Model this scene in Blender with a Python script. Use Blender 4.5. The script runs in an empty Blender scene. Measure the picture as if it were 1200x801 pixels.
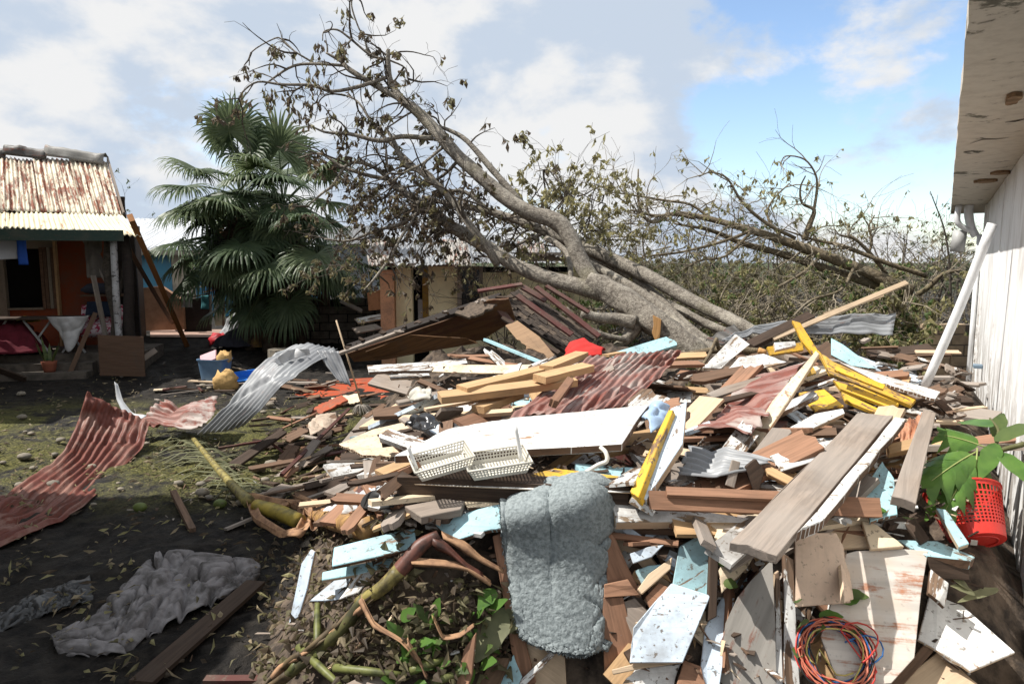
import bpy, bmesh, math, random
import numpy as np
from mathutils import Vector, Matrix, noise as mnoise

# ------------------------------------------------------------------ camera
RND = random.Random(7)
C = bpy.context.scene.collection
SC = bpy.context.scene
CAM_H, FPX, HOR = 2.15, 800.0, 307.0
PITCH = math.atan((400.5 - HOR) / FPX)
cam_data = bpy.data.cameras.new('camera')
cam_data.sensor_width = 36.0
cam_data.lens = 24.0
cam_data.clip_start = 0.05
cam_data.clip_end = 3000
cam = bpy.data.objects.new('camera', cam_data)
C.objects.link(cam)
cam.location = (0, 0, CAM_H)
cam.rotation_euler = (math.pi / 2 - PITCH, 0, 0)
SC.camera = cam

# ------------------------------------------------------------------ light
SUN_HEAD = math.radians(-89)      # compass heading seen from the camera, 0 = straight ahead, minus = left
SUN_EL = math.radians(55)
sun_vec = Vector((math.sin(SUN_HEAD) * math.cos(SUN_EL), math.cos(SUN_HEAD) * math.cos(SUN_EL), math.sin(SUN_EL)))
sd = bpy.data.lights.new('sun', 'SUN')
sd.energy = 5.0
sd.angle = math.radians(0.53)
sd.color = (1.0, 0.955, 0.89)
sun = bpy.data.objects.new('sun', sd)
C.objects.link(sun)
sun.location = (-10, -4, 20)
sun.rotation_euler = (-sun_vec).to_track_quat('-Z', 'Y').to_euler()

SC.view_settings.view_transform = 'Standard'
SC.view_settings.look = 'None'
SC.view_settings.gamma = 1.0
SC.view_settings.use_curve_mapping = False
SC.view_settings.exposure = 0.55

world = bpy.data.worlds.new('World')
SC.world = world
world.use_nodes = True


# ------------------------------------------------------------------ node helper
class G:
    def __init__(self, tree):
        self.t = tree

    def n(self, typ, ins=None, **attrs):
        nd = self.t.nodes.new(typ)
        for k, v in attrs.items():
            setattr(nd, k, v)
        for k, v in (ins or {}).items():
            s = nd.inputs[k]
            if isinstance(v, bpy.types.NodeSocket):
                self.t.links.new(v, s)
            else:
                s.default_value = v
        return nd

    def noise(self, vec, scale, detail=5, rough=0.55, dist=0.0):
        return self.n('ShaderNodeTexNoise', {'Vector': vec, 'Scale': scale, 'Detail': detail, 'Roughness': rough, 'Distortion': dist}).outputs['Fac']

    def map(self, vec, scale=(1, 1, 1), loc=(0, 0, 0), rot=(0, 0, 0)):
        return self.n('ShaderNodeMapping', {'Vector': vec, 'Scale': scale, 'Location': loc, 'Rotation': rot}).outputs[0]

    def step(self, v, a, b, lo=0.0, hi=1.0):
        return self.n('ShaderNodeMapRange', {'Value': v, 'From Min': a, 'From Max': b, 'To Min': lo, 'To Max': hi}, interpolation_type='SMOOTHSTEP').outputs[0]

    def mix(self, f, a, b, mode='MIX'):
        nd = self.t.nodes.new('ShaderNodeMix')
        nd.data_type = 'RGBA'
        nd.blend_type = mode
        nd.clamp_factor = True
        for i, v in ((0, f), (6, a), (7, b)):
            s = nd.inputs[i]
            if isinstance(v, bpy.types.NodeSocket):
                self.t.links.new(v, s)
            else:
                s.default_value = (v if i == 0 else (v[0], v[1], v[2], 1.0))
        return nd.outputs[2]

    def math(self, op, a, b=0.0):
        nd = self.t.nodes.new('ShaderNodeMath')
        nd.operation = op
        for i, v in ((0, a), (1, b)):
            if isinstance(v, bpy.types.NodeSocket):
                self.t.links.new(v, nd.inputs[i])
            else:
                nd.inputs[i].default_value = v
        return nd.outputs[0]


# ------------------------------------------------------------------ sky
wt = world.node_tree
wt.nodes.clear()
g = G(wt)
tc = g.n('ShaderNodeTexCoord').outputs['Generated']
sky = g.n('ShaderNodeTexSky', sky_type='NISHITA', sun_disc=False, sun_elevation=SUN_EL, sun_rotation=SUN_HEAD, air_density=1.0, dust_density=0.6, ozone_density=1.5)
sep = g.n('ShaderNodeSeparateXYZ', {0: tc})
zz = g.math('ADD', g.math('MAXIMUM', sep.outputs[2], 0.0), 0.30)
pv = g.n('ShaderNodeCombineXYZ', {0: g.math('DIVIDE', sep.outputs[0], zz), 1: g.math('DIVIDE', sep.outputs[1], zz), 2: 0.0}).outputs[0]
dv = g.map(tc, (1.0, 1.0, 1.75))
big = g.noise(g.map(dv, (1, 1, 1), (4.1, 0.35, 1.35)), 2.9, 9, 0.5, 0.08)
fine = g.noise(g.map(dv, (1, 1, 1), (1.7, 5.0, 3.0)), 7.5, 9, 0.6, 0.1)
hole = g.n('ShaderNodeVectorMath', {0: tc, 1: Vector((0.47, 0.84, 0.27)).normalized()}, operation='DOT_PRODUCT').outputs['Value']
holef = g.step(hole, 0.950, 0.984)
dens = g.math('SUBTRACT', g.math('ADD', g.math('MULTIPLY', big, 0.7), g.math('MULTIPLY', fine, 0.4)), g.math('MULTIPLY', holef, 0.225))
cover = g.step(dens, 0.385, 0.485)
shade = g.noise(g.map(dv, (1, 1, 1), (8.2, 2.4, 0.0)), 4.2, 9, 0.55, 0.12)
ccol = g.mix(g.step(shade, 0.42, 0.55), (0.66, 0.76, 0.90), (0.99, 0.995, 1.0))
blue = g.n('ShaderNodeBackground', {'Color': sky.outputs[0], 'Strength': 0.15})
cloud = g.n('ShaderNodeBackground', {'Color': ccol, 'Strength': 0.61})
ms = g.n('ShaderNodeMixShader', {0: cover, 1: blue.outputs[0], 2: cloud.outputs[0]})
g.n('ShaderNodeOutputWorld', {0: ms.outputs[0]})


# ------------------------------------------------------------------ pixel -> place
RIGHT = Vector((1, 0, 0))
FWD = Vector((0, math.cos(PITCH), -math.sin(PITCH)))
UPV = Vector((0, math.sin(PITCH), math.cos(PITCH)))
EYE = Vector((0, 0, CAM_H))


def ray(px, py):
    return FWD + RIGHT * ((px - 600.0) / FPX) + UPV * ((400.5 - py) / FPX)


def D(px, py, d):
    r = ray(px, py)
    return EYE + r * (d / r.y)


def Zp(px, py, z):
    r = ray(px, py)
    return EYE + r * ((z - CAM_H) / r.z)


def sm(a, b, x):
    t = min(1.0, max(0.0, (x - a) / (b - a)))
    return t * t * (3 - 2 * t)


def ground_z(x, y):
    return 0.42 * sm(11.5, 18, y)


def pile_h(x, y):
    e = -1.45 - 0.10 * (y - 4)
    h = (1.08 + 0.24 * sm(5.2, 7.6, y)) * sm(e - 0.15, e + 1.0, x) * sm(2.15 + 0.5 * math.exp(-((x - 0.2) / 0.42) ** 2), 3.35, y) * (1 - 0.75 * sm(8.4, 10.4, y))
    h *= 1 - 0.45 * sm(0.55, 0.0, (x * -0.843 + y * 0.537) + 0.27 + 0.35)
    h *= 1 - 0.62 * sm(4.1, 5.2, x) * sm(6.4, 7.8, y)
    return h


def S(px, py, up=0.0):
    """where the line of sight through a pixel meets the top of the rubble"""
    r = ray(px, py)
    t = 1.4
    while t < 60:
        p = EYE + r * t
        if p.z <= max(pile_h(p.x, p.y) + up, ground_z(p.x, p.y) + min(up, 0.25)):
            return p
        t += 0.01
    return p


def plane_hit(px, py, p0, n):
    r = ray(px, py)
    return EYE + r * ((p0 - EYE).dot(n) / r.dot(n))


# ------------------------------------------------------------------ object helpers
def tag(o, label=None, cat=None, group=None, kind=None):
    if label:
        o['label'] = label
    if cat:
        o['category'] = cat
    if group:
        o['group'] = group
    if kind:
        o['kind'] = kind
    return o


def link(o, parent=None):
    C.objects.link(o)
    if parent is not None:
        o.parent = parent
        o.matrix_parent_inverse = parent.matrix_world.inverted()
    return o


def empty(name, loc, label, cat, group=None):
    o = bpy.data.objects.new(name, None)
    o.empty_display_size = 0.1
    C.objects.link(o)
    o.matrix_world = Matrix.Translation(loc)
    return tag(o, label, cat, group)


def mesh(name, vs, fs, m, parent=None, M=None, smooth=False, uv=None, midx=None):
    """vs in world space unless M (their own frame) is given"""
    me = bpy.data.meshes.new(name)
    if M is None:
        arr = np.array([tuple(v) for v in vs], dtype=np.float64)
        c = (arr.min(0) + arr.max(0)) / 2
        c[2] = arr[:, 2].min()
        M = Matrix.Translation(Vector(c))
        vs = (arr - c).tolist()
    me.from_pydata([tuple(v) for v in vs], [], fs)
    for mm in (m if isinstance(m, (list, tuple)) else [m]):
        me.materials.append(mm)
    if midx is not None:
        me.polygons.foreach_set('material_index', midx)
    if smooth:
        me.polygons.foreach_set('use_smooth', [True] * len(me.polygons))
    if uv is not None:
        ul = me.uv_layers.new(name='uv')
        li = np.empty(len(me.loops), dtype=np.int32)
        me.loops.foreach_get('vertex_index', li)
        ul.data.foreach_set('uv', np.array(uv, dtype=np.float32)[li].ravel())
    me.update()
    o = bpy.data.objects.new(name, me)
    C.objects.link(o)
    o.matrix_world = M
    if parent is not None:
        o.parent = parent
        o.matrix_parent_inverse = parent.matrix_world.inverted()
    return o


def frame(origin, x, z):
    z = z.normalized()
    x = (x - z * x.dot(z)).normalized()
    y = z.cross(x)
    return Matrix(((x.x, y.x, z.x, origin.x), (x.y, y.y, z.y, origin.y), (x.z, y.z, z.z, origin.z), (0, 0, 0, 1)))


def bevel_mesh(me, off):
    bm = bmesh.new()
    bm.from_mesh(me)
    bmesh.ops.bevel(bm, geom=list(bm.edges), offset=off, segments=1, affect='EDGES', clamp_overlap=True)
    bm.to_mesh(me)
    bm.free()


def prism(name, pts, t, n, m, grain=0, parent=None, jag=None, wob=0.004, seed=0, bev=0.003, m2=None):
    """a flat board with any outline: pts (world, on one plane) is its upper face, t its thickness"""
    r = random.Random(seed * 7919 + len(pts))
    n = n.normalized()
    k = len(pts)
    org = sum(pts, Vector()) / k
    x = pts[(grain + 1) % k] - pts[grain]
    M = frame(org, x, n)
    Mi = M.inverted()
    loc = [Mi @ p for p in pts]
    area = sum(loc[i].x * loc[(i + 1) % k].y - loc[(i + 1) % k].x * loc[i].y for i in range(k))
    jag = dict(jag or {})
    if area < 0:
        loc.reverse()
        jag = {(k - 2 - i) % k: a for i, a in jag.items()}
    out = []
    for i in range(k):
        a, b = loc[i], loc[(i + 1) % k]
        L = (b - a).length
        e = (b - a) / max(L, 1e-6)
        s = Vector((e.y, -e.x, 0))
        amp = jag.get(i, wob)
        st = max(1, int(L / (0.03 if i in jag else 0.22)))
        st = min(st, 30)
        out.append(Vector((a.x, a.y, 0)))
        for q in range(1, st):
            f = (q + r.uniform(-.25, .25)) / st
            p = a.lerp(b, f) + s * r.uniform(-amp, amp * 0.5)
            out.append(Vector((p.x, p.y, 0)))
    nn = len(out)
    w = [r.uniform(-1, 1) * min(0.004, t * .2) for _ in range(nn)]
    vs = [(p.x, p.y, w[i]) for i, p in enumerate(out)] + [(p.x, p.y, w[i] - t) for i, p in enumerate(out)]
    fs = [tuple(range(nn)), tuple(range(2 * nn - 1, nn - 1, -1))]
    fs += [(i, i + nn, (i + 1) % nn + nn, (i + 1) % nn) for i in range(nn)]
    mi = None
    ms_ = m
    if m2 is not None:
        ms_ = [m, m2]
        mi = [0, 1] + [1] * nn
    o = mesh(name, vs, fs, ms_, parent, M, midx=mi)
    if bev and t > 0.008:
        bevel_mesh(o.data, min(bev, t * 0.2))
    return o


def nrm(tilt, head):
    """unit normal leaning 'tilt' degrees away from straight up towards compass 'head' (0 ahead, 180 to the camera, -90 left)"""
    a, h = math.radians(tilt), math.radians(head)
    return Vector((math.sin(a) * math.sin(h), math.sin(a) * math.cos(h), math.cos(a)))


_seed = [0]


def board(name, label, px, m, t=0.025, up=0.06, n=(0, 0), z=None, d=None, grain=0, cat='board', group=None, jag=None, parent=None, at=None, m2=None):
    """a flat thing whose outline is read off the photograph and laid on the rubble with the given tilt"""
    _seed[0] += 1
    n = nrm(*n) if len(n) == 2 else Vector(n).normalized()
    cx = sum(p[0] for p in px) / len(px) if at is None else at[0]
    cy = sum(p[1] for p in px) / len(px) if at is None else at[1]
    p0 = D(cx, cy, d) if d is not None else Zp(cx, cy, z) if z is not None else S(cx, cy, up)
    pts = [plane_hit(x, y, p0, n) for x, y in px]
    if n.dot(EYE - p0) < 0:
        n = -n
    if jag is None and t > .012 and len(pts) > 3:
        ls = sorted(range(len(pts)), key=lambda i: (pts[(i + 1) % len(pts)] - pts[i]).length)
        jag = {i: RND.choice((.0015, .003, .004)) for i in ls[:2]}
    if m2 is None and m.name in EDGE:
        m2 = W_BROWN if _seed[0] % 3 else W_PLY
    o = prism(name, pts, t, n, m, grain, parent, jag, wob=0.006, seed=_seed[0], m2=m2)
    if parent is None:
        tag(o, label, cat, group)
    return o


def beam(name, label, A, B, w, t, m, roll=0.0, cat='plank', group=None, parent=None, bow=0.0, jag=(0.0, 0.0), upv=None, seg=5):
    """a sawn timber from A to B (its centre line): w wide, t thick"""
    _seed[0] += 1
    r = random.Random(_seed[0] * 31)
    ax = B - A
    L = ax.length
    up = Vector(upv) if upv is not None else Vector((0, 0, 1))
    if abs(ax.normalized().dot(up)) > 0.97:
        up = Vector((0, -1, 0))
    M = frame((A + B) / 2, ax, up - ax.normalized() * up.dot(ax.normalized()))
    M = M @ Matrix.Rotation(math.radians(roll), 4, 'X')
    vs, fs = [], []
    rows = [-.5 + i / seg for i in range(seg + 1)]
    tw = r.uniform(-.03, .03)
    ncol = 4 if max(jag) > 0 else 1
    cols = [-.5 + j / ncol for j in range(ncol + 1)]
    ends0 = [r.uniform(0, jag[0]) for _ in cols]
    ends1 = [r.uniform(0, jag[1]) for _ in cols]
    for i, f in enumerate(rows):
        b = bow * (1 - 4 * f * f) + r.uniform(-.15, .15) * t * .3
        ang = tw * f
        for sgn in (1, -1):
            for j, c in enumerate(cols):
                x = f * L
                if i == 0:
                    x += ends0[j]
                if i == seg:
                    x -= ends1[j]
                y, z = c * w, sgn * t / 2
                vs.append((x, y * math.cos(ang) - z * math.sin(ang), b + y * math.sin(ang) + z * math.cos(ang)))
    q = ncol + 1
    R = 2 * q
    for i in range(seg):
        a, b = i * R, (i + 1) * R
        for j in range(ncol):
            fs.append((a + j, b + j, b + j + 1, a + j + 1))
            fs.append((a + q + j + 1, b + q + j + 1, b + q + j, a + q + j))
        fs.append((a, a + q, b + q, b))
        fs.append((a + ncol, b + ncol, b + q + ncol, a + q + ncol))
    for base, rev in ((0, 0), (seg * R, 1)):
        for j in range(ncol):
            f = (base + j, base + j + 1, base + q + j + 1, base + q + j)
            fs.append(f if not rev else f[::-1])
    o = mesh(name, vs, fs, m, parent, M)
    if parent is None:
        tag(o, label, cat, group)
    return o


def catmull(pts, k):
    P = [Vector(p) for p in pts]
    if len(P) == 2:
        return [P[0].lerp(P[1], i / k) for i in range(k + 1)]
    P = [P[0] * 2 - P[1]] + P + [P[-1] * 2 - P[-2]]
    out = []
    for i in range(1, len(P) - 2):
        a, b, c, d = P[i - 1], P[i], P[i + 1], P[i + 2]
        for q in range(k):
            t = q / k
            out.append(0.5 * ((2 * b) + (c - a) * t + (2 * a - 5 * b + 4 * c - d) * t * t + (3 * b - a - 3 * c + d) * t ** 3))
    out.append(P[-2].copy())
    return out


def interp(vals, k):
    out = []
    for i in range(len(vals) - 1):
        out += [vals[i] + (vals[i + 1] - vals[i]) * q / k for q in range(k)]
    return out + [vals[-1]]


class Tubes:
    """collects round tapering lengths (limbs, stalks, wires) that belong to one thing"""
    def __init__(self):
        self.v, self.f = [], []

    def add(self, pts, radii, k=4, sides=7, rough=0.0, cap=True):
        if isinstance(radii, (int, float)):
            radii = [radii] * len(pts)
        P = catmull(pts, k) if k > 1 else [Vector(p) for p in pts]
        Rr = interp(list(radii), k) if k > 1 else list(radii)
        n = len(P)
        base = len(self.v)
        ref = Vector((0.13, 0.31, 0.94))
        for i in range(n):
            tg = (P[min(i + 1, n - 1)] - P[max(i - 1, 0)])
            if tg.length < 1e-7:
                tg = Vector((0, 0, 1))
            tg.normalize()
            u = ref - tg * ref.dot(tg)
            if u.length < 0.05:
                u = Vector((1, 0, 0)) - tg * tg.x
            u.normalize()
            ref = u
            w = tg.cross(u)
            for s in range(sides):
                a = 2 * math.pi * s / sides
                rr = Rr[i]
                if rough:
                    rr *= 1 + rough * mnoise.noise(P[i] * 5 + Vector((s * 1.7, 0, 0)))
                self.v.append(P[i] + (u * math.cos(a) + w * math.sin(a)) * rr)
        for i in range(n - 1):
            a, b = base + i * sides, base + (i + 1) * sides
            for s in range(sides):
                s2 = (s + 1) % sides
                self.f.append((a + s, a + s2, b + s2, b + s))
        if cap:
            self.f.append(tuple(base + s for s in range(sides))[::-1])
            self.f.append(tuple(base + (n - 1) * sides + s for s in range(sides)))
        return P

    def build(self, name, m, parent=None, smooth=True):
        return mesh(name, self.v, self.f, m, parent, smooth=smooth)


def boxm(name, sx, sy, sz, M, m, parent=None, bev=0.004):
    """box resting on the frame's origin (centre of its base)"""
    x, y = sx / 2, sy / 2
    vs = [(-x, -y, 0), (x, -y, 0), (x, y, 0), (-x, y, 0), (-x, -y, sz), (x, -y, sz), (x, y, sz), (-x, y, sz)]
    fs = [(3, 2, 1, 0), (4, 5, 6, 7), (0, 1, 5, 4), (1, 2, 6, 5), (2, 3, 7, 6), (3, 0, 4, 7)]
    o = mesh(name, vs, fs, m, parent, M)
    if bev:
        bevel_mesh(o.data, bev)
    return o


def patch_linear(rows, nu, nv):
    def lin(P, k):
        out = []
        for i in range(len(P) - 1):
            out += [P[i].lerp(P[i + 1], q / k) for q in range(k)]
        return out + [P[-1].copy()]
    across = [catmull(r, max(1, nv // (len(r) - 1))) for r in rows]
    cols = [lin([across[i][j] for i in range(len(rows))], max(1, nu // (len(rows) - 1))) for j in range(len(across[0]))]
    return [[cols[j][i] for j in range(len(cols))] for i in range(len(cols[0]))]


def patch(rows, nu, nv):
    """smooth surface through a grid of control points: rows run along the sheet (u), entries across it (v)"""
    cols = []
    across = [catmull(r, max(1, nv // (len(r) - 1))) for r in rows]
    m = len(across[0])
    for j in range(m):
        cols.append(catmull([across[i][j] for i in range(len(rows))], max(1, nu // (len(rows) - 1))))
    return [[cols[j][i] for j in range(m)] for i in range(len(cols[0]))]


def sheet(name, label, rows, m, waves=10, amp=0.012, nu=24, th=0.0025, crumple=0.012, parent=None, cat='metal sheet', group=None, ragged=0.0, kink=0.6, per=8):
    """corrugated iron: ribs run along u (from the first row of points to the last)"""
    _seed[0] += 1
    sd_ = _seed[0] * 3.7
    nv = int(waves * per)
    gr = patch(rows, nu, nv)
    gl = patch_linear(rows, nu, nv)
    gr = [[a.lerp(b, kink) for a, b in zip(x, y)] for x, y in zip(gr, gl)]
    U, V = len(gr), len(gr[0])
    vs, uv = [], []
    L = sum((gr[i + 1][V // 2] - gr[i][V // 2]).length for i in range(U - 1))
    W = sum((gr[U // 2][j + 1] - gr[U // 2][j]).length for j in range(V - 1))
    for i in range(U):
        for j in range(V):
            a = gr[min(i + 1, U - 1)][j] - gr[max(i - 1, 0)][j]
            b = gr[i][min(j + 1, V - 1)] - gr[i][max(j - 1, 0)]
            n = a.cross(b)
            n = n.normalized() if n.length > 1e-9 else Vector((0, 0, 1))
            p = gr[i][j].copy()
            ph = 2 * math.pi * waves * (j / (V - 1))
            q = Vector((i / (U - 1) * L * 2.2 + sd_, j / (V - 1) * W * 2.2, sd_))
            flat = 1.0 - 0.55 * sm(0.05, 0.45, mnoise.noise(q * 0.9))
            cr = abs(mnoise.noise(Vector((q.x * .8 + q.y * .45, q.y * .5 - q.x * .2, sd_))))
            p += n * (amp * flat * math.sin(ph) + crumple * mnoise.noise(q) + crumple * 0.5 * mnoise.noise(q * 3.1) - crumple * 2.2 * max(0, .16 - cr) / .16 * .6)
            if ragged and i in (0, U - 1):
                p += a.normalized() * (ragged * mnoise.noise(Vector((j * 0.21, sd_, i * 3.0)))) * (1 if i else -1)
            vs.append(p)
            uv.append((i / (U - 1) * L, j / (V - 1) * W))
    fs = [(i * V + j, i * V + j + 1, (i + 1) * V + j + 1, (i + 1) * V + j) for i in range(U - 1) for j in range(V - 1)]
    o = mesh(name, vs, fs, m, parent, smooth=True, uv=uv)
    md = o.modifiers.new('thickness', 'SOLIDIFY')
    md.thickness = th
    md.offset = 0
    if parent is None:
        tag(o, label, cat, group)
    return o


def blob(name, m, pts_rows, parent=None, closed=True, sub=1, folds=0.0, fs_scale=6.0, seed=1):
    """cloth-like or swollen thing from rings of points"""
    vs, fs = [], []
    k = len(pts_rows[0])
    for r in pts_rows:
        vs += [Vector(p) for p in r]
    n = len(pts_rows)
    for i in range(n - 1):
        for j in range(k if closed else k - 1):
            j2 = (j + 1) % k
            fs.append((i * k + j, i * k + j2, (i + 1) * k + j2, (i + 1) * k + j))
    if closed:
        fs.append(tuple(range(k))[::-1])
        fs.append(tuple((n - 1) * k + j for j in range(k)))
    o = mesh(name, vs, fs, m, parent, smooth=True)
    if sub:
        md = o.modifiers.new('sub', 'SUBSURF')
        md.levels = md.render_levels = sub
    return o


def cloth(name, label, m, center_fn, nu, nv, fold, seed, parent=None, cat='cloth', th=0.006, fscale=5.0, group=None, uvf=None):
    """crumpled cloth: center_fn(u,v) gives the lying surface, folds are added along its normal"""
    gr = [[center_fn(i / (nu - 1), j / (nv - 1)) for j in range(nv)] for i in range(nu)]
    vs = []
    for i in range(nu):
        for j in range(nv):
            a = gr[min(i + 1, nu - 1)][j] - gr[max(i - 1, 0)][j]
            b = gr[i][min(j + 1, nv - 1)] - gr[i][max(j - 1, 0)]
            n = a.cross(b)
            n = n.normalized() if n.length > 1e-9 else Vector((0, 0, 1))
            p = gr[i][j]
            q = Vector((p.x, p.y, p.z)) * fscale + Vector((seed * 3.3, 0, 0))
            w_ = mnoise.noise(q * .35) * 2.4
            h = -.55
            for k_ in range(5):
                a_ = seed * 1.3 + k_ * 1.17
                s_ = q.x * math.cos(a_) + q.y * math.sin(a_) + q.z * .7 * math.cos(a_ * 2.1)
                rid = (1 - abs(math.sin(s_ * (.55 + .27 * k_) + w_ + k_))) ** 2.4
                h += rid * (.95 - .13 * k_) * (0.35 + .65 * sm(-.25, .3, mnoise.noise(q * .4 + Vector((k_ * 5, 1, seed)))))
            if uvf:
                u_, v_ = i / (nu - 1), j / (nv - 1)
                a1 = Vector((u_ * uvf[0], v_ * uvf[1], seed * 1.7))
                a1 += Vector((mnoise.noise(a1 * .6), mnoise.noise(a1 * .6 + Vector((7, 3, 1))), 0)) * 1.1
                h = max(0, 1 - abs(mnoise.noise(a1)) * 3.6) ** 1.3 * .9 + max(0, 1 - abs(mnoise.noise(a1 * 2.3)) * 3.6) ** 1.3 * .35 + .4 * mnoise.noise(a1 * .5)
            vs.append(p + n * fold * h)
    fs = [(i * nv + j, i * nv + j + 1, (i + 1) * nv + j + 1, (i + 1) * nv + j) for i in range(nu - 1) for j in range(nv - 1)]
    o = mesh(name, vs, fs, m, parent, smooth=True)
    md = o.modifiers.new('thickness', 'SOLIDIFY')
    md.thickness = th
    md.offset = 0
    if parent is None:
        tag(o, label, cat, group)
    return o


# ------------------------------------------------------------------ materials
def newmat(name):
    m = bpy.data.materials.new(name)
    m.use_nodes = True
    m.node_tree.nodes.clear()
    return m, G(m.node_tree)


def finish(m, g, col, rough=0.8, bump=None, bs=0.3, bd=0.01, metal=0.0, spec=0.3, trans=None):
    ins = {'Base Color': col if isinstance(col, bpy.types.NodeSocket) else (*col, 1), 'Roughness': rough, 'Metallic': metal, 'Specular IOR Level': spec}
    if bump is not None:
        ins['Normal'] = g.n('ShaderNodeBump', {'Height': bump, 'Strength': bs, 'Distance': bd}).outputs[0]
    b = g.n('ShaderNodeBsdfPrincipled', ins)
    sh = b.outputs[0]
    if trans is not None:
        tr = g.n('ShaderNodeBsdfTranslucent', {'Color': trans if isinstance(trans, bpy.types.NodeSocket) else (*trans, 1)})
        sh = g.n('ShaderNodeMixShader', {0: 0.35, 1: sh, 2: tr.outputs[0]}).outputs[0]
    g.n('ShaderNodeOutputMaterial', {0: sh})
    return m


def objv(g):
    """object coordinates shifted per object so that no two boards share a pattern"""
    co = g.n('ShaderNodeTexCoord').outputs['Object']
    rnd = g.n('ShaderNodeObjectInfo').outputs['Random']
    off = g.n('ShaderNodeCombineXYZ', {0: g.math('MULTIPLY', rnd, 37.0), 1: g.math('MULTIPLY', rnd, 91.0), 2: 0.0}).outputs[0]
    return g.n('ShaderNodeVectorMath', {0: co, 1: off}, operation='ADD').outputs[0], rnd


def dim(c, k):
    return tuple(x * k for x in c)


def wood(name, c, dark=0.45, stain=0.5, var=0.35, greyed=0.0):
    m, g = newmat(name)
    v, rnd = objv(g)
    gr = g.noise(g.map(v, (1.6, 26, 26)), 1.5, 7, 0.62, 0.9)
    fine = g.noise(g.map(v, (4, 130, 130)), 1.0, 3, 0.6)
    col = g.mix(g.step(gr, 0.3, 0.68), dim(c, dark), c)
    col = g.mix(g.math('MULTIPLY', fine, 0.35), col, dim(c, 0.35))
    st = g.noise(v, 3.2, 6, 0.62)
    col = g.mix(g.step(st, 0.5, 0.72, 0, stain), col, (0.075, 0.058, 0.045))
    if greyed:
        col = g.mix(g.step(g.noise(v, 1.7, 4), 0.35, 0.6, 0, greyed), col, (0.30, 0.275, 0.25))
    col = g.mix(g.step(rnd, 0, 1, 0, var), col, dim(c, 0.5))
    return finish(m, g, col, 0.82, g.math('ADD', gr, g.math('MULTIPLY', fine, 0.5)), 0.45, 0.004)


def paint(name, c, under=(0.28, 0.2, 0.13), chip=0.5, dirt=0.45, rough=0.55, dirtc=(0.12, 0.095, 0.072)):
    m, g = newmat(name)
    v, rnd = objv(g)
    gr = g.noise(g.map(v, (1.6, 24, 24)), 1.6, 6, 0.6, 0.8)
    wd = g.mix(g.step(gr, 0.3, 0.7), dim(under, 0.4), under)
    ch = g.math('ADD', g.math('MULTIPLY', g.noise(g.map(v, (1.5, 5, 5)), 2.2, 8, 0.68), 0.75), g.math('MULTIPLY', gr, 0.25))
    ch = g.step(ch, 0.66 - 0.17 * chip, 0.685 - 0.17 * chip)
    pc = g.mix(g.step(g.noise(v, 2.6, 8, 0.68), 0.42, 0.66, 0, dirt), c, dirtc)
    pc = g.mix(g.step(g.noise(v, 34, 4, 0.65), 0.58, 0.66, 0, min(1, dirt * 1.6)), pc, dirtc)
    pc = g.mix(g.math('MULTIPLY', g.step(gr, 0.52, 0.8), 0.25), pc, dirtc)
    col = g.mix(ch, pc, wd)
    h = g.math('SUBTRACT', g.math('MULTIPLY', gr, 0.4), g.math('MULTIPLY', ch, 0.5))
    return finish(m, g, col, rough, h, 0.35, 0.004)


def iron(name, base, rust=(0.20, 0.065, 0.035), rust2=(0.075, 0.03, 0.022), amt=0.5, rough=0.55, metal=0.0, pale=None, use_uv=True):
    m, g = newmat(name)
    co = g.n('ShaderNodeTexCoord').outputs['UV' if use_uv else 'Object']
    rnd = g.n('ShaderNodeObjectInfo').outputs['Random']
    v = g.n('ShaderNodeVectorMath', {0: co, 1: g.n('ShaderNodeCombineXYZ', {0: g.math('MULTIPLY', rnd, 51.0), 1: g.math('MULTIPLY', rnd, 23.0), 2: 0.0}).outputs[0]}, operation='ADD').outputs[0]
    a = g.noise(g.map(v, (0.9, 9.0, 3)), 1.3, 8, 0.68, 0.3)
    b = g.noise(v, 9, 7, 0.7)
    s = g.math('ADD', g.math('MULTIPLY', a, 0.7), g.math('MULTIPLY', b, 0.3))
    lo = 0.62 - 0.26 * amt
    k = g.step(s, lo, lo + 0.09)
    bc = g.mix(g.step(g.noise(g.map(v, (0.8, 14, 3)), 1.4, 5), 0.4, 0.7, 0, 0.5), base, dim(base, 0.45))
    if pale:
        bc = g.mix(g.step(g.noise(v, 2.4, 5), 0.45, 0.62), bc, pale)
    rc = g.mix(g.step(b, 0.35, 0.65), rust2, rust)
    col = g.mix(k, bc, rc)
    col = g.mix(g.step(g.noise(v, 40, 3), 0.6, 0.75, 0, 0.3), col, (0.05, 0.035, 0.03))
    ro = g.math('ADD', rough, g.math('MULTIPLY', k, 0.3))
    return finish(m, g, col, ro, g.math('ADD', b, k), 0.2, 0.004, metal=metal)


def plain(name, c, rough=0.6, mott=0.3, scale=6.0, c2=None, bs=0.2, spec=0.3, trans=None, metal=0.0, bd=0.006):
    m, g = newmat(name)
    v, rnd = objv(g)
    nz = g.noise(v, scale, 7, 0.62)
    col = g.mix(g.step(nz, 0.35, 0.7, 0, mott if c2 is None else 1.0), c, c2 or dim(c, 0.4))
    return finish(m, g, col, rough, nz, bs, bd, spec=spec, trans=trans, metal=metal)


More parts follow.
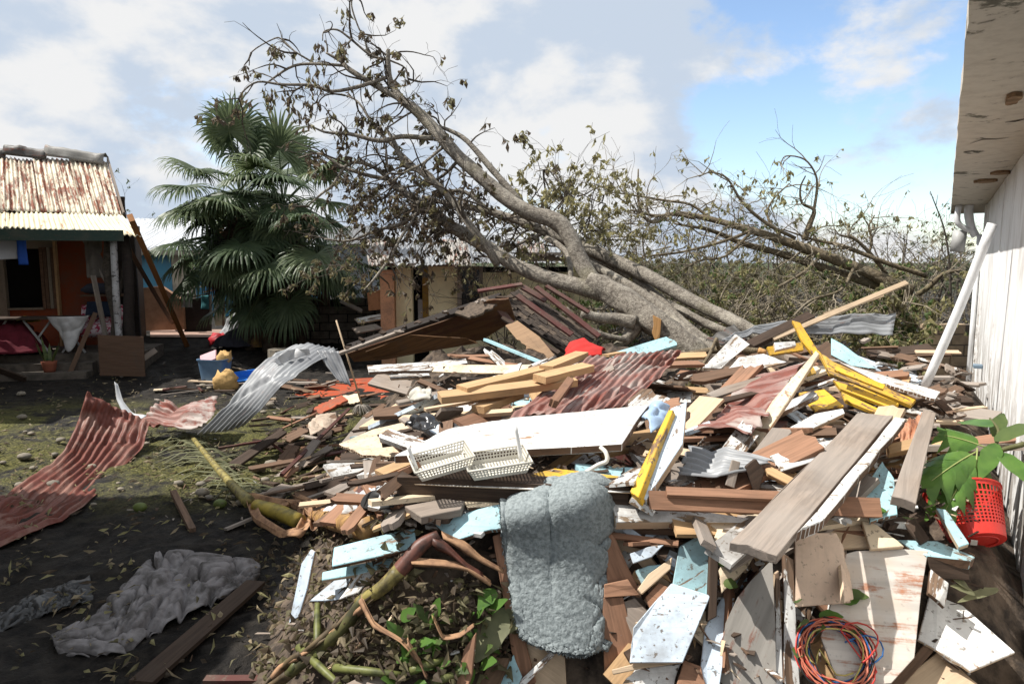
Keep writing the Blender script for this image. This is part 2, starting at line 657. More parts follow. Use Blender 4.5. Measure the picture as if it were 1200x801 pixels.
W_PINE = wood('pine_wood', (0.62, 0.40, 0.21), 0.72, 0.35, 0.3)
W_BROWN = wood('brown_wood', (0.215, 0.13, 0.083), 0.5, 0.5, 0.5)
W_RED = wood('red_brown_wood', (0.36, 0.195, 0.12), 0.6, 0.35, 0.25)
W_DARK = wood('dark_wet_wood', (0.085, 0.055, 0.038), 0.4, 0.5, 0.6)
W_GREY = wood('weathered_grey_wood', (0.36, 0.29, 0.235), 0.55, 0.35, 0.3, 0.5)
W_PLY = wood('pale_plywood', (0.66, 0.50, 0.34), 0.85, 0.25, 0.2)
W_ORANGE = wood('orange_stained_wood', (0.36, 0.155, 0.05), 0.55, 0.35, 0.3)
W_BLACK = wood('charred_black_wood', (0.035, 0.026, 0.022), 0.5, 0.3, 0.3)
P_WHITE = paint('white_paint_chipped', (0.70, 0.70, 0.68), chip=0.6, dirt=0.62)
P_WHITE_WORN = paint('white_paint_worn', (0.64, 0.64, 0.62), (0.2, 0.13, 0.085), chip=0.9, dirt=0.65)
P_DOOR = paint('white_door_paint', (0.78, 0.78, 0.76), (0.35, 0.2, 0.11), chip=0.4, dirt=0.45)
P_BLUE = paint('pale_blue_paint', (0.37, 0.60, 0.66), (0.22, 0.15, 0.1), chip=0.5, dirt=0.5)
P_BLUEW = paint('blue_white_paint', (0.58, 0.68, 0.78), (0.24, 0.17, 0.11), chip=0.5, dirt=0.55)
P_YELL = paint('yellow_paint', (0.66, 0.39, 0.035), (0.2, 0.12, 0.07), chip=0.6, dirt=0.6)
P_CREAM = paint('cream_paint', (0.68, 0.56, 0.40), (0.32, 0.2, 0.12), chip=0.4, dirt=0.45)
P_PEACH = paint('peach_laminate', (0.70, 0.53, 0.40), (0.2, 0.12, 0.08), chip=0.2, dirt=0.3)
P_MAROON = paint('maroon_paint', (0.095, 0.032, 0.027), (0.10, 0.06, 0.045), chip=0.55, dirt=0.5)
I_RED = iron('red_rusty_iron', (0.165, 0.05, 0.036), amt=0.55, pale=(0.22, 0.115, 0.088), rust=(0.14, 0.038, 0.024))
I_ROSE = iron('rose_grey_iron', (0.28, 0.15, 0.125), amt=0.55, pale=(0.34, 0.29, 0.26), rust=(0.20, 0.062, 0.045), rust2=(0.12, 0.05, 0.04))
I_GREY = iron('galvanised_iron', (0.27, 0.28, 0.29), amt=0.2, rough=0.42, pale=(0.19, 0.195, 0.205))
I_CREAM = iron('cream_painted_iron', (0.70, 0.64, 0.50), amt=0.6, rust=(0.27, 0.10, 0.06), rust2=(0.13, 0.05, 0.035))
I_CREAM2 = iron('cream_iron_clean', (0.72, 0.66, 0.47), amt=0.3, rust=(0.35, 0.15, 0.08))
I_WHITE = iron('white_roof_iron', (0.62, 0.64, 0.66), amt=0.05)
I_DARK = iron('dark_scorched_iron', (0.07, 0.066, 0.06), amt=0.45, rust=(0.13, 0.045, 0.028), rust2=(0.04, 0.025, 0.02))
I_BROWN = iron('rust_brown_sheet', (0.11, 0.055, 0.022), amt=0.55, rust=(0.09, 0.038, 0.018), rust2=(0.06, 0.03, 0.02), use_uv=False)
I_RUSTW = iron('rust_stained_white_sheet', (0.62, 0.58, 0.53), amt=0.42, rust=(0.40, 0.19, 0.11), rust2=(0.24, 0.10, 0.06), use_uv=False, pale=(0.55, 0.47, 0.39))
I_GREYF = iron('grey_flat_metal', (0.33, 0.31, 0.28), amt=0.3, use_uv=False)

EDGE = {'white_paint_chipped', 'white_paint_worn', 'white_door_paint', 'pale_blue_paint', 'blue_white_paint', 'cream_paint', 'peach_laminate', 'orange_red'}

# ------------------------------------------------------------------ setting materials
def mud_mat():
    m, g = newmat('mud_ground')
    v = g.n('ShaderNodeTexCoord').outputs['Object']
    a = g.noise(v, 0.9, 8, 0.62, 0.4)
    b = g.noise(v, 7, 8, 0.68)
    c = g.noise(v, 42, 5, 0.65)
    col = g.mix(g.step(b, 0.35, 0.68), (0.008, 0.007, 0.0065), (0.034, 0.029, 0.024))
    s = g.n('ShaderNodeSeparateXYZ', {0: v})
    far = g.math('MULTIPLY', g.math('MULTIPLY', g.step(s.outputs[1], 5.4, 6.6), g.step(s.outputs[1], 11.0, 9.2)), g.step(s.outputs[0], 0.5, -1.2))
    moss = g.math('MULTIPLY', g.step(g.math('ADD', g.math('MULTIPLY', a, 0.6), g.math('MULTIPLY', b, 0.4)), 0.42, 0.54), far)
    mc = g.mix(g.step(c, 0.35, 0.65), (0.028, 0.03, 0.011), (0.15, 0.14, 0.045))
    col = g.mix(moss, col, mc)
    col = g.mix(g.step(c, 0.64, 0.72, 0, 0.5), col, (0.17, 0.145, 0.11))
    wide = g.step(s.outputs[1], 30, 60)
    col = g.mix(wide, col, (0.055, 0.07, 0.028))
    h = g.math('ADD', g.math('MULTIPLY', b, 1.0), g.math('MULTIPLY', c, 0.35))
    ro = g.step(a, 0.35, 0.6, 0.5, 0.95)
    return finish(m, g, col, ro, h, 1.0, 0.05, spec=0.2)


M_MUD = mud_mat()
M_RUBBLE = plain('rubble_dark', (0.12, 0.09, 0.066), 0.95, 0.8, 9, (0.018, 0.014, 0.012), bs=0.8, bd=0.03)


def plaster_mat(name, c, dirt=0.5, moss=0.5):
    m, g = newmat(name)
    v = g.n('ShaderNodeTexCoord').outputs['Object']
    st = g.noise(g.map(v, (1.6, 1.6, 0.7)), 2.0, 8, 0.65, 0.3)
    b = g.noise(v, 6, 8, 0.7)
    col = g.mix(g.step(st, 0.48, 0.72, 0, dirt), c, (0.30, 0.265, 0.225))
    s = g.n('ShaderNodeSeparateXYZ', {0: v})
    low = g.step(s.outputs[2], 2.3, 0.6)
    pk = g.noise(g.map(v, (2.2, 2.2, 1.1)), 1.8, 9, 0.72, 0.3)
    col = g.mix(g.math('MULTIPLY', low, g.step(pk, 0.46, 0.54, 0, 0.9)), col, (0.24, 0.205, 0.17))
    col = g.mix(g.step(b, 0.62, 0.68, 0, moss), col, (0.10, 0.10, 0.085))
    return finish(m, g, col, 0.85, b, 0.3, 0.008)


M_WALL = plaster_mat('white_wall_plaster', (0.80, 0.80, 0.79), 0.5, 0.5)
def soffit_mat():
    m, g = newmat('mouldy_soffit')
    v = g.n('ShaderNodeTexCoord').outputs['Object']
    a = g.noise(v, 2.4, 8, 0.68, 0.4)
    b = g.noise(v, 11, 8, 0.7)
    col = g.mix(g.step(b, 0.4, 0.7, 0, 0.5), (0.56, 0.52, 0.45), (0.36, 0.32, 0.27))
    mo = g.math('ADD', g.math('MULTIPLY', a, 0.7), g.math('MULTIPLY', b, 0.3))
    col = g.mix(g.step(mo, 0.555, 0.60, 0, 0.85), col, (0.075, 0.075, 0.055))
    return finish(m, g, col, 0.9, b, 0.4, 0.01)


M_SOFFIT = soffit_mat()
M_MOULD = plain('black_mould', (0.05, 0.055, 0.035), 0.95, 0.6, 12)
M_SPALL = plain('spalled_concrete', (0.30, 0.2, 0.12), 0.95, 0.6, 14, (0.12, 0.075, 0.045), bs=0.8)
M_CRACK = plain('crack_dark', (0.03, 0.025, 0.02), 0.95, 0.3)
M_PVC = plain('white_pvc', (0.76, 0.77, 0.78), 0.35, 0.25, 5)
M_PVCG = plain('grey_pvc', (0.38, 0.38, 0.37), 0.5, 0.4, 6)
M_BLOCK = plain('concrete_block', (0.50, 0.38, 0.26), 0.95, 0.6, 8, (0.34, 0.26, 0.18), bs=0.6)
M_MORTAR = plain('mortar', (0.19, 0.16, 0.13), 0.95, 0.5, 14)
M_CONC = plain('weathered_concrete', (0.26, 0.225, 0.175), 0.95, 0.6, 11, (0.16, 0.145, 0.12), bs=0.6)
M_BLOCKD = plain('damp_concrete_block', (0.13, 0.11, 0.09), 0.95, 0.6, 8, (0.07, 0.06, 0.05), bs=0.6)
M_YWALL = plain('pale_yellow_wall', (0.80, 0.72, 0.47), 0.9, 0.3, 3.0)
M_OWALL = paint('orange_wall', (0.24, 0.05, 0.014), (0.2, 0.1, 0.06), chip=0.1, dirt=0.35)
M_PKWALL = paint('terracotta_wall', (0.62, 0.33, 0.19), (0.3, 0.2, 0.13), chip=0.1, dirt=0.4)
M_BLUEWALL = paint('bright_blue_wall', (0.05, 0.20, 0.30), (0.4, 0.38, 0.33), chip=0.15, dirt=0.25)
M_CRWALL = paint('cream_wall_wood', (0.24, 0.205, 0.16), (0.2, 0.15, 0.1), chip=0.2, dirt=0.4)
M_GREEN = paint('dark_green_fascia', (0.022, 0.045, 0.035), (0.08, 0.06, 0.04), chip=0.2, dirt=0.3)
M_BLACK = plain('room_shade_joint_black', (0.008, 0.008, 0.008), 0.95, 0.3)  # near-black colour painted as shade inside rooms; also the low wall's joints
M_GLASS = plain('dark_pane', (0.012, 0.014, 0.016), 0.15, 0.2, spec=0.6)


def bark_mat(name, c, c2, lich=0.4):
    m, g = newmat(name)
    v = g.n('ShaderNodeTexCoord').outputs['Object']
    a = g.noise(v, 3.0, 7, 0.65)
    b = g.noise(v, 22, 6, 0.7)
    col = g.mix(g.step(b, 0.32, 0.68), c2, c)
    col = g.mix(g.step(a, 0.5, 0.66, 0, lich), col, (0.46, 0.42, 0.35))
    col = g.mix(g.step(g.noise(v, 70, 3), 0.63, 0.7, 0, 0.6), col, dim(c2, 0.5))
    col = g.mix(g.step(g.noise(v, 1.3, 4), 0.55, 0.7, 0, 0.4), col, (0.15, 0.14, 0.07))
    w_ = g.n('ShaderNodeTexVoronoi', {'Vector': g.map(v, (1, 1, 1)), 'Scale': 34.0}, feature='DISTANCE_TO_EDGE').outputs['Distance']
    col = g.mix(g.step(w_, 0.10, 0.0, 0, 0.55), col, dim(c2, 0.6))
    return finish(m, g, col, 0.9, g.math('ADD', g.math('ADD', b, a), g.math('MULTIPLY', w_, 0.6)), 0.8, 0.02)


M_BARK = bark_mat('tree_bark', (0.31, 0.278, 0.23), (0.11, 0.093, 0.076), 0.55)
M_BARK2 = bark_mat('olive_bark', (0.225, 0.18, 0.115), (0.10, 0.078, 0.05), 0.25)
M_TWIG = bark_mat('twig_bark', (0.12, 0.098, 0.078), (0.05, 0.041, 0.033), 0.15)
M_TWIG2 = bark_mat('pale_twig_bark', (0.33, 0.285, 0.21), (0.17, 0.14, 0.10), 0.3)
M_WOUND = wood('split_heartwood', (0.60, 0.33, 0.13), 0.7, 0.2, 0.1)


def leaf_mat(name, c, c2, tr=0.9, rough=0.6):
    m, g = newmat(name)
    v = g.n('ShaderNodeTexCoord').outputs['Object']
    a = g.noise(v, 6.0, 3, 0.6)
    col = g.mix(g.step(a, 0.3, 0.7), c, c2)
    return finish(m, g, col, rough, None, trans=g.mix(0.0, dim(c, tr * 1.6), c), spec=0.25)


L_DEAD = leaf_mat('dead_leaf', (0.115, 0.088, 0.06), (0.05, 0.038, 0.027))
L_DEAD2 = leaf_mat('dead_leaf_olive', (0.20, 0.18, 0.095), (0.10, 0.09, 0.052))
L_KHAKI = leaf_mat('wilted_leaf_khaki', (0.33, 0.30, 0.15), (0.18, 0.17, 0.08))
L_GREEN = leaf_mat('green_leaf', (0.105, 0.15, 0.045), (0.055, 0.09, 0.028))
L_FRESH = leaf_mat('fresh_green_leaf', (0.125, 0.235, 0.05), (0.055, 0.125, 0.03), rough=0.35)
L_PALM = leaf_mat('palm_leaf', (0.095, 0.132, 0.066), (0.046, 0.073, 0.038), rough=0.45)
L_PALM2 = leaf_mat('palm_leaf_light', (0.15, 0.185, 0.095), (0.075, 0.105, 0.055), rough=0.42)
L_STRAW = leaf_mat('dry_straw_leaf', (0.34, 0.28, 0.18), (0.19, 0.15, 0.095))
L_PALMDEAD = leaf_mat('dead_palm_leaf', (0.12, 0.075, 0.045), (0.055, 0.037, 0.025))
L_BAN = leaf_mat('banana_leaf_pale', (0.25, 0.25, 0.14), (0.12, 0.125, 0.07))

# ------------------------------------------------------------------ ground
def axis(parts):
    out = []
    for a, b, st in parts:
        n = max(1, int(round((b - a) / st)))
        out += [a + (b - a) * i / n for i in range(n)]
    return out + [parts[-1][1]]


gx = axis([(-900, -100, 200), (-100, -20, 10), (-20, -6, 0.7), (-6, 1, 0.05), (1, 8, 0.25), (8, 20, 1.2), (20, 100, 10), (100, 900, 200)])
gy = axis([(-600, -60, 180), (-60, -5, 11), (-5, 2, 0.7), (2, 9, 0.05), (9, 14, 0.12), (14, 24, 0.5), (24, 100, 8), (100, 1500, 200)])
vs = []
for y in gy:
    for x in gx:
        z = ground_z(x, y)
        if -8 < x < 9 and 1 < y < 20:
            q = Vector((x, y, 0))
            z += 0.04 * mnoise.noise(q * 1.3) + 0.03 * mnoise.noise(q * 3.7) + 0.04 * (abs(mnoise.noise(Vector((x * 6 + 2 * mnoise.noise(q), y * 9, 1)))) - .2) + 0.014 * mnoise.noise(q * 17)
        vs.append((x, y, z))
nx = len(gx)
fs = [(j * nx + i, j * nx + i + 1, (j + 1) * nx + i + 1, (j + 1) * nx + i) for j in range(len(gy) - 1) for i in range(nx - 1)]
tag(mesh('ground', vs, fs, M_MUD, M=Matrix.Identity(4), smooth=True), kind='structure')

# the packed core of the rubble under the loose pieces
xs = axis([(-3.2, 7.6, 0.07)])
ys = axis([(1.9, 10.8, 0.07)])
vs = []
for y in ys:
    for x in xs:
        h = pile_h(x, y)
        q = Vector((x, y, 3.3))
        z = h * (0.80 + 0.10 * mnoise.noise(q * 1.7)) - 0.03 + h * (0.09 * mnoise.noise(q * 4.1) + 0.05 * mnoise.noise(q * 9))
        if h < 0.04:
            z = -0.12
        vs.append((x, y, z))
nx = len(xs)
fs = [(j * nx + i, j * nx + i + 1, (j + 1) * nx + i + 1, (j + 1) * nx + i) for j in range(len(ys) - 1) for i in range(nx - 1)]
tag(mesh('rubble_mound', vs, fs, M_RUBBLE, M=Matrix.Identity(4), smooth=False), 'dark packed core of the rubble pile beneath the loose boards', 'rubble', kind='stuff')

# ------------------------------------------------------------------ white building on the right
WD = Vector((math.sin(math.radians(32.3)), math.cos(math.radians(32.3)), 0))
WN = Vector((-WD.y, WD.x, 0))
BF = Zp(1137, 490, 0.0)
ZE = plane_hit(1160, 235, BF, WN).z
OV = (Zp(1114, 251, ZE) - BF).dot(WN)
FARX = (Zp(1114, 251, ZE) - BF).dot(WD)


def WP(along, out, z):
    """place relative to the far bottom corner of the white wall: along = towards the camera"""
    return BF - WD * along + WN * out + Vector((0, 0, z))


LEN = BF.dot(WD) - 1.9
wb = empty('white_building', WP(LEN / 2, -2, 0), 'white painted building with stained wall and broken eave beside the rubble', 'building')


def slab(name, a0, a1, o0, o1, z0, z1, m, parent, bev=0.006):
    M = frame(WP((a0 + a1) / 2, (o0 + o1) / 2, z0), -WD, Vector((0, 0, 1)))
    return boxm(name, abs(a1 - a0), abs(o1 - o0), z1 - z0, M, m, parent, bev)


slab('wall', 0, LEN, -4.0, 0.0, -0.2, ZE, M_WALL, wb)
r_ = random.Random(3)
# eave slab with an uneven, broken outer edge
ne = 60
vs, fs = [], []
for i in range(ne + 1):
    a = -FARX + (BF.dot(WD) - 0.9 + FARX) * i / ne
    o = OV + 0.006 * mnoise.noise(Vector((a * 3, 0, 0))) + 0.006 * mnoise.noise(Vector((a * 13, 4, 0)))
    for oo in (-4.3, o):
        for z in (ZE + 0.002, ZE + 0.12):
            vs.append(WP(a, oo, z))
for i in range(ne):
    a, b = i * 4, i * 4 + 4
    fs += [(a, a + 2, b + 2, b), (a + 1, b + 1, b + 3, a + 3), (a + 2, a + 3, b + 3, b + 2), (a, b, b + 1, a + 1)]
fs += [(0, 1, 3, 2), (ne * 4, ne * 4 + 2, ne * 4 + 3, ne * 4 + 1)]
mesh('eave', vs, fs, M_SOFFIT, wb)


def stain(name, along, out, ra, ro, m, seed, dz=0.0, th=0.006, parent=wb):
    rr = random.Random(seed)
    k = 22
    ring = []
    for i in range(k):
        a = 2 * math.pi * i / k
        f = 1 + 0.5 * mnoise.noise(Vector((math.cos(a) * 1.6, math.sin(a) * 1.6, seed * 2.7)))
        ring.append((along + ra * f * math.cos(a), out + ro * f * math.sin(a)))
    v0 = [WP(a, o, ZE - dz) for a, o in ring] + [WP(a, o, ZE - dz - th) for a, o in ring]
    f0 = [tuple(range(k)), tuple(range(2 * k - 1, k - 1, -1))] + [(i, (i + 1) % k, (i + 1) % k + k, i + k) for i in range(k)]
    return mesh(name, v0, f0, m, parent)


def soff(px, py):
    p = Zp(px, py, ZE) - BF
    return -p.dot(WD), p.dot(WN)


for i, (px, py, ra, ro) in enumerate([(1187, 113, 0.1, 0.035), (1153, 211, 0.10, 0.10), (1173, 201, 0.1, 0.06)]):
    a, o = soff(px, py)
    stain('spalled_patch', a, o, ra, ro, M_SPALL, i + 11, th=0.02)
for i, cr in enumerate([[(1137, 168), (1152, 163), (1168, 163), (1182, 161)], [(1129, 178), (1138, 177), (1149, 178)], [(1178, 143), (1190, 142), (1202, 139)]]):
    pts = [soff(*p) for p in cr]
    tb = []
    for j, (a, o) in enumerate(pts):
        w = (0.006, 0.014, 0.011, 0.004)[j % 4]
        tb.append((a - w, o))
        tb.append((a + w, o))
    v0 = [WP(a, o, ZE - 0.002) for a, o in tb]
    f0 = [(2 * j, 2 * j + 1, 2 * j + 3, 2 * j + 2) for j in range(len(pts) - 1)]
    mesh('crack', v0, f0, M_CRACK, wb)
# joints and trim of the wall
slab('corner_board', -0.02, 0.16, -0.1, 0.022, 0, ZE - 0.004, M_WALL, wb)
for a in (0.62, 3.4):
    slab('joint_strip', a, a + 0.05, -0.02, 0.01, 0.0, ZE - 0.01, M_WALL, wb, 0.003)
bb = slab('bracket', 2.05, 2.17, 0.0, 0.09, 0.98, 1.02, plain('blue_grey_bracket', (0.16, 0.22, 0.28), 0.5), wb)

# gutter outlet and pipes
tb = Tubes()
tb.add([WP(0.05, 0.20, ZE), WP(0.05, 0.2, ZE - 0.12), WP(0.03, 0.16, ZE - 0.3), WP(0.02, 0.1, ZE - 0.42)], [0.05, 0.055, 0.05, 0.05], 5, 10)
o = tb.build('gutter_outlet', M_PVC, wb)
tb = Tubes()
tb.add([WP(0.1, 0.32, ZE + 0.0), WP(0.1, 0.32, ZE - 0.22), WP(0.06, 0.22, ZE - 0.32), WP(0.04, 0.12, ZE - 0.34)], 0.036, 5, 10)
tb.build('pipe_elbow', M_PVC, wb)
tb = Tubes()
tb.add([WP(0.0, 0.28, ZE - 0.34), WP(0.02, 0.30, ZE - 0.62)], 0.085, 2, 12)
tb.build('grey_pipe', M_PVCG, wb)
tb = Tubes()
tb.add([WP(0.06, 0.06, ZE - 0.4), WP(0.06, 0.06, 0.1)], 0.03, 2, 10)
tb.build('downpipe', M_PVC, wb)
# the loose white downpipe that leans out from the eave to the ground
pa = plane_hit(1163, 262, BF + WN * 0.14, WN)
pb = S(1084, 452, 0.05)
tb = Tubes()
tb.add([pa, pa.lerp(pb, 0.5) + Vector((0.02, 0, 0.015)), pb], 0.034, 4, 12)
tag(tb.build('loose_downpipe', M_PVC), 'long loose white plastic pipe leaning from the eave down to the rubble', 'pipe')

# ------------------------------------------------------------------ block walls
def block_wall(name, label, A, B, h, th, bl, bh, m, seed=1, ragged=0.0, mort=M_MORTAR):
    r = random.Random(seed)
    ax = (B - A)
    L = ax.length
    ax.normalize()
    e = empty(name, A, label, 'wall')
    M0 = frame(A + ax * (L / 2), ax, Vector((0, 0, 1)))
    boxm('mortar_core', L - 0.02, th * 0.86, h - 0.02, M0, mort, e, 0)
    rows = int(round(h / bh))
    base = boxm('block', bl - 0.018, th, bh - 0.018, M0, m, e, 0.008)
    first = True
    for k in range(rows):
        x = -(bl / 2) * (k % 2)
        while x < L - 0.05:
            x0, x1 = max(x, 0), min(x + bl, L)
            if x1 - x0 > 0.08 and not (k == rows - 1 and r.random() < ragged):
                o = base if first else base.copy()
                if not first:
                    C.objects.link(o)
                    o.parent = e
                first = False
                c = A + ax * ((x0 + x1) / 2) + Vector((0, 0, k * bh + 0.009))
                M = frame(c + Vector((r.uniform(-.004, .004), r.uniform(-.004, .004), 0)), ax, Vector((0, 0, 1)))
                o.matrix_world = M @ Matrix.Diagonal(((x1 - x0 - 0.018) / (bl - 0.018), 1, 1, 1))
            x += bl
    return e


A = Zp(1062, 470, 0.0)
A = Vector((A.x - 0.1, 10.0, -0.02))
Bq = BF + Vector((0.75, 0.75, -0.02))
block_wall('boundary_wall', 'unpainted concrete block wall running behind the white building', A, Bq, 1.28, 0.16, 0.40, 0.16, M_BLOCK, 4, 0.15)
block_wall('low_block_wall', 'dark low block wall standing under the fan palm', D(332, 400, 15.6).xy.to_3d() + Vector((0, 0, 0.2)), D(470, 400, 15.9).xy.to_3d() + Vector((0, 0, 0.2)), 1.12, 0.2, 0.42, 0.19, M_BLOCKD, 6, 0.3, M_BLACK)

# ------------------------------------------------------------------ old house on the left
O = Zp(160, 440, 0.0)
HA = math.radians(12)
HU = Vector((-math.cos(HA), -math.sin(HA), 0))
HV = Vector((-math.sin(HA), math.cos(HA), 0))


def HP(u, v, z):
    return O + HU * u + HV * v + Vector((0, 0, z))


def hbox(name, u0, u1, v0, v1, z0, z1, m, parent, bev=0.004):
    M = frame(HP((u0 + u1) / 2, (v0 + v1) / 2, z0), -HU, Vector((0, 0, 1)))
    return boxm(name, u1 - u0, v1 - v0, z1 - z0, M, m, parent, bev)


ho = empty('old_house', HP(1.5, 1.5, 0), 'old wooden house with rusty cream iron roof and open cluttered porch', 'house')
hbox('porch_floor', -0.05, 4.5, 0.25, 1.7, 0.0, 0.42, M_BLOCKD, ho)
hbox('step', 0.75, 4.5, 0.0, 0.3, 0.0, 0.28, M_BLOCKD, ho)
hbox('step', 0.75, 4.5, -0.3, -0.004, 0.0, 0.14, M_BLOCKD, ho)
# back wall of the porch, in pieces round the doorway
hbox('cream_panel', 2.84, 4.6, 1.7, 1.78, 0.42, 3.0, M_CRWALL, ho)
hbox('lintel_panel', 1.88, 2.84, 1.7, 1.775, 2.42, 3.0, M_CRWALL, ho)
hbox('orange_panel', 0.85, 1.88, 1.7, 1.78, 0.42, 3.0, M_OWALL, ho)
hbox('dark_boarding', 0.40, 0.849, 1.7, 1.78, 0.42, 2.9, W_BLACK, ho)
hbox('orange_dado', 1.88, 2.84, 1.7, 1.772, 0.42, 1.2, M_OWALL, ho)
dk = hbox('room_shade_slab', 1.6, 4.3, 1.9, 2.1, 0.42, 2.9, M_BLACK, ho)  # black slab painted as the shade inside the doorway
for q, u in enumerate((1.93, 2.0, 2.07, 2.14)):
    hbox('shutter_board', u - 0.03, u + 0.03, 1.62, 1.66, 1.2, 2.45, M_CRWALL if q == 1 else W_BROWN, ho)
hbox('door_frame', 1.85, 1.895, 1.58, 1.69, 0.42, 2.75, W_PINE, ho)
hbox('door_frame', 2.81, 2.86, 1.6, 1.694, 0.9, 2.4, M_CRWALL, ho)
hbox('window_sill', 2.16, 2.81, 1.6, 1.80, 1.18, 1.22, M_CRWALL, ho)
# side wall, fascia, posts
hbox('side_wall', 0.95, 1.05, 1.79, 4.0, 0.2, 3.0, W_DARK, ho)
hbox('fascia', 0.0, 4.5, -0.25, -0.20, 2.53, 2.73, M_GREEN, ho)
hbox('rafter_plate', 0.02, 4.5, 0.2, 0.3, 2.60, 2.74, W_BLACK, ho)
tb = Tubes()
tb.add([HP(0.08, 0.12, 0), HP(0.12, 0.12, 0.9), HP(0.07, 0.13, 1.8), HP(0.1, 0.14, 2.72)], [0.12, 0.10, 0.09, 0.09], 5, 9, 0.25)
tb.build('post', W_BLACK, ho)
tb = Tubes()
tb.add([HP(0.26, 0.02, 0.3), HP(0.27, 0.02, 1.4), HP(0.25, 0.02, 2.62)], [0.062, 0.06, 0.06], 5, 9, 0.1)
tb.build('post', paint('whitewashed_post', (0.42, 0.42, 0.43), (0.09, 0.08, 0.08), chip=0.7, dirt=0.5), ho)
tb = Tubes()
tb.add([HP(0.47, 0.35, 0.4), HP(0.43, 0.35, 1.1), HP(0.5, 0.35, 1.9), HP(0.45, 0.35, 2.62)], [0.09, 0.07, 0.08, 0.06], 5, 8, 0.3)
tb.add([HP(0.36, 0.2, 0.4), HP(0.34, 0.22, 1.3), HP(0.2, 0.2, 1.8), HP(0.12, 0.18, 2.3), HP(0.14, 0.2, 2.6)], [0.05, 0.04, 0.035, 0.04, 0.03], 5, 7, 0.3)
tb.build('twisted_trunk_post', M_TWIG, ho)
beam('brace', None, HP(0.98, 0.6, 2.66), HP(0.42, 0.45, 1.45), 0.09, 0.04, W_GREY, parent=ho)
# roofs: each iron sheet is a part
el = [(-70, 270, 12.2), (45, 266, 12.35), (166, 277, 12.75)]
tl = [(-70, 246, 13.2), (45, 249, 13.4), (143, 252, 13.75)]
for k in range(3):
    f0, f1 = k / 3, (k + 1) / 3 + 0.015

    def at(lst, f):
        f = min(f, 1.0) * 2
        i = min(1, int(f))
        a, b = lst[i], lst[i + 1]
        f -= i
        return D(a[0] + (b[0] - a[0]) * f, a[1] + (b[1] - a[1]) * f, a[2] + (b[2] - a[2]) * f)
    sheet('porch_roof_sheet', None, [[at(tl, f0) + Vector((0, 0, .004 * k)), at(tl, f1)], [at(el, f0) + Vector((0, 0, .004 * k)), at(el, f1)]], I_CREAM2, waves=13, amp=0.018, nu=8, crumple=0.01, parent=ho)
for k, (b0, b1, t0, t1, mm) in enumerate([((-90, 247, 13.1), (6, 248, 13.25), (-60, 178, 14.7), (2, 182, 14.8), I_CREAM), ((4, 246, 13.25), (50, 250, 13.45), (2, 184, 14.8), (40, 188, 14.9), I_CREAM), ((48, 248, 13.42), (100, 253, 13.6), (38, 184, 14.9), (82, 187, 15.0), I_CREAM), ((98, 251, 13.58), (143, 254, 13.75), (80, 185, 15.0), (125, 189, 15.1), I_CREAM)]):
    sheet('roof_sheet', None, [[D(*t0), D(*t1)], [D(*b0), D(*b1)]], mm, waves=8 if k else 9, amp=0.024, nu=14, crumple=0.014, parent=ho)
for k, (a, b, dd) in enumerate([((-40, 174), (8, 179), 14.7), ((4, 172), (56, 178), 14.78), ((52, 173), (122, 184), 14.86)]):
    q0, q1 = D(a[0], a[1], dd), D(b[0], b[1], dd + 0.1)
    dn = Vector((0, -0.04, -0.17))
    sheet('ridge_cap', None, [[q0 + Vector((0, 0.18, 0.02)), q0 + Vector((0, 0.02, 0.05)), q0 + dn], [q1 + Vector((0, 0.18, 0.02)), q1 + Vector((0, 0.02, 0.05)), q1 + dn]], I_DARK if k < 2 else iron('grey_ridge_iron', (0.24, 0.23, 0.21), amt=0.35), waves=1, amp=0.006, nu=14, crumple=0.03, parent=ho)
hbox('gable_wall', 0.55, 4.5, 1.72, 1.77, 2.95, 3.5, W_DARK, ho)
beam('verge_board', None, D(126, 186, 15.15), D(145, 251, 13.85), 0.10, 0.03, W_GREY, parent=ho, roll=90)
hbox('attic_wall', 1.7, 4.6, 2.3, 4.2, 3.0, 3.9, W_DARK, ho)

# rolled tarpaulin under the eave
def tarp(u, v):
    return HP(1.86 + 2.6 * u, 0.12 - 0.25 * abs(math.sin(u * 5)) * v, 2.55 - v * (0.42 - 0.08 * math.cos(u * 5.0)))


cloth('tarpaulin', 'white and blue tarpaulin hanging under the porch eave', plain('white_tarp', (0.36, 0.36, 0.37), 0.5, 0.25, 3), tarp, 40, 14, 0.05, 2, cat='tarpaulin', fscale=2.2)
tp = bpy.data.objects['tarpaulin']


def tarpb(u, v):
    return HP(1.72 + 0.16 * u, 0.11, 2.56 - v * 0.46)


cloth('blue_edge', None, plain('blue_tarp', (0.02, 0.09, 0.42), 0.5, 0.3), tarpb, 6, 14, 0.03, 3, parent=tp, fscale=2.5)

# timbers leaning on the house corner
beam('leaning_timber', 'thick orange brown timber leaning on the corner of the old house', D(153, 255, 12.6), Zp(222, 412, 0.1), 0.20, 0.10, W_ORANGE, roll=65, cat='timber')
beam('leaning_timber', 'thinner dark brown timber crossing behind the thick leaning timber', D(150, 290, 13.0), Zp(212, 396, 0.12), 0.13, 0.07, W_BROWN, roll=55, cat='timber')
bpy.data.objects['leaning_timber.001']

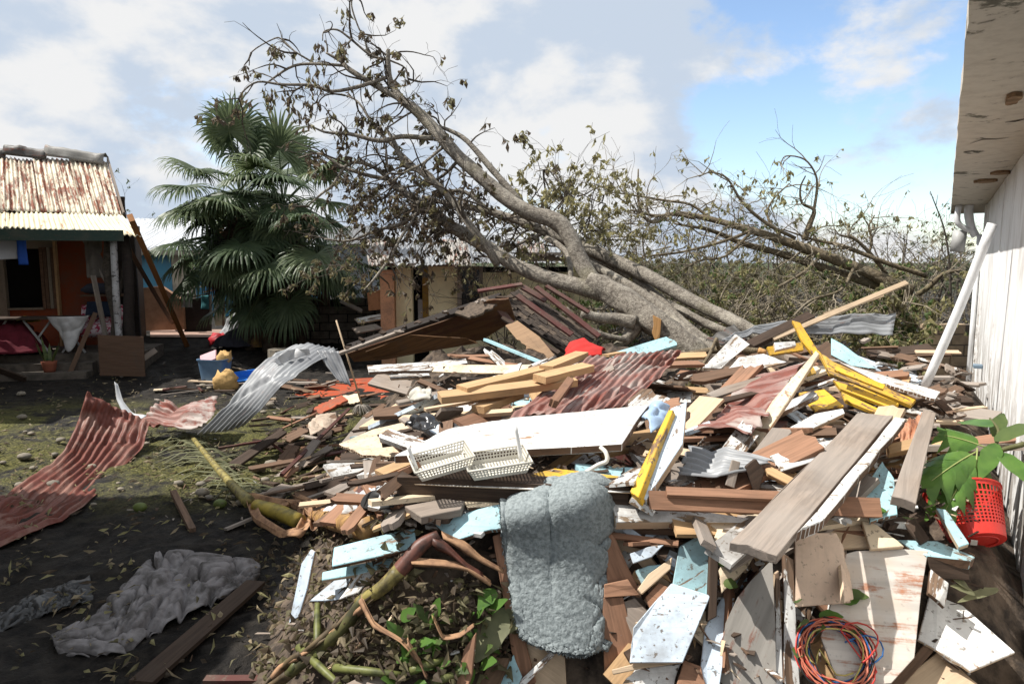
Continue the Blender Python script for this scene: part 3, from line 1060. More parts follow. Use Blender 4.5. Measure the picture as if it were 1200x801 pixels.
# ------------------------------------------------------------------ porch clutter
def heap(name, label, m, c, rx, ry, h, fold, seed, cat='cloth', fscale=5.0, ang=0.0, power=1.6):
    ca, sa = math.cos(ang), math.sin(ang)

    def fn(u, v):
        a = 2 * math.pi * u
        r = v
        x, y = rx * r * math.cos(a), ry * r * math.sin(a)
        x, y = x * (1 + .22 * math.sin(3 * a + seed) * r), y * (1 + .2 * math.cos(2 * a + seed) * r)
        return c + Vector((x * ca - y * sa, x * sa + y * ca, h * (1 - r ** power)))
    return cloth(name, label, m, fn, 56, 22, fold, seed, cat=cat, fscale=fscale)


M_REDC = plain('dark_red_cloth', (0.12, 0.012, 0.022), 0.9, 0.5, 9)
M_WHC = plain('dirty_white_cloth', (0.52, 0.51, 0.5), 0.9, 0.45, 7)
M_DBC = plain('dark_blue_cloth', (0.012, 0.02, 0.04), 0.9, 0.4, 6)


def floral():
    m, g = newmat('pink_floral_cloth')
    v, _ = objv(g)
    a = g.noise(v, 13, 4, 0.6, 0.6)
    col = g.mix(g.step(a, 0.47, 0.52), (0.34, 0.035, 0.075), (0.60, 0.5, 0.52))
    return finish(m, g, col, 0.9, a, 0.2)


heap('cloth_heap', 'dark red cloth heap spread on the porch table of the old house', M_REDC, HP(2.3, 0.55, 0.45), 0.72, 0.5, 0.62, 0.14, 4)
heap('yellow_cloth', 'small yellow cloth on top of the dark red heap', plain('yellow_cloth_m', (0.42, 0.33, 0.012), 0.9, 0.4), HP(2.18, 0.85, 1.0), 0.28, 0.12, 0.1, 0.04, 5)
# sofa with cushions
sf = empty('porch_sofa', HP(0.88, 0.85, 0.42), 'sofa with pink floral cover on the porch', 'sofa')


def pillow(name, c, sx, sy, sz, m, parent=None, rot=0.0, tilt=0.0):
    M = Matrix.Translation(c) @ Matrix.Rotation(math.atan2(-HU.y, -HU.x) + rot, 4, 'Z') @ Matrix.Rotation(tilt, 4, 'X')
    k = 10
    vs, fs = [], []
    for s in (1, -1):
        for i in range(k + 1):
            for j in range(k + 1):
                x, y = i / k * 2 - 1, j / k * 2 - 1
                e = (1 - abs(x) ** 3) ** .5 * (1 - abs(y) ** 3) ** .5
                vs.append((x * sx / 2, y * sy / 2, s * sz / 2 * (0.25 + 0.75 * e) + 0.01 * mnoise.noise(Vector((x * 3, y * 3, s)))))
    q = k + 1
    for i in range(k):
        for j in range(k):
            a = i * q + j
            fs.append((a, a + q, a + q + 1, a + 1))
            a += q * q
            fs.append((a + 1, a + q + 1, a + q, a))
    for i in range(k):
        for (a, b) in (((i) * q, (i + 1) * q), ((i + 1) * q + k, i * q + k)):
            fs.append((b, a, a + q * q, b + q * q))
        for (a, b) in ((i + 1, i), (k * q + i, k * q + i + 1)):
            fs.append((b, a, a + q * q, b + q * q))
    return mesh(name, vs, fs, m, parent, M, smooth=True)


FLO = floral()
pillow('seat', HP(0.88, 0.8, 0.82), 0.82, 0.6, 0.28, FLO, sf)
pillow('backrest', HP(0.88, 1.12, 1.05), 0.82, 0.5, 0.2, FLO, sf, 0, math.radians(70))
for u in (0.52, 1.25):
    for v in (0.58, 1.05):
        hbox('leg', u - .03, u + .03, v - .03, v + .03, 0.42, 0.72, W_DARK, sf)
tag(pillow('blue_cushion', HP(0.86, 0.95, 1.22), 0.52, 0.34, 0.14, M_DBC, None, 0.1, math.radians(55)), 'dark blue cushion propped on the floral sofa', 'cushion')
tag(pillow('bedding_bundle', HP(0.95, 1.3, 1.62), 0.66, 0.3, 0.2, plain('grey_bedding', (0.06, 0.065, 0.09), 0.9, 0.5), None, 0, math.radians(12)), 'folded grey bedding on the shelf against the orange porch wall', 'bedding')
sh = empty('wall_shelf', HP(0.9, 1.5, 1.48), 'plain wooden shelf fixed to the orange porch wall', 'shelf')
hbox('shelf_board', 0.5, 1.28, 1.12, 1.69, 1.46, 1.5, W_BROWN, sh)


def drape(u, v):
    w = 0.42 - 0.22 * v
    return HP(1.48 - (0.1 + w * (u - .5) * 1.7 + .22), 0.2 - 0.12 * math.sin(math.pi * u), 1.14 - 0.66 * v * (0.45 + 0.55 * math.sin(math.pi * u)))


cloth('white_cloth', 'dirty white cloth hanging over the table edge on the porch', M_WHC, drape, 26, 26, 0.05, 8, fscale=6)
for k, (u, w, c, lab) in enumerate([(2.6, .4, (.10, .11, .16), 'dark grey shirt hanging from the porch beam'), (0.75, .3, (.16, .14, .12), 'brown towel hanging beside the porch brace'), (3.15, .35, (.22, .21, .2), 'pale sheet hanging at the far end of the porch')]):
    cloth('hanging_clothes', lab, plain('washing%d' % k, c, .9, .5, 8), lambda a, b, u=u, w=w: HP(u + w * (a - .5), .45 + .03 * math.sin(a * 9), 2.60 - .75 * b), 18, 22, .04, 40 + k, cat='clothes', fscale=5)
for k, (a, b, w) in enumerate([((.55, .3, .42), (.75, .35, 1.9), .09), ((1.1, -.1, .1), (.7, .2, 1.2), .08), ((1.7, -.4, .05), (2.5, -.2, .35), .12), ((.2, -.3, .05), (-.4, -.1, .5), .1), ((3.0, .2, .5), (3.2, .3, 2.2), .08)]):
    beam('porch_timber', ['upright grey timber standing inside the porch', 'loose timber leaning on the porch sofa front', 'broken plank lying over the house steps', 'short plank leaning on the corner post', 'rough upright timber at the far end of the porch'][k], HP(*a), HP(*b), w, .035, [W_GREY, W_BROWN, W_DARK, W_GREY, W_BROWN][k], roll=70, cat='timber')
# trestle table that carries the cloths
tt = empty('trestle_table', HP(1.9, 0.5, 0.42), 'low folding table with crossed pale metal legs on the porch', 'table')
hbox('table_top', 1.0, 3.0, 0.2, 0.85, 1.08, 1.11, W_DARK, tt)
for u in (1.15, 1.75, 2.5):
    beam('leg', None, HP(u - 0.22, 0.22, 0.44), HP(u + 0.22, 0.3, 1.07), 0.03, 0.03, M_PVCG, parent=tt)
    beam('leg', None, HP(u + 0.22, 0.34, 0.44), HP(u - 0.22, 0.38, 1.07), 0.03, 0.03, M_PVCG, parent=tt)
# potted plant
pp = empty('potted_plant', HP(1.42, -0.12, 0.14), 'snake plant in a terracotta pot on the house steps', 'potted plant')
tb = Tubes()
q = HP(1.42, -0.12, 0.142)
tb.add([q, q + Vector((0, 0, .1)), q + Vector((0, 0, .2))], [0.09, 0.115, 0.13], 2, 14)
tb.build('pot', plain('terracotta', (0.28, 0.09, 0.05), 0.85), pp)
vs, fs = [], []
for i in range(11):
    a = RND.uniform(0, 6.28)
    b0 = q + Vector((0.06 * math.cos(a), 0.06 * math.sin(a), 0.18))
    tip = b0 + Vector((0.14 * math.cos(a), 0.14 * math.sin(a), RND.uniform(.3, .52)))
    s = Vector((-math.sin(a), math.cos(a), 0)) * 0.03
    k = len(vs)
    vs += [b0 - s, b0 + s, b0.lerp(tip, .5) + s * 1.1, b0.lerp(tip, .5) - s * 1.1, tip]
    fs += [(k, k + 1, k + 2, k + 3), (k + 3, k + 2, k + 4)]
mesh('leaves', vs, fs, plain('snake_leaf', (0.12, 0.15, 0.045), 0.5, 0.5, 20, (0.03, 0.055, 0.02)), pp)
# plywood square leaning on the porch
M_ = nrm(80, 170)
board('plywood_square', 'square brown plywood sheet leaning against the porch front', [(114, 392), (168, 394), (170, 441), (117, 440)], wood('brown_plywood', (0.125, 0.072, 0.045), 0.75, 0.4, 0.1), 0.018, n=(82, 176), at=(142, 440), d=12.2, cat='plywood')

# ------------------------------------------------------------------ houses further back
bh = empty('blue_house', D(215, 330, 22).xy.to_3d() + Vector((0, 0, 0.4)), 'blue walled house with pale ribbed metal roof beyond the palm', 'house')
x0, x1 = D(100, 300, 22).x, D(330, 300, 22).x
ztop = D(200, 298, 22).z


def fbox(name, xa, xb, ya, yb, za, zb, m, parent, bev=0.0):
    return boxm(name, xb - xa, yb - ya, zb - za, Matrix.Translation(((xa + xb) / 2, (ya + yb) / 2, za)), m, parent, bev)


xd = D(200, 300, 22).x
fbox('wall', x0, xd, 22, 27, 0.3, ztop, M_BLUEWALL, bh)
fbox('tan_wall', xd, xd + 0.75, 22.01, 27, 0.3, ztop, plaster_mat('tan_wall', (0.42, 0.36, 0.27)), bh)
fbox('wall', xd + 0.75, x1, 22, 27, 0.3, ztop, M_BLUEWALL, bh)
fbox('eave_board', x0 - 0.2, x1 + 0.2, 21.62, 21.68, ztop - 0.02, ztop + 0.14, M_CRWALL, bh)
fbox('shutter', xd + 0.95, xd + 2.2, 21.95, 21.998, 1.2, 2.2, plain('blue_shutter', (0.05, 0.17, 0.33), 0.6), bh)
for k in range(7):
    xa = x0 - 0.3 + (x1 - x0 + 0.6) * k / 7
    xb = x0 - 0.3 + (x1 - x0 + 0.6) * (k + 1) / 7 + 0.02
    zr = D(200, 256, 25).z
    sheet('roof_sheet', None, [[Vector((xa, 25, zr)), Vector((xb, 25, zr))], [Vector((xa, 21.6, ztop + 0.16 + 0.003 * k)), Vector((xb, 21.6, ztop + 0.16))]], I_WHITE, waves=7, amp=0.025, nu=6, crumple=0.01, parent=bh, per=6)

# low terracotta wall behind the leaning timber
A = D(160, 395, 17.2)
pw = board('garden_wall', 'low peach coloured garden wall behind the leaning timbers', [(158, 338), (188, 335), (214, 352), (216, 386), (160, 388)], plain('peach_wall', (0.36, 0.20, 0.12), 0.9, 0.5, 4), 0.15, n=(90, 180), d=17.0, cat='wall')

# yellow cottage under the fallen tree
YD = 13.7
yh = empty('yellow_cottage', D(560, 400, YD).xy.to_3d() + Vector((0, 0, 0.15)), 'small pale yellow cottage crushed under the fallen tree', 'house')


def yx(px, d=YD):
    return D(px, 330, d).x


def yz(py, d=YD):
    return D(500, py, d).z


def ybox(name, pa, pb, ya, yb, m, depth=0.18, dy=0.0, parent=yh):
    return fbox(name, yx(pa), yx(pb), YD + dy, YD + dy + depth, yz(yb), yz(ya), m, parent)


ybox('corner_pillar', 447, 463, 316, 428, M_PKWALL, 0.3, -0.16)
ybox('wall', 463.5, 483, 314, 428, M_YWALL)
ybox('wall', 502, 538, 312, 428, M_YWALL)
ybox('wall', 565, 700, 319, 428, M_YWALL)
ybox('wall', 538, 565, 384, 428, M_YWALL)
ybox('room_shade_slab', 440, 700, 313, 428, M_BLACK, 0.2, 1.3)  # black slab painted as the shade behind the cottage openings
ybox('yellow_door', 492, 501, 315, 376, paint('ochre_door', (0.48, 0.30, 0.05), chip=0.1), 0.05, 0.35)
wf = ybox('window_frame', 536, 541, 312, 384, W_GREY, 0.1, -0.06)
ybox('window_frame', 562, 566, 312, 384, W_GREY, 0.1, -0.06)
ybox('window_frame', 541.2, 561.8, 312, 316, W_GREY, 0.1, -0.06)
ybox('window_pane', 541.2, 561.8, 316.2, 384, M_GLASS, 0.02, 0.08)
ybox('wall_plate', 440, 538, 308, 312, W_GREY, 0.12, -0.1)
ybox('fascia', 612, 700, 296, 306, W_GREY, 0.05, -0.35)
tag(ybox('washing_machine', 486, 501, 352, 402, plain('white_enamel', (0.5, 0.5, 0.52), 0.35, 0.2), 0.6, 0.4, None), 'white washing machine in the doorway of the yellow cottage', 'washing machine')
for k in range(9):
    pa, pb = 432 + k * 30, 432 + (k + 1) * 30 + 1
    sag = 4 * math.sin(k * 1.3)
    top = [D(pa - 6, 281 + sag * .5, YD + 3.2), D(pb - 6, 281 + sag * .5, YD + 3.2)]
    midr = [D(pa - 3, 296 + sag, YD + 1.2), D(pb - 3, 296 + sag, YD + 1.2)]
    bot = [D(pa, 309 + (3 if k > 4 else 0) + sag * .3 - (14 if k > 5 else 0), YD - 0.45), D(pb, 309 + (3 if k > 4 else 0) + sag * .3 - (14 if k > 5 else 0), YD - 0.45)]
    sheet('roof_sheet', None, [top, midr, bot], I_GREY if k % 3 else iron('patched_roof_iron', (0.33, 0.31, 0.28), amt=0.45), waves=6, amp=0.02, nu=10, crumple=0.04, parent=yh, per=6)

# far grey house seen between palm and fallen tree
gh = empty('grey_house', D(388, 330, 34).xy.to_3d() + Vector((0, 0, 0.4)), 'far grey house with a small white window behind the fallen crown', 'house')
xa, xb = D(372, 300, 34).x, D(425, 300, 34).x
fbox('wall', xa, xb, 34, 38, 0.3, D(390, 285, 34).z, plain('grey_wall', (0.2, 0.21, 0.22), 0.9), gh)
vs = [(xa - .3, 33.6, D(390, 286, 34).z), (xb + .3, 33.6, D(390, 286, 34).z), (xb + .3, 38.4, D(390, 286, 34).z), (xa - .3, 38.4, D(390, 286, 34).z), (xa, 36, D(390, 262, 34).z), (xb, 36, D(390, 262, 34).z)]
mesh('roof', vs, [(0, 1, 5, 4), (2, 3, 4, 5), (3, 0, 4), (1, 2, 5), (3, 2, 1, 0)], plain('grey_roof', (0.15, 0.155, 0.16), 0.8), gh)
wq = fbox('window', D(391, 300, 34).x, D(399, 300, 34).x, 33.94, 33.995, D(390, 300, 34).z, D(390, 292, 34).z, plain('white_frame', (0.6, 0.6, 0.6), 0.6), gh)
fbox('pane', D(392.5, 300, 34).x, D(397.5, 300, 34).x, 33.92, 33.938, D(390, 298.8, 34).z, D(390, 293.2, 34).z, M_GLASS, wq)
# neighbour's house just outside the left of the picture: it shades the muddy yard
nh = empty('neighbour_house', Vector((-6.6, 1.0, 0)), 'plain two storey block house standing beside the muddy yard', 'house')
boxm('wall', 3.6, 11.0, 4.6, Matrix.Translation((-6.75, 0.45, 0)), M_CONC, nh)
vs = [(-8.9, -5.3, 4.6), (-4.78, -5.3, 4.6), (-4.78, 6.15, 4.6), (-8.9, 6.15, 4.6), (-6.8, -5.3, 5.3), (-6.8, 6.15, 5.3)]
mesh('roof', vs, [(1, 2, 5, 4), (3, 0, 4, 5), (0, 1, 4), (2, 3, 5), (3, 2, 1, 0)], I_GREYF, nh)
sh_ = empty('shade_block', Vector((-11.6, 10.6, 0)), 'tall unseen block added to shade the ground before the old house', 'shade_block')  # unseen block added at the left, only to shade the ground by the steps
boxm('wall', 3.0, 3.0, 4.4, Matrix.Translation((-11.0, 10.7, 0)), M_CONC, sh_)
boxm('roof', 3.3, 3.4, 0.14, Matrix.Translation((-11.0, 10.7, 4.4)), I_GREYF, sh_)

# ------------------------------------------------------------------ foliage builders
class Leaves:
    def __init__(self):
        self.v, self.f, self.mi = [], [], []

    def leaf(self, p, d, L, w, mi, r, curl=0.35, hang=0.0):
        """one leaf: pointed, folded along its midrib, bending over"""
        d = d.normalized()
        side = d.cross(Vector((r.uniform(-1, 1), r.uniform(-1, 1), r.uniform(-.3, 1))))
        if side.length < 1e-3:
            side = Vector((1, 0, 0))
        side.normalize()
        up = side.cross(d)
        m = p + d * (L * .5) + up * (L * curl * .3)
        t = p + d * L * (1 - curl * .4) - up * (L * curl * .5) - Vector((0, 0, hang * L))
        k = len(self.v)
        self.v += [p, m + side * w * .5 - up * w * .18, m, m - side * w * .5 - up * w * .18, t]
        self.f += [(k, k + 1, k + 2), (k, k + 2, k + 3), (k + 2, k + 1, k + 4), (k + 3, k + 2, k + 4)]
        self.mi += [mi] * 4

    def build(self, name, mats, parent=None):
        return mesh(name, self.v, self.f, mats, parent, midx=self.mi)


def rvec(r):
    return Vector((r.gauss(0, 1), r.gauss(0, 1), r.gauss(0, 1))).normalized()


def twig(T, Lv, p, d, L, rad, lvl, r, wig=0.35, sag=0.0, kids=(3, 5), leafy=0.8, lmats=(0, 1), lsize=0.14, lcount=(4, 9), thin=0.42):
    """a crooked side branch with branches and wilted leaf bunches of its own"""
    n = max(3, int(L / 0.16))
    n = min(n, 9)
    pts, rr = [p.copy()], [rad]
    d = d.normalized()
    for i in range(n):
        d = (d + rvec(r) * wig + Vector((0, 0, -sag))).normalized()
        pts.append(pts[-1] + d * (L / n))
        rr.append(max(0.0028, rad * (1 - 0.78 * (i + 1) / n)))
    T.add(pts, rr, 2 if rad > 0.014 else 1, 6 if rad > 0.02 else (5 if rad > 0.009 else 3), cap=False)
    if lvl > 0:
        for _ in range(r.randint(*kids)):
            i = r.randint(max(1, n // 4), n)
            a = pts[i] - pts[i - 1]
            nd = (a.normalized() + rvec(r) * 0.95).normalized()
            twig(T, Lv, pts[i], nd, L * r.uniform(.32, .62), rr[i] * r.uniform(.5, .8), lvl - 1, r, wig, sag, kids, leafy, lmats, lsize, lcount, thin)
    elif r.random() < leafy:
        c = r.randint(*lcount)
        for _ in range(c):
            q = pts[-1].lerp(pts[-2], r.random() * 1.2)
            dd = (Vector((0, 0, -1)) * r.uniform(.5, 1.1) + rvec(r) * .6)
            Lv.leaf(q, dd, lsize * r.uniform(.55, 1.25), lsize * r.uniform(.22, .42), r.choice(lmats), r, r.uniform(.2, .9))


def along(path, f):
    f = max(0, min(0.9999, f)) * (len(path) - 1)
    i = int(f)
    return path[i].lerp(path[i + 1], f - i), (path[i + 1] - path[i]).normalized()


def limb(T, pts, px_w, k=6, sides=10, rough=0.12):
    """limb traced from the photograph: pts (px, py, distance), px_w its width in pixels at each point"""
    P = [D(*p) for p in pts]
    R = [w * 0.74 * p[2] / FPX / 2 for w, p in zip(px_w, pts)]
    return T.add(P, R, k, sides, rough), R


# ------------------------------------------------------------------ the big fallen tree
ft = empty('fallen_tree', D(800, 400, 8.6), 'huge uprooted tree leaning over the rubble with dead hanging leaves', 'fallen tree')
r = random.Random(11)
trunk, limbs, twigs, Lv = Tubes(), Tubes(), Tubes(), Leaves()
limb(trunk, [(838, 432, 8.1), (812, 411, 8.25), (770, 380, 8.5), (735, 354, 8.8), (708, 338, 9.0), (690, 328, 9.1)], [38, 42, 43, 41, 37, 30], 8, 22, 0.25)
S1, _ = limb(limbs, [(700, 338, 9.05), (687, 318, 9.2), (677, 298, 9.3), (667, 276, 9.4), (651, 259, 9.5), (624, 250, 9.6), (600, 237, 9.7), (576, 218, 9.85), (535, 181, 10.1), (506, 148, 10.3), (488, 130, 10.4), (469, 115, 10.5), (457, 94, 10.6), (455, 72, 10.6), (455, 58, 10.6)], [32, 27, 27, 26, 26, 24, 22, 22, 20, 18, 15, 13, 10, 7, 6])
S2, _ = limb(limbs, [(705, 342, 9.0), (669, 333, 9.2), (639, 325, 9.4), (601, 309, 9.7), (576, 292, 9.9), (547, 276, 10.2), (522, 260, 10.4), (502, 243, 10.6), (480, 230, 10.8), (455, 212, 11)], [30, 26, 24, 22, 21, 20, 18, 16, 12, 8])
S3, _ = limb(limbs, [(584, 310, 9.8), (567, 285, 9.75), (551, 264, 9.8), (527, 231, 10), (494, 202, 10.2), (473, 190, 10.4), (461, 165, 10.5), (452, 150, 10.6)], [14, 13, 12, 11, 10, 9, 7, 4])
S4, _ = limb(limbs, [(905, 402, 8.6), (870, 382, 8.9), (810, 352, 9.5), (760, 324, 10), (720, 305, 10.4), (687, 290, 10.7), (655, 278, 10.9), (638, 271, 11), (600, 256, 11.3), (568, 246, 11.5), (530, 240, 11.8), (495, 230, 12.1)], [20, 21, 22, 22, 21, 20, 17, 15, 13, 11, 8, 5])
S5, _ = limb(limbs, [(845, 420, 8.6), (806, 390, 9.0), (774, 360, 9.5), (740, 336, 9.9), (704, 316, 10.3), (674, 300, 10.6)], [20, 19, 17, 15, 14, 10])
S6, _ = limb(limbs, [(862, 424, 8.7), (826, 398, 9.0), (800, 378, 9.4), (772, 350, 9.9), (749, 331, 10.2), (720, 313, 10.5), (690, 303, 10.7), (665, 292, 10.9)], [16, 16, 16, 15, 15, 14, 11, 7])
S7, _ = limb(limbs, [(880, 400, 9.4), (825, 378, 9.8), (795, 362, 10.1), (771, 351, 10.4), (745, 340, 10.8)], [13, 14, 14, 13, 9])
limb(limbs, [(745, 378, 8.5), (725, 374, 8.55), (700, 372, 8.5), (682, 367, 8.45)], [24, 20, 17, 13], 4)
limb(limbs, [(745, 382, 8.6), (735, 396, 8.5), (722, 406, 8.35), (712, 412, 8.3)], [26, 18, 14, 8], 4)
limb(limbs, [(735, 398, 8.3), (705, 392, 8.3), (680, 380, 8.3), (662, 362, 8.35)], [9, 10, 12, 12], 4)
S8, _ = limb(limbs, [(669, 330, 9.4), (668, 310, 9.6), (664, 296, 9.8), (650, 284, 10.1), (640, 279, 10.3)], [8, 9, 9, 10, 9], 4)
sub = []
for pts, w in [
    ([(470, 117, 10.5), (440, 100, 10.6), (410, 82, 10.7), (400, 72, 10.8), (382, 62, 10.8)], [9, 9, 8, 6, 3]),
    ([(455, 90, 10.6), (425, 100, 10.5), (390, 107, 10.4), (365, 100, 10.4), (330, 99, 10.3), (302, 96, 10.3), (285, 107, 10.2), (280, 116, 10.2)], [6, 6, 5, 5, 4, 3, 2.5, 1.5]),
    ([(404, 77, 10.8), (375, 75, 10.8), (345, 77, 10.9), (320, 92, 10.9), (310, 100, 11)], [4.5, 4.5, 4, 3, 2]),
    ([(368, 74, 10.9), (345, 60, 10.9), (330, 46, 11), (320, 46, 11), (295, 61, 11), (292, 77, 11)], [3, 3, 2.5, 2, 2, 1.5]),
    ([(456, 70, 10.6), (435, 65, 10.6), (410, 45, 10.6), (395, 35, 10.6), (380, 37, 10.6), (378, 48, 10.6)], [4, 4, 3.5, 3, 2, 1.5]),
    ([(432, 66, 10.7), (427, 45, 10.7), (420, 32, 10.7), (412, 7, 10.7), (415, -8, 10.7)], [3.5, 3, 2.5, 2.5, 2]),
    ([(613, 240, 9.9), (576, 198, 10.2), (547, 165, 10.4), (525, 152, 10.6), (510, 146, 10.7), (497, 130, 10.8)], [11, 10, 8, 6, 4, 2]),
    ([(508, 162, 10.3), (470, 160, 10.3), (445, 165, 10.3), (410, 157, 10.3), (382, 155, 10.3), (365, 148, 10.3)], [8, 8, 7, 6, 4, 2]),
    ([(520, 172, 10.2), (495, 192, 10), (478, 200, 9.9), (460, 212, 9.9)], [5, 4, 3.5, 2]),
    ([(462, 215, 10.9), (440, 197, 10.9), (420, 190, 10.9), (405, 195, 10.8), (390, 217, 10.7), (377, 227, 10.7), (360, 242, 10.6)], [7, 6, 6, 5, 5, 4, 2]),
    ([(488, 250, 10.5), (484, 258, 10.4), (472, 275, 10.2), (455, 305, 10), (440, 325, 9.9), (427, 340, 9.8)], [5, 5, 5, 5, 4, 3]),
    ([(455, 210, 11), (430, 205, 11), (400, 195, 11.1), (375, 180, 11.2), (350, 185, 11.3)], [7, 6, 5, 4, 2]),
    ([(500, 243, 10.7), (470, 262, 10.9), (440, 270, 11), (410, 282, 11.2), (380, 280, 11.2)], [7, 6, 5, 4, 2]),
    ([(497, 205, 10.4), (470, 180, 10.8), (440, 150, 11), (420, 120, 11.2), (400, 110, 11.3)], [6, 6, 5, 3, 2]),
    ([(540, 185, 10.2), (520, 205, 10.5), (500, 215, 10.8), (470, 220, 11)], [6, 5, 4, 3]),
    ([(455, 70, 10.6), (475, 80, 10.7), (480, 98, 10.7), (492, 88, 10.7)], [3, 2.5, 2, 1.5]),
    ([(640, 272, 11), (610, 285, 11), (585, 300, 11), (560, 300, 11.2)], [6, 5, 4, 3]),
    ([(575, 248, 11.5), (545, 225, 11.6), (520, 222, 11.6), (500, 200, 11.7), (470, 195, 11.8)], [7, 6, 5, 4, 2]),
    ([(654, 190 + 55, 10.9), (662, 228, 11), (650, 208, 11), (641, 199, 11), (628, 201, 11)], [3, 2.5, 2, 2, 1.5]),
]:
    P, R = limb(limbs, pts, w, 4, 7)
    sub.append((P, R, pts))
# side twigs everywhere along the crown limbs
for P, R, pts in sub:
    n = max(3, int(sum((P[i + 1] - P[i]).length for i in range(len(P) - 1)) / 0.34))
    for i in range(n):
        p, t = along(P, r.uniform(.15, 1))
        d = (t * .5 + rvec(r) + Vector((0, 0, -.25))).normalized()
        twig(twigs, Lv, p, d, r.uniform(.35, .95), r.uniform(.010, .019), 1, r, 0.5, 0.12, (2, 4), 0.5, (0, 0, 1), 0.17, (3, 8))
for P, f0, n in ((S1, 0.62, 12), (S2, 0.55, 26), (S3, 0.2, 18), (S4, 0.62, 26)):
    for i in range(n):
        p, t = along(P, r.uniform(f0, 1))
        d = (t * .4 + rvec(r) + Vector((-.2, 0, -.1))).normalized()
        twig(twigs, Lv, p, d, r.uniform(.5, 1.3), r.uniform(.01, .02), 2, r, 0.45, 0.09, (2, 4), 0.42, (0, 0, 1), 0.16, (3, 7))
# the hanging mass of the crushed crown around and above the cottage
for i in range(78):
    px = r.uniform(408, 600)
    py = r.uniform(195, 300) if px > 430 else r.uniform(165, 300)
    if px > 545 and py < 245 or py > 258 and px > 430:
        continue
    p = D(px, py, r.uniform(10.6, 12.6))
    twig(twigs, Lv, p, (rvec(r) + Vector((-.1, 0, -.25))).normalized(), r.uniform(.5, 1.25), r.uniform(.009, .018), 2, r, 0.46, 0.10, (2, 4), 0.45, (0, 0, 0, 1), 0.16, (3, 7))
for i in range(5):
    p = D(r.uniform(400, 436), r.uniform(285, 335), r.uniform(11.5, 13.2))
    twig(twigs, Lv, p, (rvec(r) + Vector((0, 0, -.3))).normalized(), r.uniform(.5, 1.0), r.uniform(.008, .014), 2, r, 0.4, 0.08, (2, 4), 0.8, (0, 1, 1), 0.16, (4, 9))
# bunches of wilted leaves hanging in the sky
for px, py, n in [(322, 52, 26), (374, 48, 30), (402, 45, 26), (365, 75, 20), (316, 102, 34), (338, 100, 22), (402, 3, 18), (372, 92, 26), (360, 115, 26), (288, 112, 12), (430, 75, 16), (385, 130, 24), (418, 130, 20), (400, 145, 26), (345, 125, 16), (440, 85, 14)]:
    q = D(px, py, 10.4 + r.uniform(-.1, .5))
    for i in range(n):
        p = q + Vector((r.uniform(-.09, .09), r.uniform(-.09, .09), -abs(r.gauss(0, .16))))
        Lv.leaf(p, Vector((0, 0, -1)) + rvec(r) * .45, r.uniform(.1, .22), r.uniform(.025, .055), r.choice((0, 0, 1)), r, .5)
# upright tangle along the right part of the limbs
for i in range(48):
    p = D(r.uniform(585, 720), r.uniform(228, 288), r.uniform(10.6, 12))
    twig(twigs, Lv, p, (rvec(r) * .8 + Vector((.5, 0, .05))).normalized(), r.uniform(.5, 1.2), r.uniform(.008, .015), 2, r, 0.3, 0.02, (2, 4), 0.7, (1, 2, 2), 0.16, (2, 6))
trunk.build('trunk', M_BARK, ft)
limbs.build('limbs', M_BARK, ft)
twigs.build('twigs', M_TWIG, ft)
Lv.build('crown', [L_DEAD, L_DEAD2, L_KHAKI], ft)
# the orange wound where a limb tore off
w0 = D(769, 384, 8.25)
wn = (EYE - w0).normalized()
bm_pts = [plane_hit(x, y, w0, wn) for x, y in ((765, 369), (775, 374), (774, 388), (773, 396), (768, 400), (764, 390), (766, 380))]
prism('split_wound', bm_pts, 0.2, wn, M_WOUND, 1, ft, wob=0.012)

# ------------------------------------------------------------------ second fallen tree, lying behind the rubble on the right
f2 = empty('fallen_tree', D(1040, 336, 11.6), 'long olive brown fallen tree lying across the back with bare curling branches', 'fallen tree')
r = random.Random(23)
limbs, twigs, Lv = Tubes(), Tubes(), Leaves()
T1, _ = limb(limbs, [(1068, 342, 11.4), (1040, 330, 11.5), (1017, 319, 11.6), (965, 299, 11.8), (921, 283, 12), (881, 270, 12.1), (833, 257, 12.3), (797, 250, 12.4), (770, 253, 12.5), (740, 246, 12.6)], [22, 20, 18, 16, 14, 12, 9, 7, 5, 3])
T2, _ = limb(limbs, [(1060, 352, 11.6), (1031, 336, 11.7), (965, 314, 11.9), (914, 297, 12.1), (870, 285, 12.3), (833, 270, 12.4), (790, 262, 12.5)], [16, 15, 13, 11, 9, 6, 3])
T3, _ = limb(limbs, [(1085, 323, 11.4), (1039, 308, 11.5), (987, 288, 11.7), (955, 281, 11.9), (915, 268, 12)], [8, 7, 6, 4, 2])
ss = []
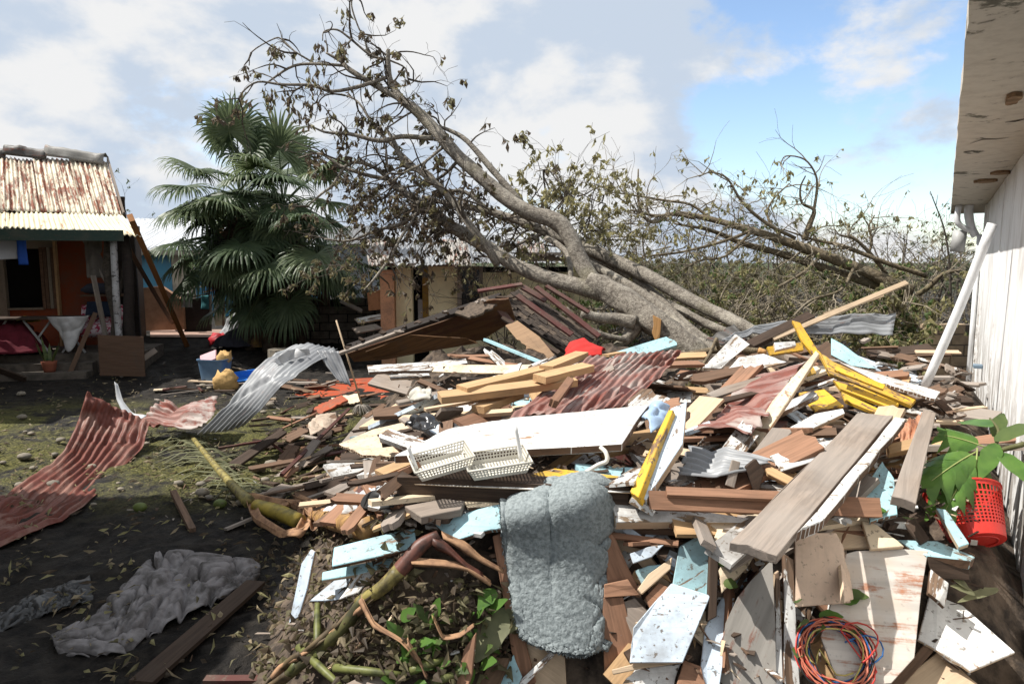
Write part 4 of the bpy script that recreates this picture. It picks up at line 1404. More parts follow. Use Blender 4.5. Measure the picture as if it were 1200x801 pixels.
for pts, w in [
    ([(932, 279, 12), (899, 262, 12), (870, 237, 12), (852, 209, 12), (833, 202, 12), (819, 207, 12)], [6, 6, 4.5, 3, 2.2, 1.6]),
    ([(943, 281, 11.9), (949, 262, 11.9), (954, 246, 11.9), (940, 238, 11.9), (938, 220, 11.9), (944, 206, 11.9)], [10, 9, 6, 4, 3, 2]),
    ([(953, 250, 11.9), (957, 225, 11.9), (956, 205, 11.9), (943, 187, 11.9), (921, 183, 11.9), (914, 194, 11.9)], [5, 4, 3, 2.5, 2, 1.6]),
    ([(1039, 321, 11.6), (1017, 294, 11.6), (1000, 279, 11.6), (985, 276, 11.6)], [6, 6, 5, 3]),
    ([(1017, 300, 11.6), (1022, 282, 11.6), (1018, 266, 11.6), (1025, 252, 11.6)], [4, 3.5, 3, 2]),
    ([(748, 198, 12.3), (748, 234, 12.3), (756, 255, 12.3), (770, 260, 12.3), (788, 251, 12.3), (815, 256, 12.3)], [2, 4, 5, 6, 6, 5]),
    ([(881, 270, 12.1), (850, 282, 11.8), (800, 295, 11.5), (760, 300, 11.3), (720, 310, 11.1)], [6, 5, 4, 3, 2]),
    ([(921, 285, 12), (900, 255, 12.2), (905, 235, 12.3), (925, 215, 12.4)], [5, 4, 3, 2]),
    ([(835, 258, 12.3), (810, 240, 12.4), (780, 235, 12.5), (750, 230, 12.6), (715, 225, 12.7)], [5, 4, 4, 3, 2]),
    ([(880, 272, 12), (850, 300, 11.6), (820, 305, 11.4), (790, 322, 11.2)], [5, 4, 3, 2]),
    ([(960, 302, 11.7), (940, 320, 11.3), (905, 340, 11), (880, 355, 10.8)], [5, 5, 4, 3]),
    ([(1000, 315, 11.5), (985, 340, 11), (950, 352, 10.7), (925, 375, 10.4)], [5, 5, 4, 3]),
    ([(1075, 345, 11.2), (1090, 335, 11.1), (1105, 321, 11), (1127, 316, 10.9)], [9, 8, 7, 4]),
]:
    P, R = limb(limbs, pts, w, 4, 7)
    ss.append(P)
for P in ss:
    for i in range(8):
        p, t = along(P, r.uniform(.2, 1))
        twig(twigs, Lv, p, (t * .6 + rvec(r) + Vector((-.2, 0, .1))).normalized(), r.uniform(.35, 1.0), r.uniform(.007, .014), 1, r, 0.36, 0.03, (2, 4), 0.35, (0, 1, 1), 0.15, (2, 6))
for P, n in ((T1, 36), (T2, 18), (T3, 10)):
    for i in range(n):
        p, t = along(P, r.uniform(.25, 1))
        d = (t * .45 + rvec(r)).normalized()
        twig(twigs, Lv, p, d, r.uniform(.5, 1.25), r.uniform(.009, .018), 2, r, 0.34, 0.02, (2, 3), 0.4, (0, 1, 1, 2), 0.13, (2, 4))
for i in range(48):
    p = D(r.uniform(690, 905), r.uniform(225, 305), r.uniform(11.6, 13))
    twig(twigs, Lv, p, (rvec(r) * .7 + Vector((-.7, 0, .05))).normalized(), r.uniform(.5, 1.3), r.uniform(.007, .014), 2, r, 0.28, 0.03, (2, 3), 0.5, (0, 1, 1), 0.14, (2, 5))
limbs.build('trunk', M_BARK2, f2)
twigs.build('twigs', M_TWIG2, f2)
Lv.build('crown', [L_DEAD2, L_KHAKI, L_GREEN], f2)

# ------------------------------------------------------------------ torn branches and brush
def brush(name, label, c, rad, h, seed, n, lm, mats=None, twm=None, leafy=.7, ls=.13, cat='brushwood', group=None, up=0.4, kids=(2, 4), lc=(3, 7), wd=1.0):
    e = empty(name, c, label, cat, group)
    r = random.Random(seed)
    T, Lv = Tubes(), Leaves()
    for i in range(n):
        a = r.uniform(0, 6.28)
        p = c + Vector((rad * r.random() ** .5 * math.cos(a) * wd, rad * r.random() ** .5 * math.sin(a), r.uniform(-.05, h * .6)))
        T.add([c - Vector((0, 0, .1)), c.lerp(p, .5) + rvec(r) * .06, p], [.012, .01, .009], 2, 4, cap=False)
        twig(T, Lv, p, (rvec(r) + Vector((0, 0, up))).normalized(), h * r.uniform(.35, .8), r.uniform(.007, .018), 2, r, .3, .04, kids, leafy, lm, ls, lc)
    T.build('stems', twm or M_TWIG2, e)
    Lv.build('foliage', mats or [L_DEAD2, L_KHAKI, L_GREEN], e)
    return e


k = 0
bl = ['grey green torn branches heaped between trunk and rubble', 'olive torn branches tangled below the long fallen tree', 'dry khaki branches heaped behind the galvanised sheet', 'wilted branches drooping at the end of the block wall', 'leafy brush piled beyond the pale pine stick', 'thin dead brush behind the parallel limbs', 'brown brush under the raised crown branches', 'tangled brush behind the yellow frame timbers', 'low wilted scrub at the foot of the fallen trunk', 'sparse dry brush at the end of the block wall']
for px, py, d, rad, h, n, lm, up in [(760, 350, 11.2, .8, .9, 26, (0, 1, 2), .3), (860, 352, 10.9, .9, 1.0, 36, (0, 1, 1, 2), .3), (930, 360, 10.6, .9, .9, 34, (0, 1, 1, 2), .2), (1045, 380, 10.1, .35, 0.8, 24, (0, 1, 1, 2), -.5), (1000, 345, 11.3, .7, .7, 22, (0, 1, 2), .2), (700, 345, 11.6, .6, .8, 14, (0, 2, 2), .3), (820, 335, 12.8, 1.2, 1.0, 26, (0, 0, 1), .5), (900, 330, 13.4, 1.3, 1.1, 26, (0, 0, 1), .5), (690, 385, 9.9, .4, .6, 12, (2, 1), .3), (1040, 335, 12.8, .8, .8, 18, (0, 1, 2), .4)]:
    c = D(px, py, d)
    c.z = max(c.z - h * .5, 0.1)
    brush('brushwood', bl[k], c, rad, h, 100 + k, n, lm, up=up)
    k += 1
# drooping wilted foliage in front of the boundary wall
for k, (px, py) in enumerate([(1052, 362), (1036, 392)]):
    c = D(px, py, 9.8)
    brush('torn_branch', ['big wilted bough hanging down beside the block wall', 'wilted bough trailing to the ground near the galvanised sheet'][k], c, .3, .7, 150 + k, 13, (1, 1, 0, 2), up=-1.0, leafy=.95, ls=.17, cat='branch', lc=(5, 10))
# a bare pole-like stem standing behind the wall
e = empty('bare_sapling', D(1114, 340, 13).xy.to_3d() + Vector((0, 0, 0.1)), 'thin bare upright sapling behind the block wall', 'sapling')
T = Tubes()
T.add([D(1114, 420, 13), D(1114, 338, 13), D(1108, 275, 13), D(1090, 224, 13)], [.03, .025, .018, .008], 5, 6)
T.add([D(1094, 232, 13), D(1089, 226, 13.02)], [.008, .005], 2, 4)
T.add([D(1097, 240, 13), D(1099, 228, 13)], [.007, .004], 2, 4)
T.build('stem', M_TWIG, e)

# thin bare saplings and shrubs in the distance
labs = ['sparse leafy tree at the end of the white building', 'small bare tree beyond the block wall', 'thin leafless tree behind the curled branches', 'feathery tree far behind the long fallen trunk', 'small rounded tree far behind the fallen crown', 'dense low tree beyond the cottage roof', 'pale leafy sapling above the blue house roof', 'low bush beside the grey far house', 'bushy green tree right of the cottage door', 'tall hedge tree behind the rubble', 'scrubby tree behind the parallel limbs', 'thin scrub tree past the boundary wall']
for k, (px, py, d, h, sp, n, lm, leafy, ls) in enumerate([(1135, 350, 17, 1.6, .8, 26, (2, 2, 3), .95, .12), (1060, 345, 20, 2.3, .9, 26, (0, 3, 2), .5, .1), (1030, 345, 22, 2.2, 1.2, 24, (0, 3), .4, .1), (960, 345, 24, 2.0, 1.6, 30, (0, 1, 2), .5, .12), (870, 340, 27, 2.6, 2.0, 30, (2, 3), .9, .2), (655, 320, 24, 2.2, 1.4, 24, (2, 3), .9, .2), (157, 300, 26, 3.0, .8, 18, (2, 3), .7, .16), (425, 355, 19, 1.6, .8, 26, (2, 2, 3), .95, .14), (437, 350, 16, 1.3, .5, 16, (2, 3, 1), .95, .12), (780, 345, 21, 2.0, 1.6, 36, (0, 1, 0), .6, .13), (720, 345, 18, 1.8, 1.2, 26, (0, 1, 2), .6, .13), (1100, 350, 15, 1.3, .7, 22, (1, 2, 3), .8, .1)]):
    c = D(px, py, d)
    c.z = ground_z(c.x, c.y) + .1
    top = c.z + (D(px, 300, d).z - c.z)
    e = empty('small_tree', c, labs[k], 'tree')
    r = random.Random(300 + k)
    T, Lv = Tubes(), Leaves()
    hh = h + max(0, D(px, 330, d).z - c.z) * .5
    for i in range(max(2, n // 9)):
        b = c + Vector((r.uniform(-sp, sp) * .7, r.uniform(-.5, .5), 0))
        P = [b]
        dd = Vector((r.uniform(-.2, .2), 0, 1))
        for q in range(6):
            dd = (dd + rvec(r) * .2 + Vector((0, 0, .1))).normalized()
            P.append(P[-1] + dd * hh / 6)
        T.add(P, [.05, .045, .04, .03, .025, .015, .008], 2, 5)
        for q in range(6):
            p, t = along(P, r.uniform(.35, 1))
            twig(T, Lv, p, (rvec(r) + Vector((0, 0, .6))).normalized(), r.uniform(.5, 1.0) * (hh / 2.4), r.uniform(.01, .018), 2, r, .28, 0, (2, 4), leafy * .75, lm, ls, (2, 6))
    T.build('trunk', M_TWIG, e)
    Lv.build('crown', [L_DEAD2, L_KHAKI, L_GREEN, leaf_mat('dull_leaf%d' % k, (0.09, 0.10, 0.05), (0.05, 0.06, 0.03))], e)

# tangled scrub behind the fallen trees
sl = ['grey scrub', 'khaki scrub', 'bare brown scrub', 'dull green scrub']
for k in range(15):
    px = 590 + 36 * k + RND.uniform(-10, 10)
    dd = 13.6 + 1.1 * (k % 4)
    c = D(px, 330, dd).xy.to_3d() + Vector((0, 0, .2))
    near = ['the cottage roof', 'the raised limb', 'the forked trunk', 'the parallel limbs', 'the curled branches', 'the long fallen trunk', 'the galvanised sheet', 'the block wall'][k // 2]
    brush('scrub', ('tall ' if k % 2 else 'low ') + sl[k % 4] + ' tangled behind ' + near, c, .8, 2.3 + .35 * (k % 3), 500 + k, 30, [(0, 1), (1, 1, 0), (0,), (1, 2)][k % 4], leafy=.3, ls=.12, cat='scrub', up=.9, lc=(2, 5), twm=M_TWIG2 if k % 2 else M_TWIG)
# a far wood that closes the view
r = random.Random(77)
Lv = Leaves()
for i in range(9000):
    x = r.uniform(-75, 60)
    y = r.uniform(48, 60)
    top = 1.7 + 0.9 * mnoise.noise(Vector((x * .12, 0, 5))) + .5 * mnoise.noise(Vector((x * .5, 3, 5)))
    z = top * r.random() ** .6
    Lv.leaf(Vector((x, y, z)), rvec(r), r.uniform(.5, 1.1), r.uniform(.3, .6), r.choice((0, 0, 1)), r)
tag(Lv.build('distant_wood', [leaf_mat('far_leaf_hazed', (0.12, 0.14, 0.085), (0.07, 0.085, 0.055)), leaf_mat('far_leaf_dry_hazed', (0.2, 0.185, 0.13), (0.12, 0.11, 0.08))]), 'low green wood along the horizon beyond the houses', 'wood', kind='stuff')  # both leaf colours are lightened to paint in distance haze

# ------------------------------------------------------------------ fan palm
PD = 15.0
pc = D(318, 400, PD)
pc.z = 0.2
palm = empty('fan_palm', pc, 'dark green fan palm clump with drooping fronds beside the old house', 'palm')
r = random.Random(5)
heads = [(D(282, 232, PD), 1.0, 26), (D(332, 240, PD + .4), 1.0, 22), (D(258, 282, PD - .4), .8, 8), (D(352, 285, PD - .6), .95, 13), (D(305, 282, PD - .1), 1.0, 11), (D(304, 335, PD - .3), .8, 7)]
T = Tubes()
for i, (h, s, n) in enumerate(heads):
    b = pc + Vector((r.uniform(-.5, .6), r.uniform(-.3, .4), 0))
    T = Tubes()
    T.add([b, b.lerp(h, .35) + Vector((r.uniform(-.08, .08), 0, 0)), b.lerp(h, .7), h], [.17, .14, .13, .11], 5, 10, .2)
    T.build('trunk', bark_mat('palm_bark%d' % i, (0.10, 0.075, 0.05), (0.045, 0.034, 0.025), .1), palm)


def frond(head, az, el, pet, R, m, parent, r, wither=0.0):
    """costapalmate fan: a bent stalk, then a fan of narrow pleated leaflets whose tips hang"""
    d = Vector((math.cos(az) * math.cos(el), math.sin(az) * math.cos(el), math.sin(el)))
    pts = [head]
    dd = d.copy()
    for i in range(5):
        pts.append(pts[-1] + dd * pet / 5)
        dd = (dd + Vector((0, 0, -.10 - .05 * wither))).normalized()
    T = Tubes()
    T.add(pts, [.022, .02, .018, .016, .014, .012], 1, 5)
    hub = pts[-1]
    ax = dd.copy()
    side = ax.cross(Vector((0, 0, 1)))
    if side.length < .1:
        side = Vector((1, 0, 0))
    side.normalize()
    up = side.cross(ax)
    vs, fs = list(T.v), list(T.f)
    n = 50
    for i in range(n):
        a = math.radians(-140 + 280 * i / (n - 1)) + r.uniform(-.025, .025)
        L = R * (0.72 + 0.28 * math.cos(a * .5)) * r.uniform(.88, 1.06)
        ld = ax * math.cos(a) + side * math.sin(a) + up * (.14 * math.cos(a * 2))
        ld.normalize()
        w = L * 0.031 + .006
        pl = ld.cross(up).normalized()
        p = hub + up * (.012 if i % 2 else -.012)
        segs = 6
        droop = r.uniform(.6, 1.5)
        prev = None
        cur = p.copy()
        cd = ld.copy()
        for s in range(segs + 1):
            f = s / segs
            ww = w * (0.25 + 2.4 * f if f < .35 else 1.09 * (1 - (f - .35) / .65) ** .75 + .02)
            nrm_ = up if i % 2 else up * .6
            vs += [cur - pl * ww, cur + nrm_ * ww * .45, cur + pl * ww]
            k = len(vs)
            if s:
                fs += [(k - 6, k - 5, k - 2, k - 3), (k - 5, k - 4, k - 1, k - 2)]
            if s < segs:
                g_ = max(0, f - .30) * droop * (1.05 + wither)
                cd = (cd + Vector((0, 0, -g_))).normalized()
                cur = cur + cd * (L / segs)
    return mesh('frond', vs, fs, m, parent)


for hi, (h, s, n) in enumerate(heads):
    for i in range(n):
        az = i * 2.39996 + hi + r.uniform(-.5, .5)
        t = i / n
        el = math.radians((84 if hi < 2 else 30) - (128 if hi < 2 else 85) * t ** .8 + r.uniform(-20, 20))
        m = L_PALM2 if i % 2 == 0 and t < .7 else L_PALM
        frond(h, az, el, r.uniform(.8, 1.45) * s, r.uniform(.8, 1.1) * s, m, palm, r, 0.05 + 0.6 * t)
    for i in range(5):
        frond(h - Vector((0, 0, .15)), r.uniform(0, 6.28), math.radians(r.uniform(-78, -50)), .7 * s, .75 * s, L_PALMDEAD, palm, r, 1.2)
# clusters of dark fruit under the crown
T = Tubes()
vsf, fsf = [], []
for cx, cy in ((245, 270), (258, 285), (236, 262)):
    q = D(cx, cy, PD - .8)
    T.add([heads[2][0], heads[2][0].lerp(q, .6) + Vector((0, 0, .12)), q], [.015, .012, .008], 3, 5)
    for i in range(60):
        c = q + rvec(r) * r.uniform(.02, .15)
        k = len(vsf)
        s = .022
        vsf += [c + Vector(v) * s for v in ((1, 0, 0), (-1, 0, 0), (0, 1, 0), (0, -1, 0), (0, 0, 1), (0, 0, -1))]
        fsf += [(k + a, k + b, k + c_) for a, b, c_ in ((0, 2, 4), (2, 1, 4), (1, 3, 4), (3, 0, 4), (2, 0, 5), (1, 2, 5), (3, 1, 5), (0, 3, 5))]
T.build('fruit_stalk', M_TWIG, palm)
o = mesh('fruit', vsf, fsf, plain('dark_fruit', (0.02, 0.022, 0.016), .5, .4), palm)
o['kind'] = 'stuff'

# ------------------------------------------------------------------ collapsed roof in the middle of the rubble
cr = empty('collapsed_roof', D(560, 420, 8.2), 'collapsed shingle roof section with rusty brown underside', 'roof')
board('underside_sheet', None, [(407, 414), (455, 398), (520, 376), (572, 352), (596, 350), (604, 375), (566, 398), (500, 412), (455, 421), (415, 424)], I_BROWN, 0.03, n=(118, 184), d=7.9, at=(505, 395), parent=cr)
beam('edge_board', None, D(404, 409, 7.55), D(592, 346, 7.75), 0.09, 0.05, W_BLACK, roll=35, parent=cr, jag=(.1, .1))
for q in range(16):
    f = q / 16 + RND.uniform(-.02, .02)
    a_ = D(404 + 188 * f, 407 - 63 * f, 7.52 + .2 * f)
    beam('eave_splinter', None, a_, a_ + Vector((RND.uniform(-.1, .25), RND.uniform(-.2, .1), RND.uniform(-.03, .06))), RND.uniform(.03, .08), .015, RND.choice((W_GREY, W_BLACK, W_DARK, W_DARK)), roll=RND.uniform(-40, 40), parent=cr, jag=(.04, .06), seg=2)
beam('edge_board', None, D(398, 414, 7.5), D(470, 388, 7.55), 0.05, 0.03, W_GREY, roll=20, parent=cr)
board('underside_board', None, [(428, 412), (480, 392), (545, 396), (560, 402), (500, 412), (440, 422)], wood('rust_board', (0.13, 0.062, 0.022), .4, .5, .1), 0.02, n=(105, 186), d=7.6, parent=cr)
# shingled slope: each shingle is a piece of its own
SN = nrm(38, 165)
p0 = D(630, 375, 7.9)
c00, c10, c01, c11 = [plane_hit(x, y, p0, SN) for x, y in ((580, 355), (664, 414), (610, 338), (697, 396))]
prism('deck', [c00, c10, c11, c01], 0.03, SN, W_BLACK, 0, cr)
M_SH = plain('asphalt_shingle', (0.075, 0.058, 0.046), .95, .7, 30, (0.03, 0.025, 0.022), bs=.6)
M_SH2 = plain('faded_shingle', (0.14, 0.105, 0.078), .95, .6, 30, (0.06, 0.048, 0.038), bs=.6)
rr = random.Random(8)
NR, NC = 11, 7
for i in range(NR):
    for j in range(NC):
        if rr.random() < .10:
            continue
        f0, f1 = i / NR, (i + 1.25) / NR
        g0, g1 = (j + .5 * (i % 2)) / NC + .008, (j + 1 + .5 * (i % 2)) / NC - .008
        f1 = min(f1, 1.02)
        g1 = min(g1, 1.03)
        if g1 - g0 < .04:
            continue

        def sp(f, g_):
            return (c00.lerp(c10, f)).lerp(c01.lerp(c11, f), g_)
        lift = .012 + .004 * (NR - i) / NR + rr.uniform(0, .012)
        pts = [sp(f0 + rr.uniform(-.012, .012), g0), sp(f1 + rr.uniform(-.02, .02), g0), sp(f1 + rr.uniform(-.03, .02), g1), sp(f0 + rr.uniform(-.012, .012), g1)]
        tl_ = Vector(SN) + Vector((rr.uniform(-.04, .04), rr.uniform(-.04, .04), 0))
        o = prism('shingle', [p + SN * lift for p in pts], 0.006, tl_, M_SH2 if rr.random() < .35 else M_SH, 0, cr, wob=.006, seed=i * 31 + j, bev=0)
for k, (a, b, w, m) in enumerate([((606, 346, 7.7), (670, 392, 7.4), .075, P_MAROON), ((628, 336, 8.0), (702, 394, 7.6), .07, P_MAROON), ((612, 336, 8.1), (640, 352, 8.0), .09, P_MAROON), ((560, 341, 8.0), (612, 333, 8.1), .06, P_MAROON), ((640, 335, 8.2), (690, 366, 8.0), .06, P_MAROON), ((588, 372, 7.6), (655, 414, 7.2), .05, W_DARK), ((585, 362, 7.7), (610, 392, 7.5), .08, P_MAROON)]):
    beam('fascia_board', None, D(*a), D(*b), w, .025, m, roll=25, parent=cr)
board('torn_hardboard', 'torn tan hardboard sheet hanging off the shingle roof', [(592, 381), (606, 375), (618, 384), (632, 394), (650, 416), (641, 421), (630, 412), (616, 409), (606, 398)], wood('tan_hardboard', (.42, .27, .16), .8, .3, .1), .01, n=(50, 190), d=7.3, jag={0: .01, 5: .03, 6: .03, 7: .03}, cat='hardboard')
board('roof_fragment', 'ragged dark roof fragment at the top of the collapsed roof', [(533, 366), (560, 350), (580, 344), (592, 350), (575, 362), (550, 372)], M_SH2, .03, n=(30, 180), d=7.6, jag={0: .03, 3: .03, 4: .03}, cat='roofing')

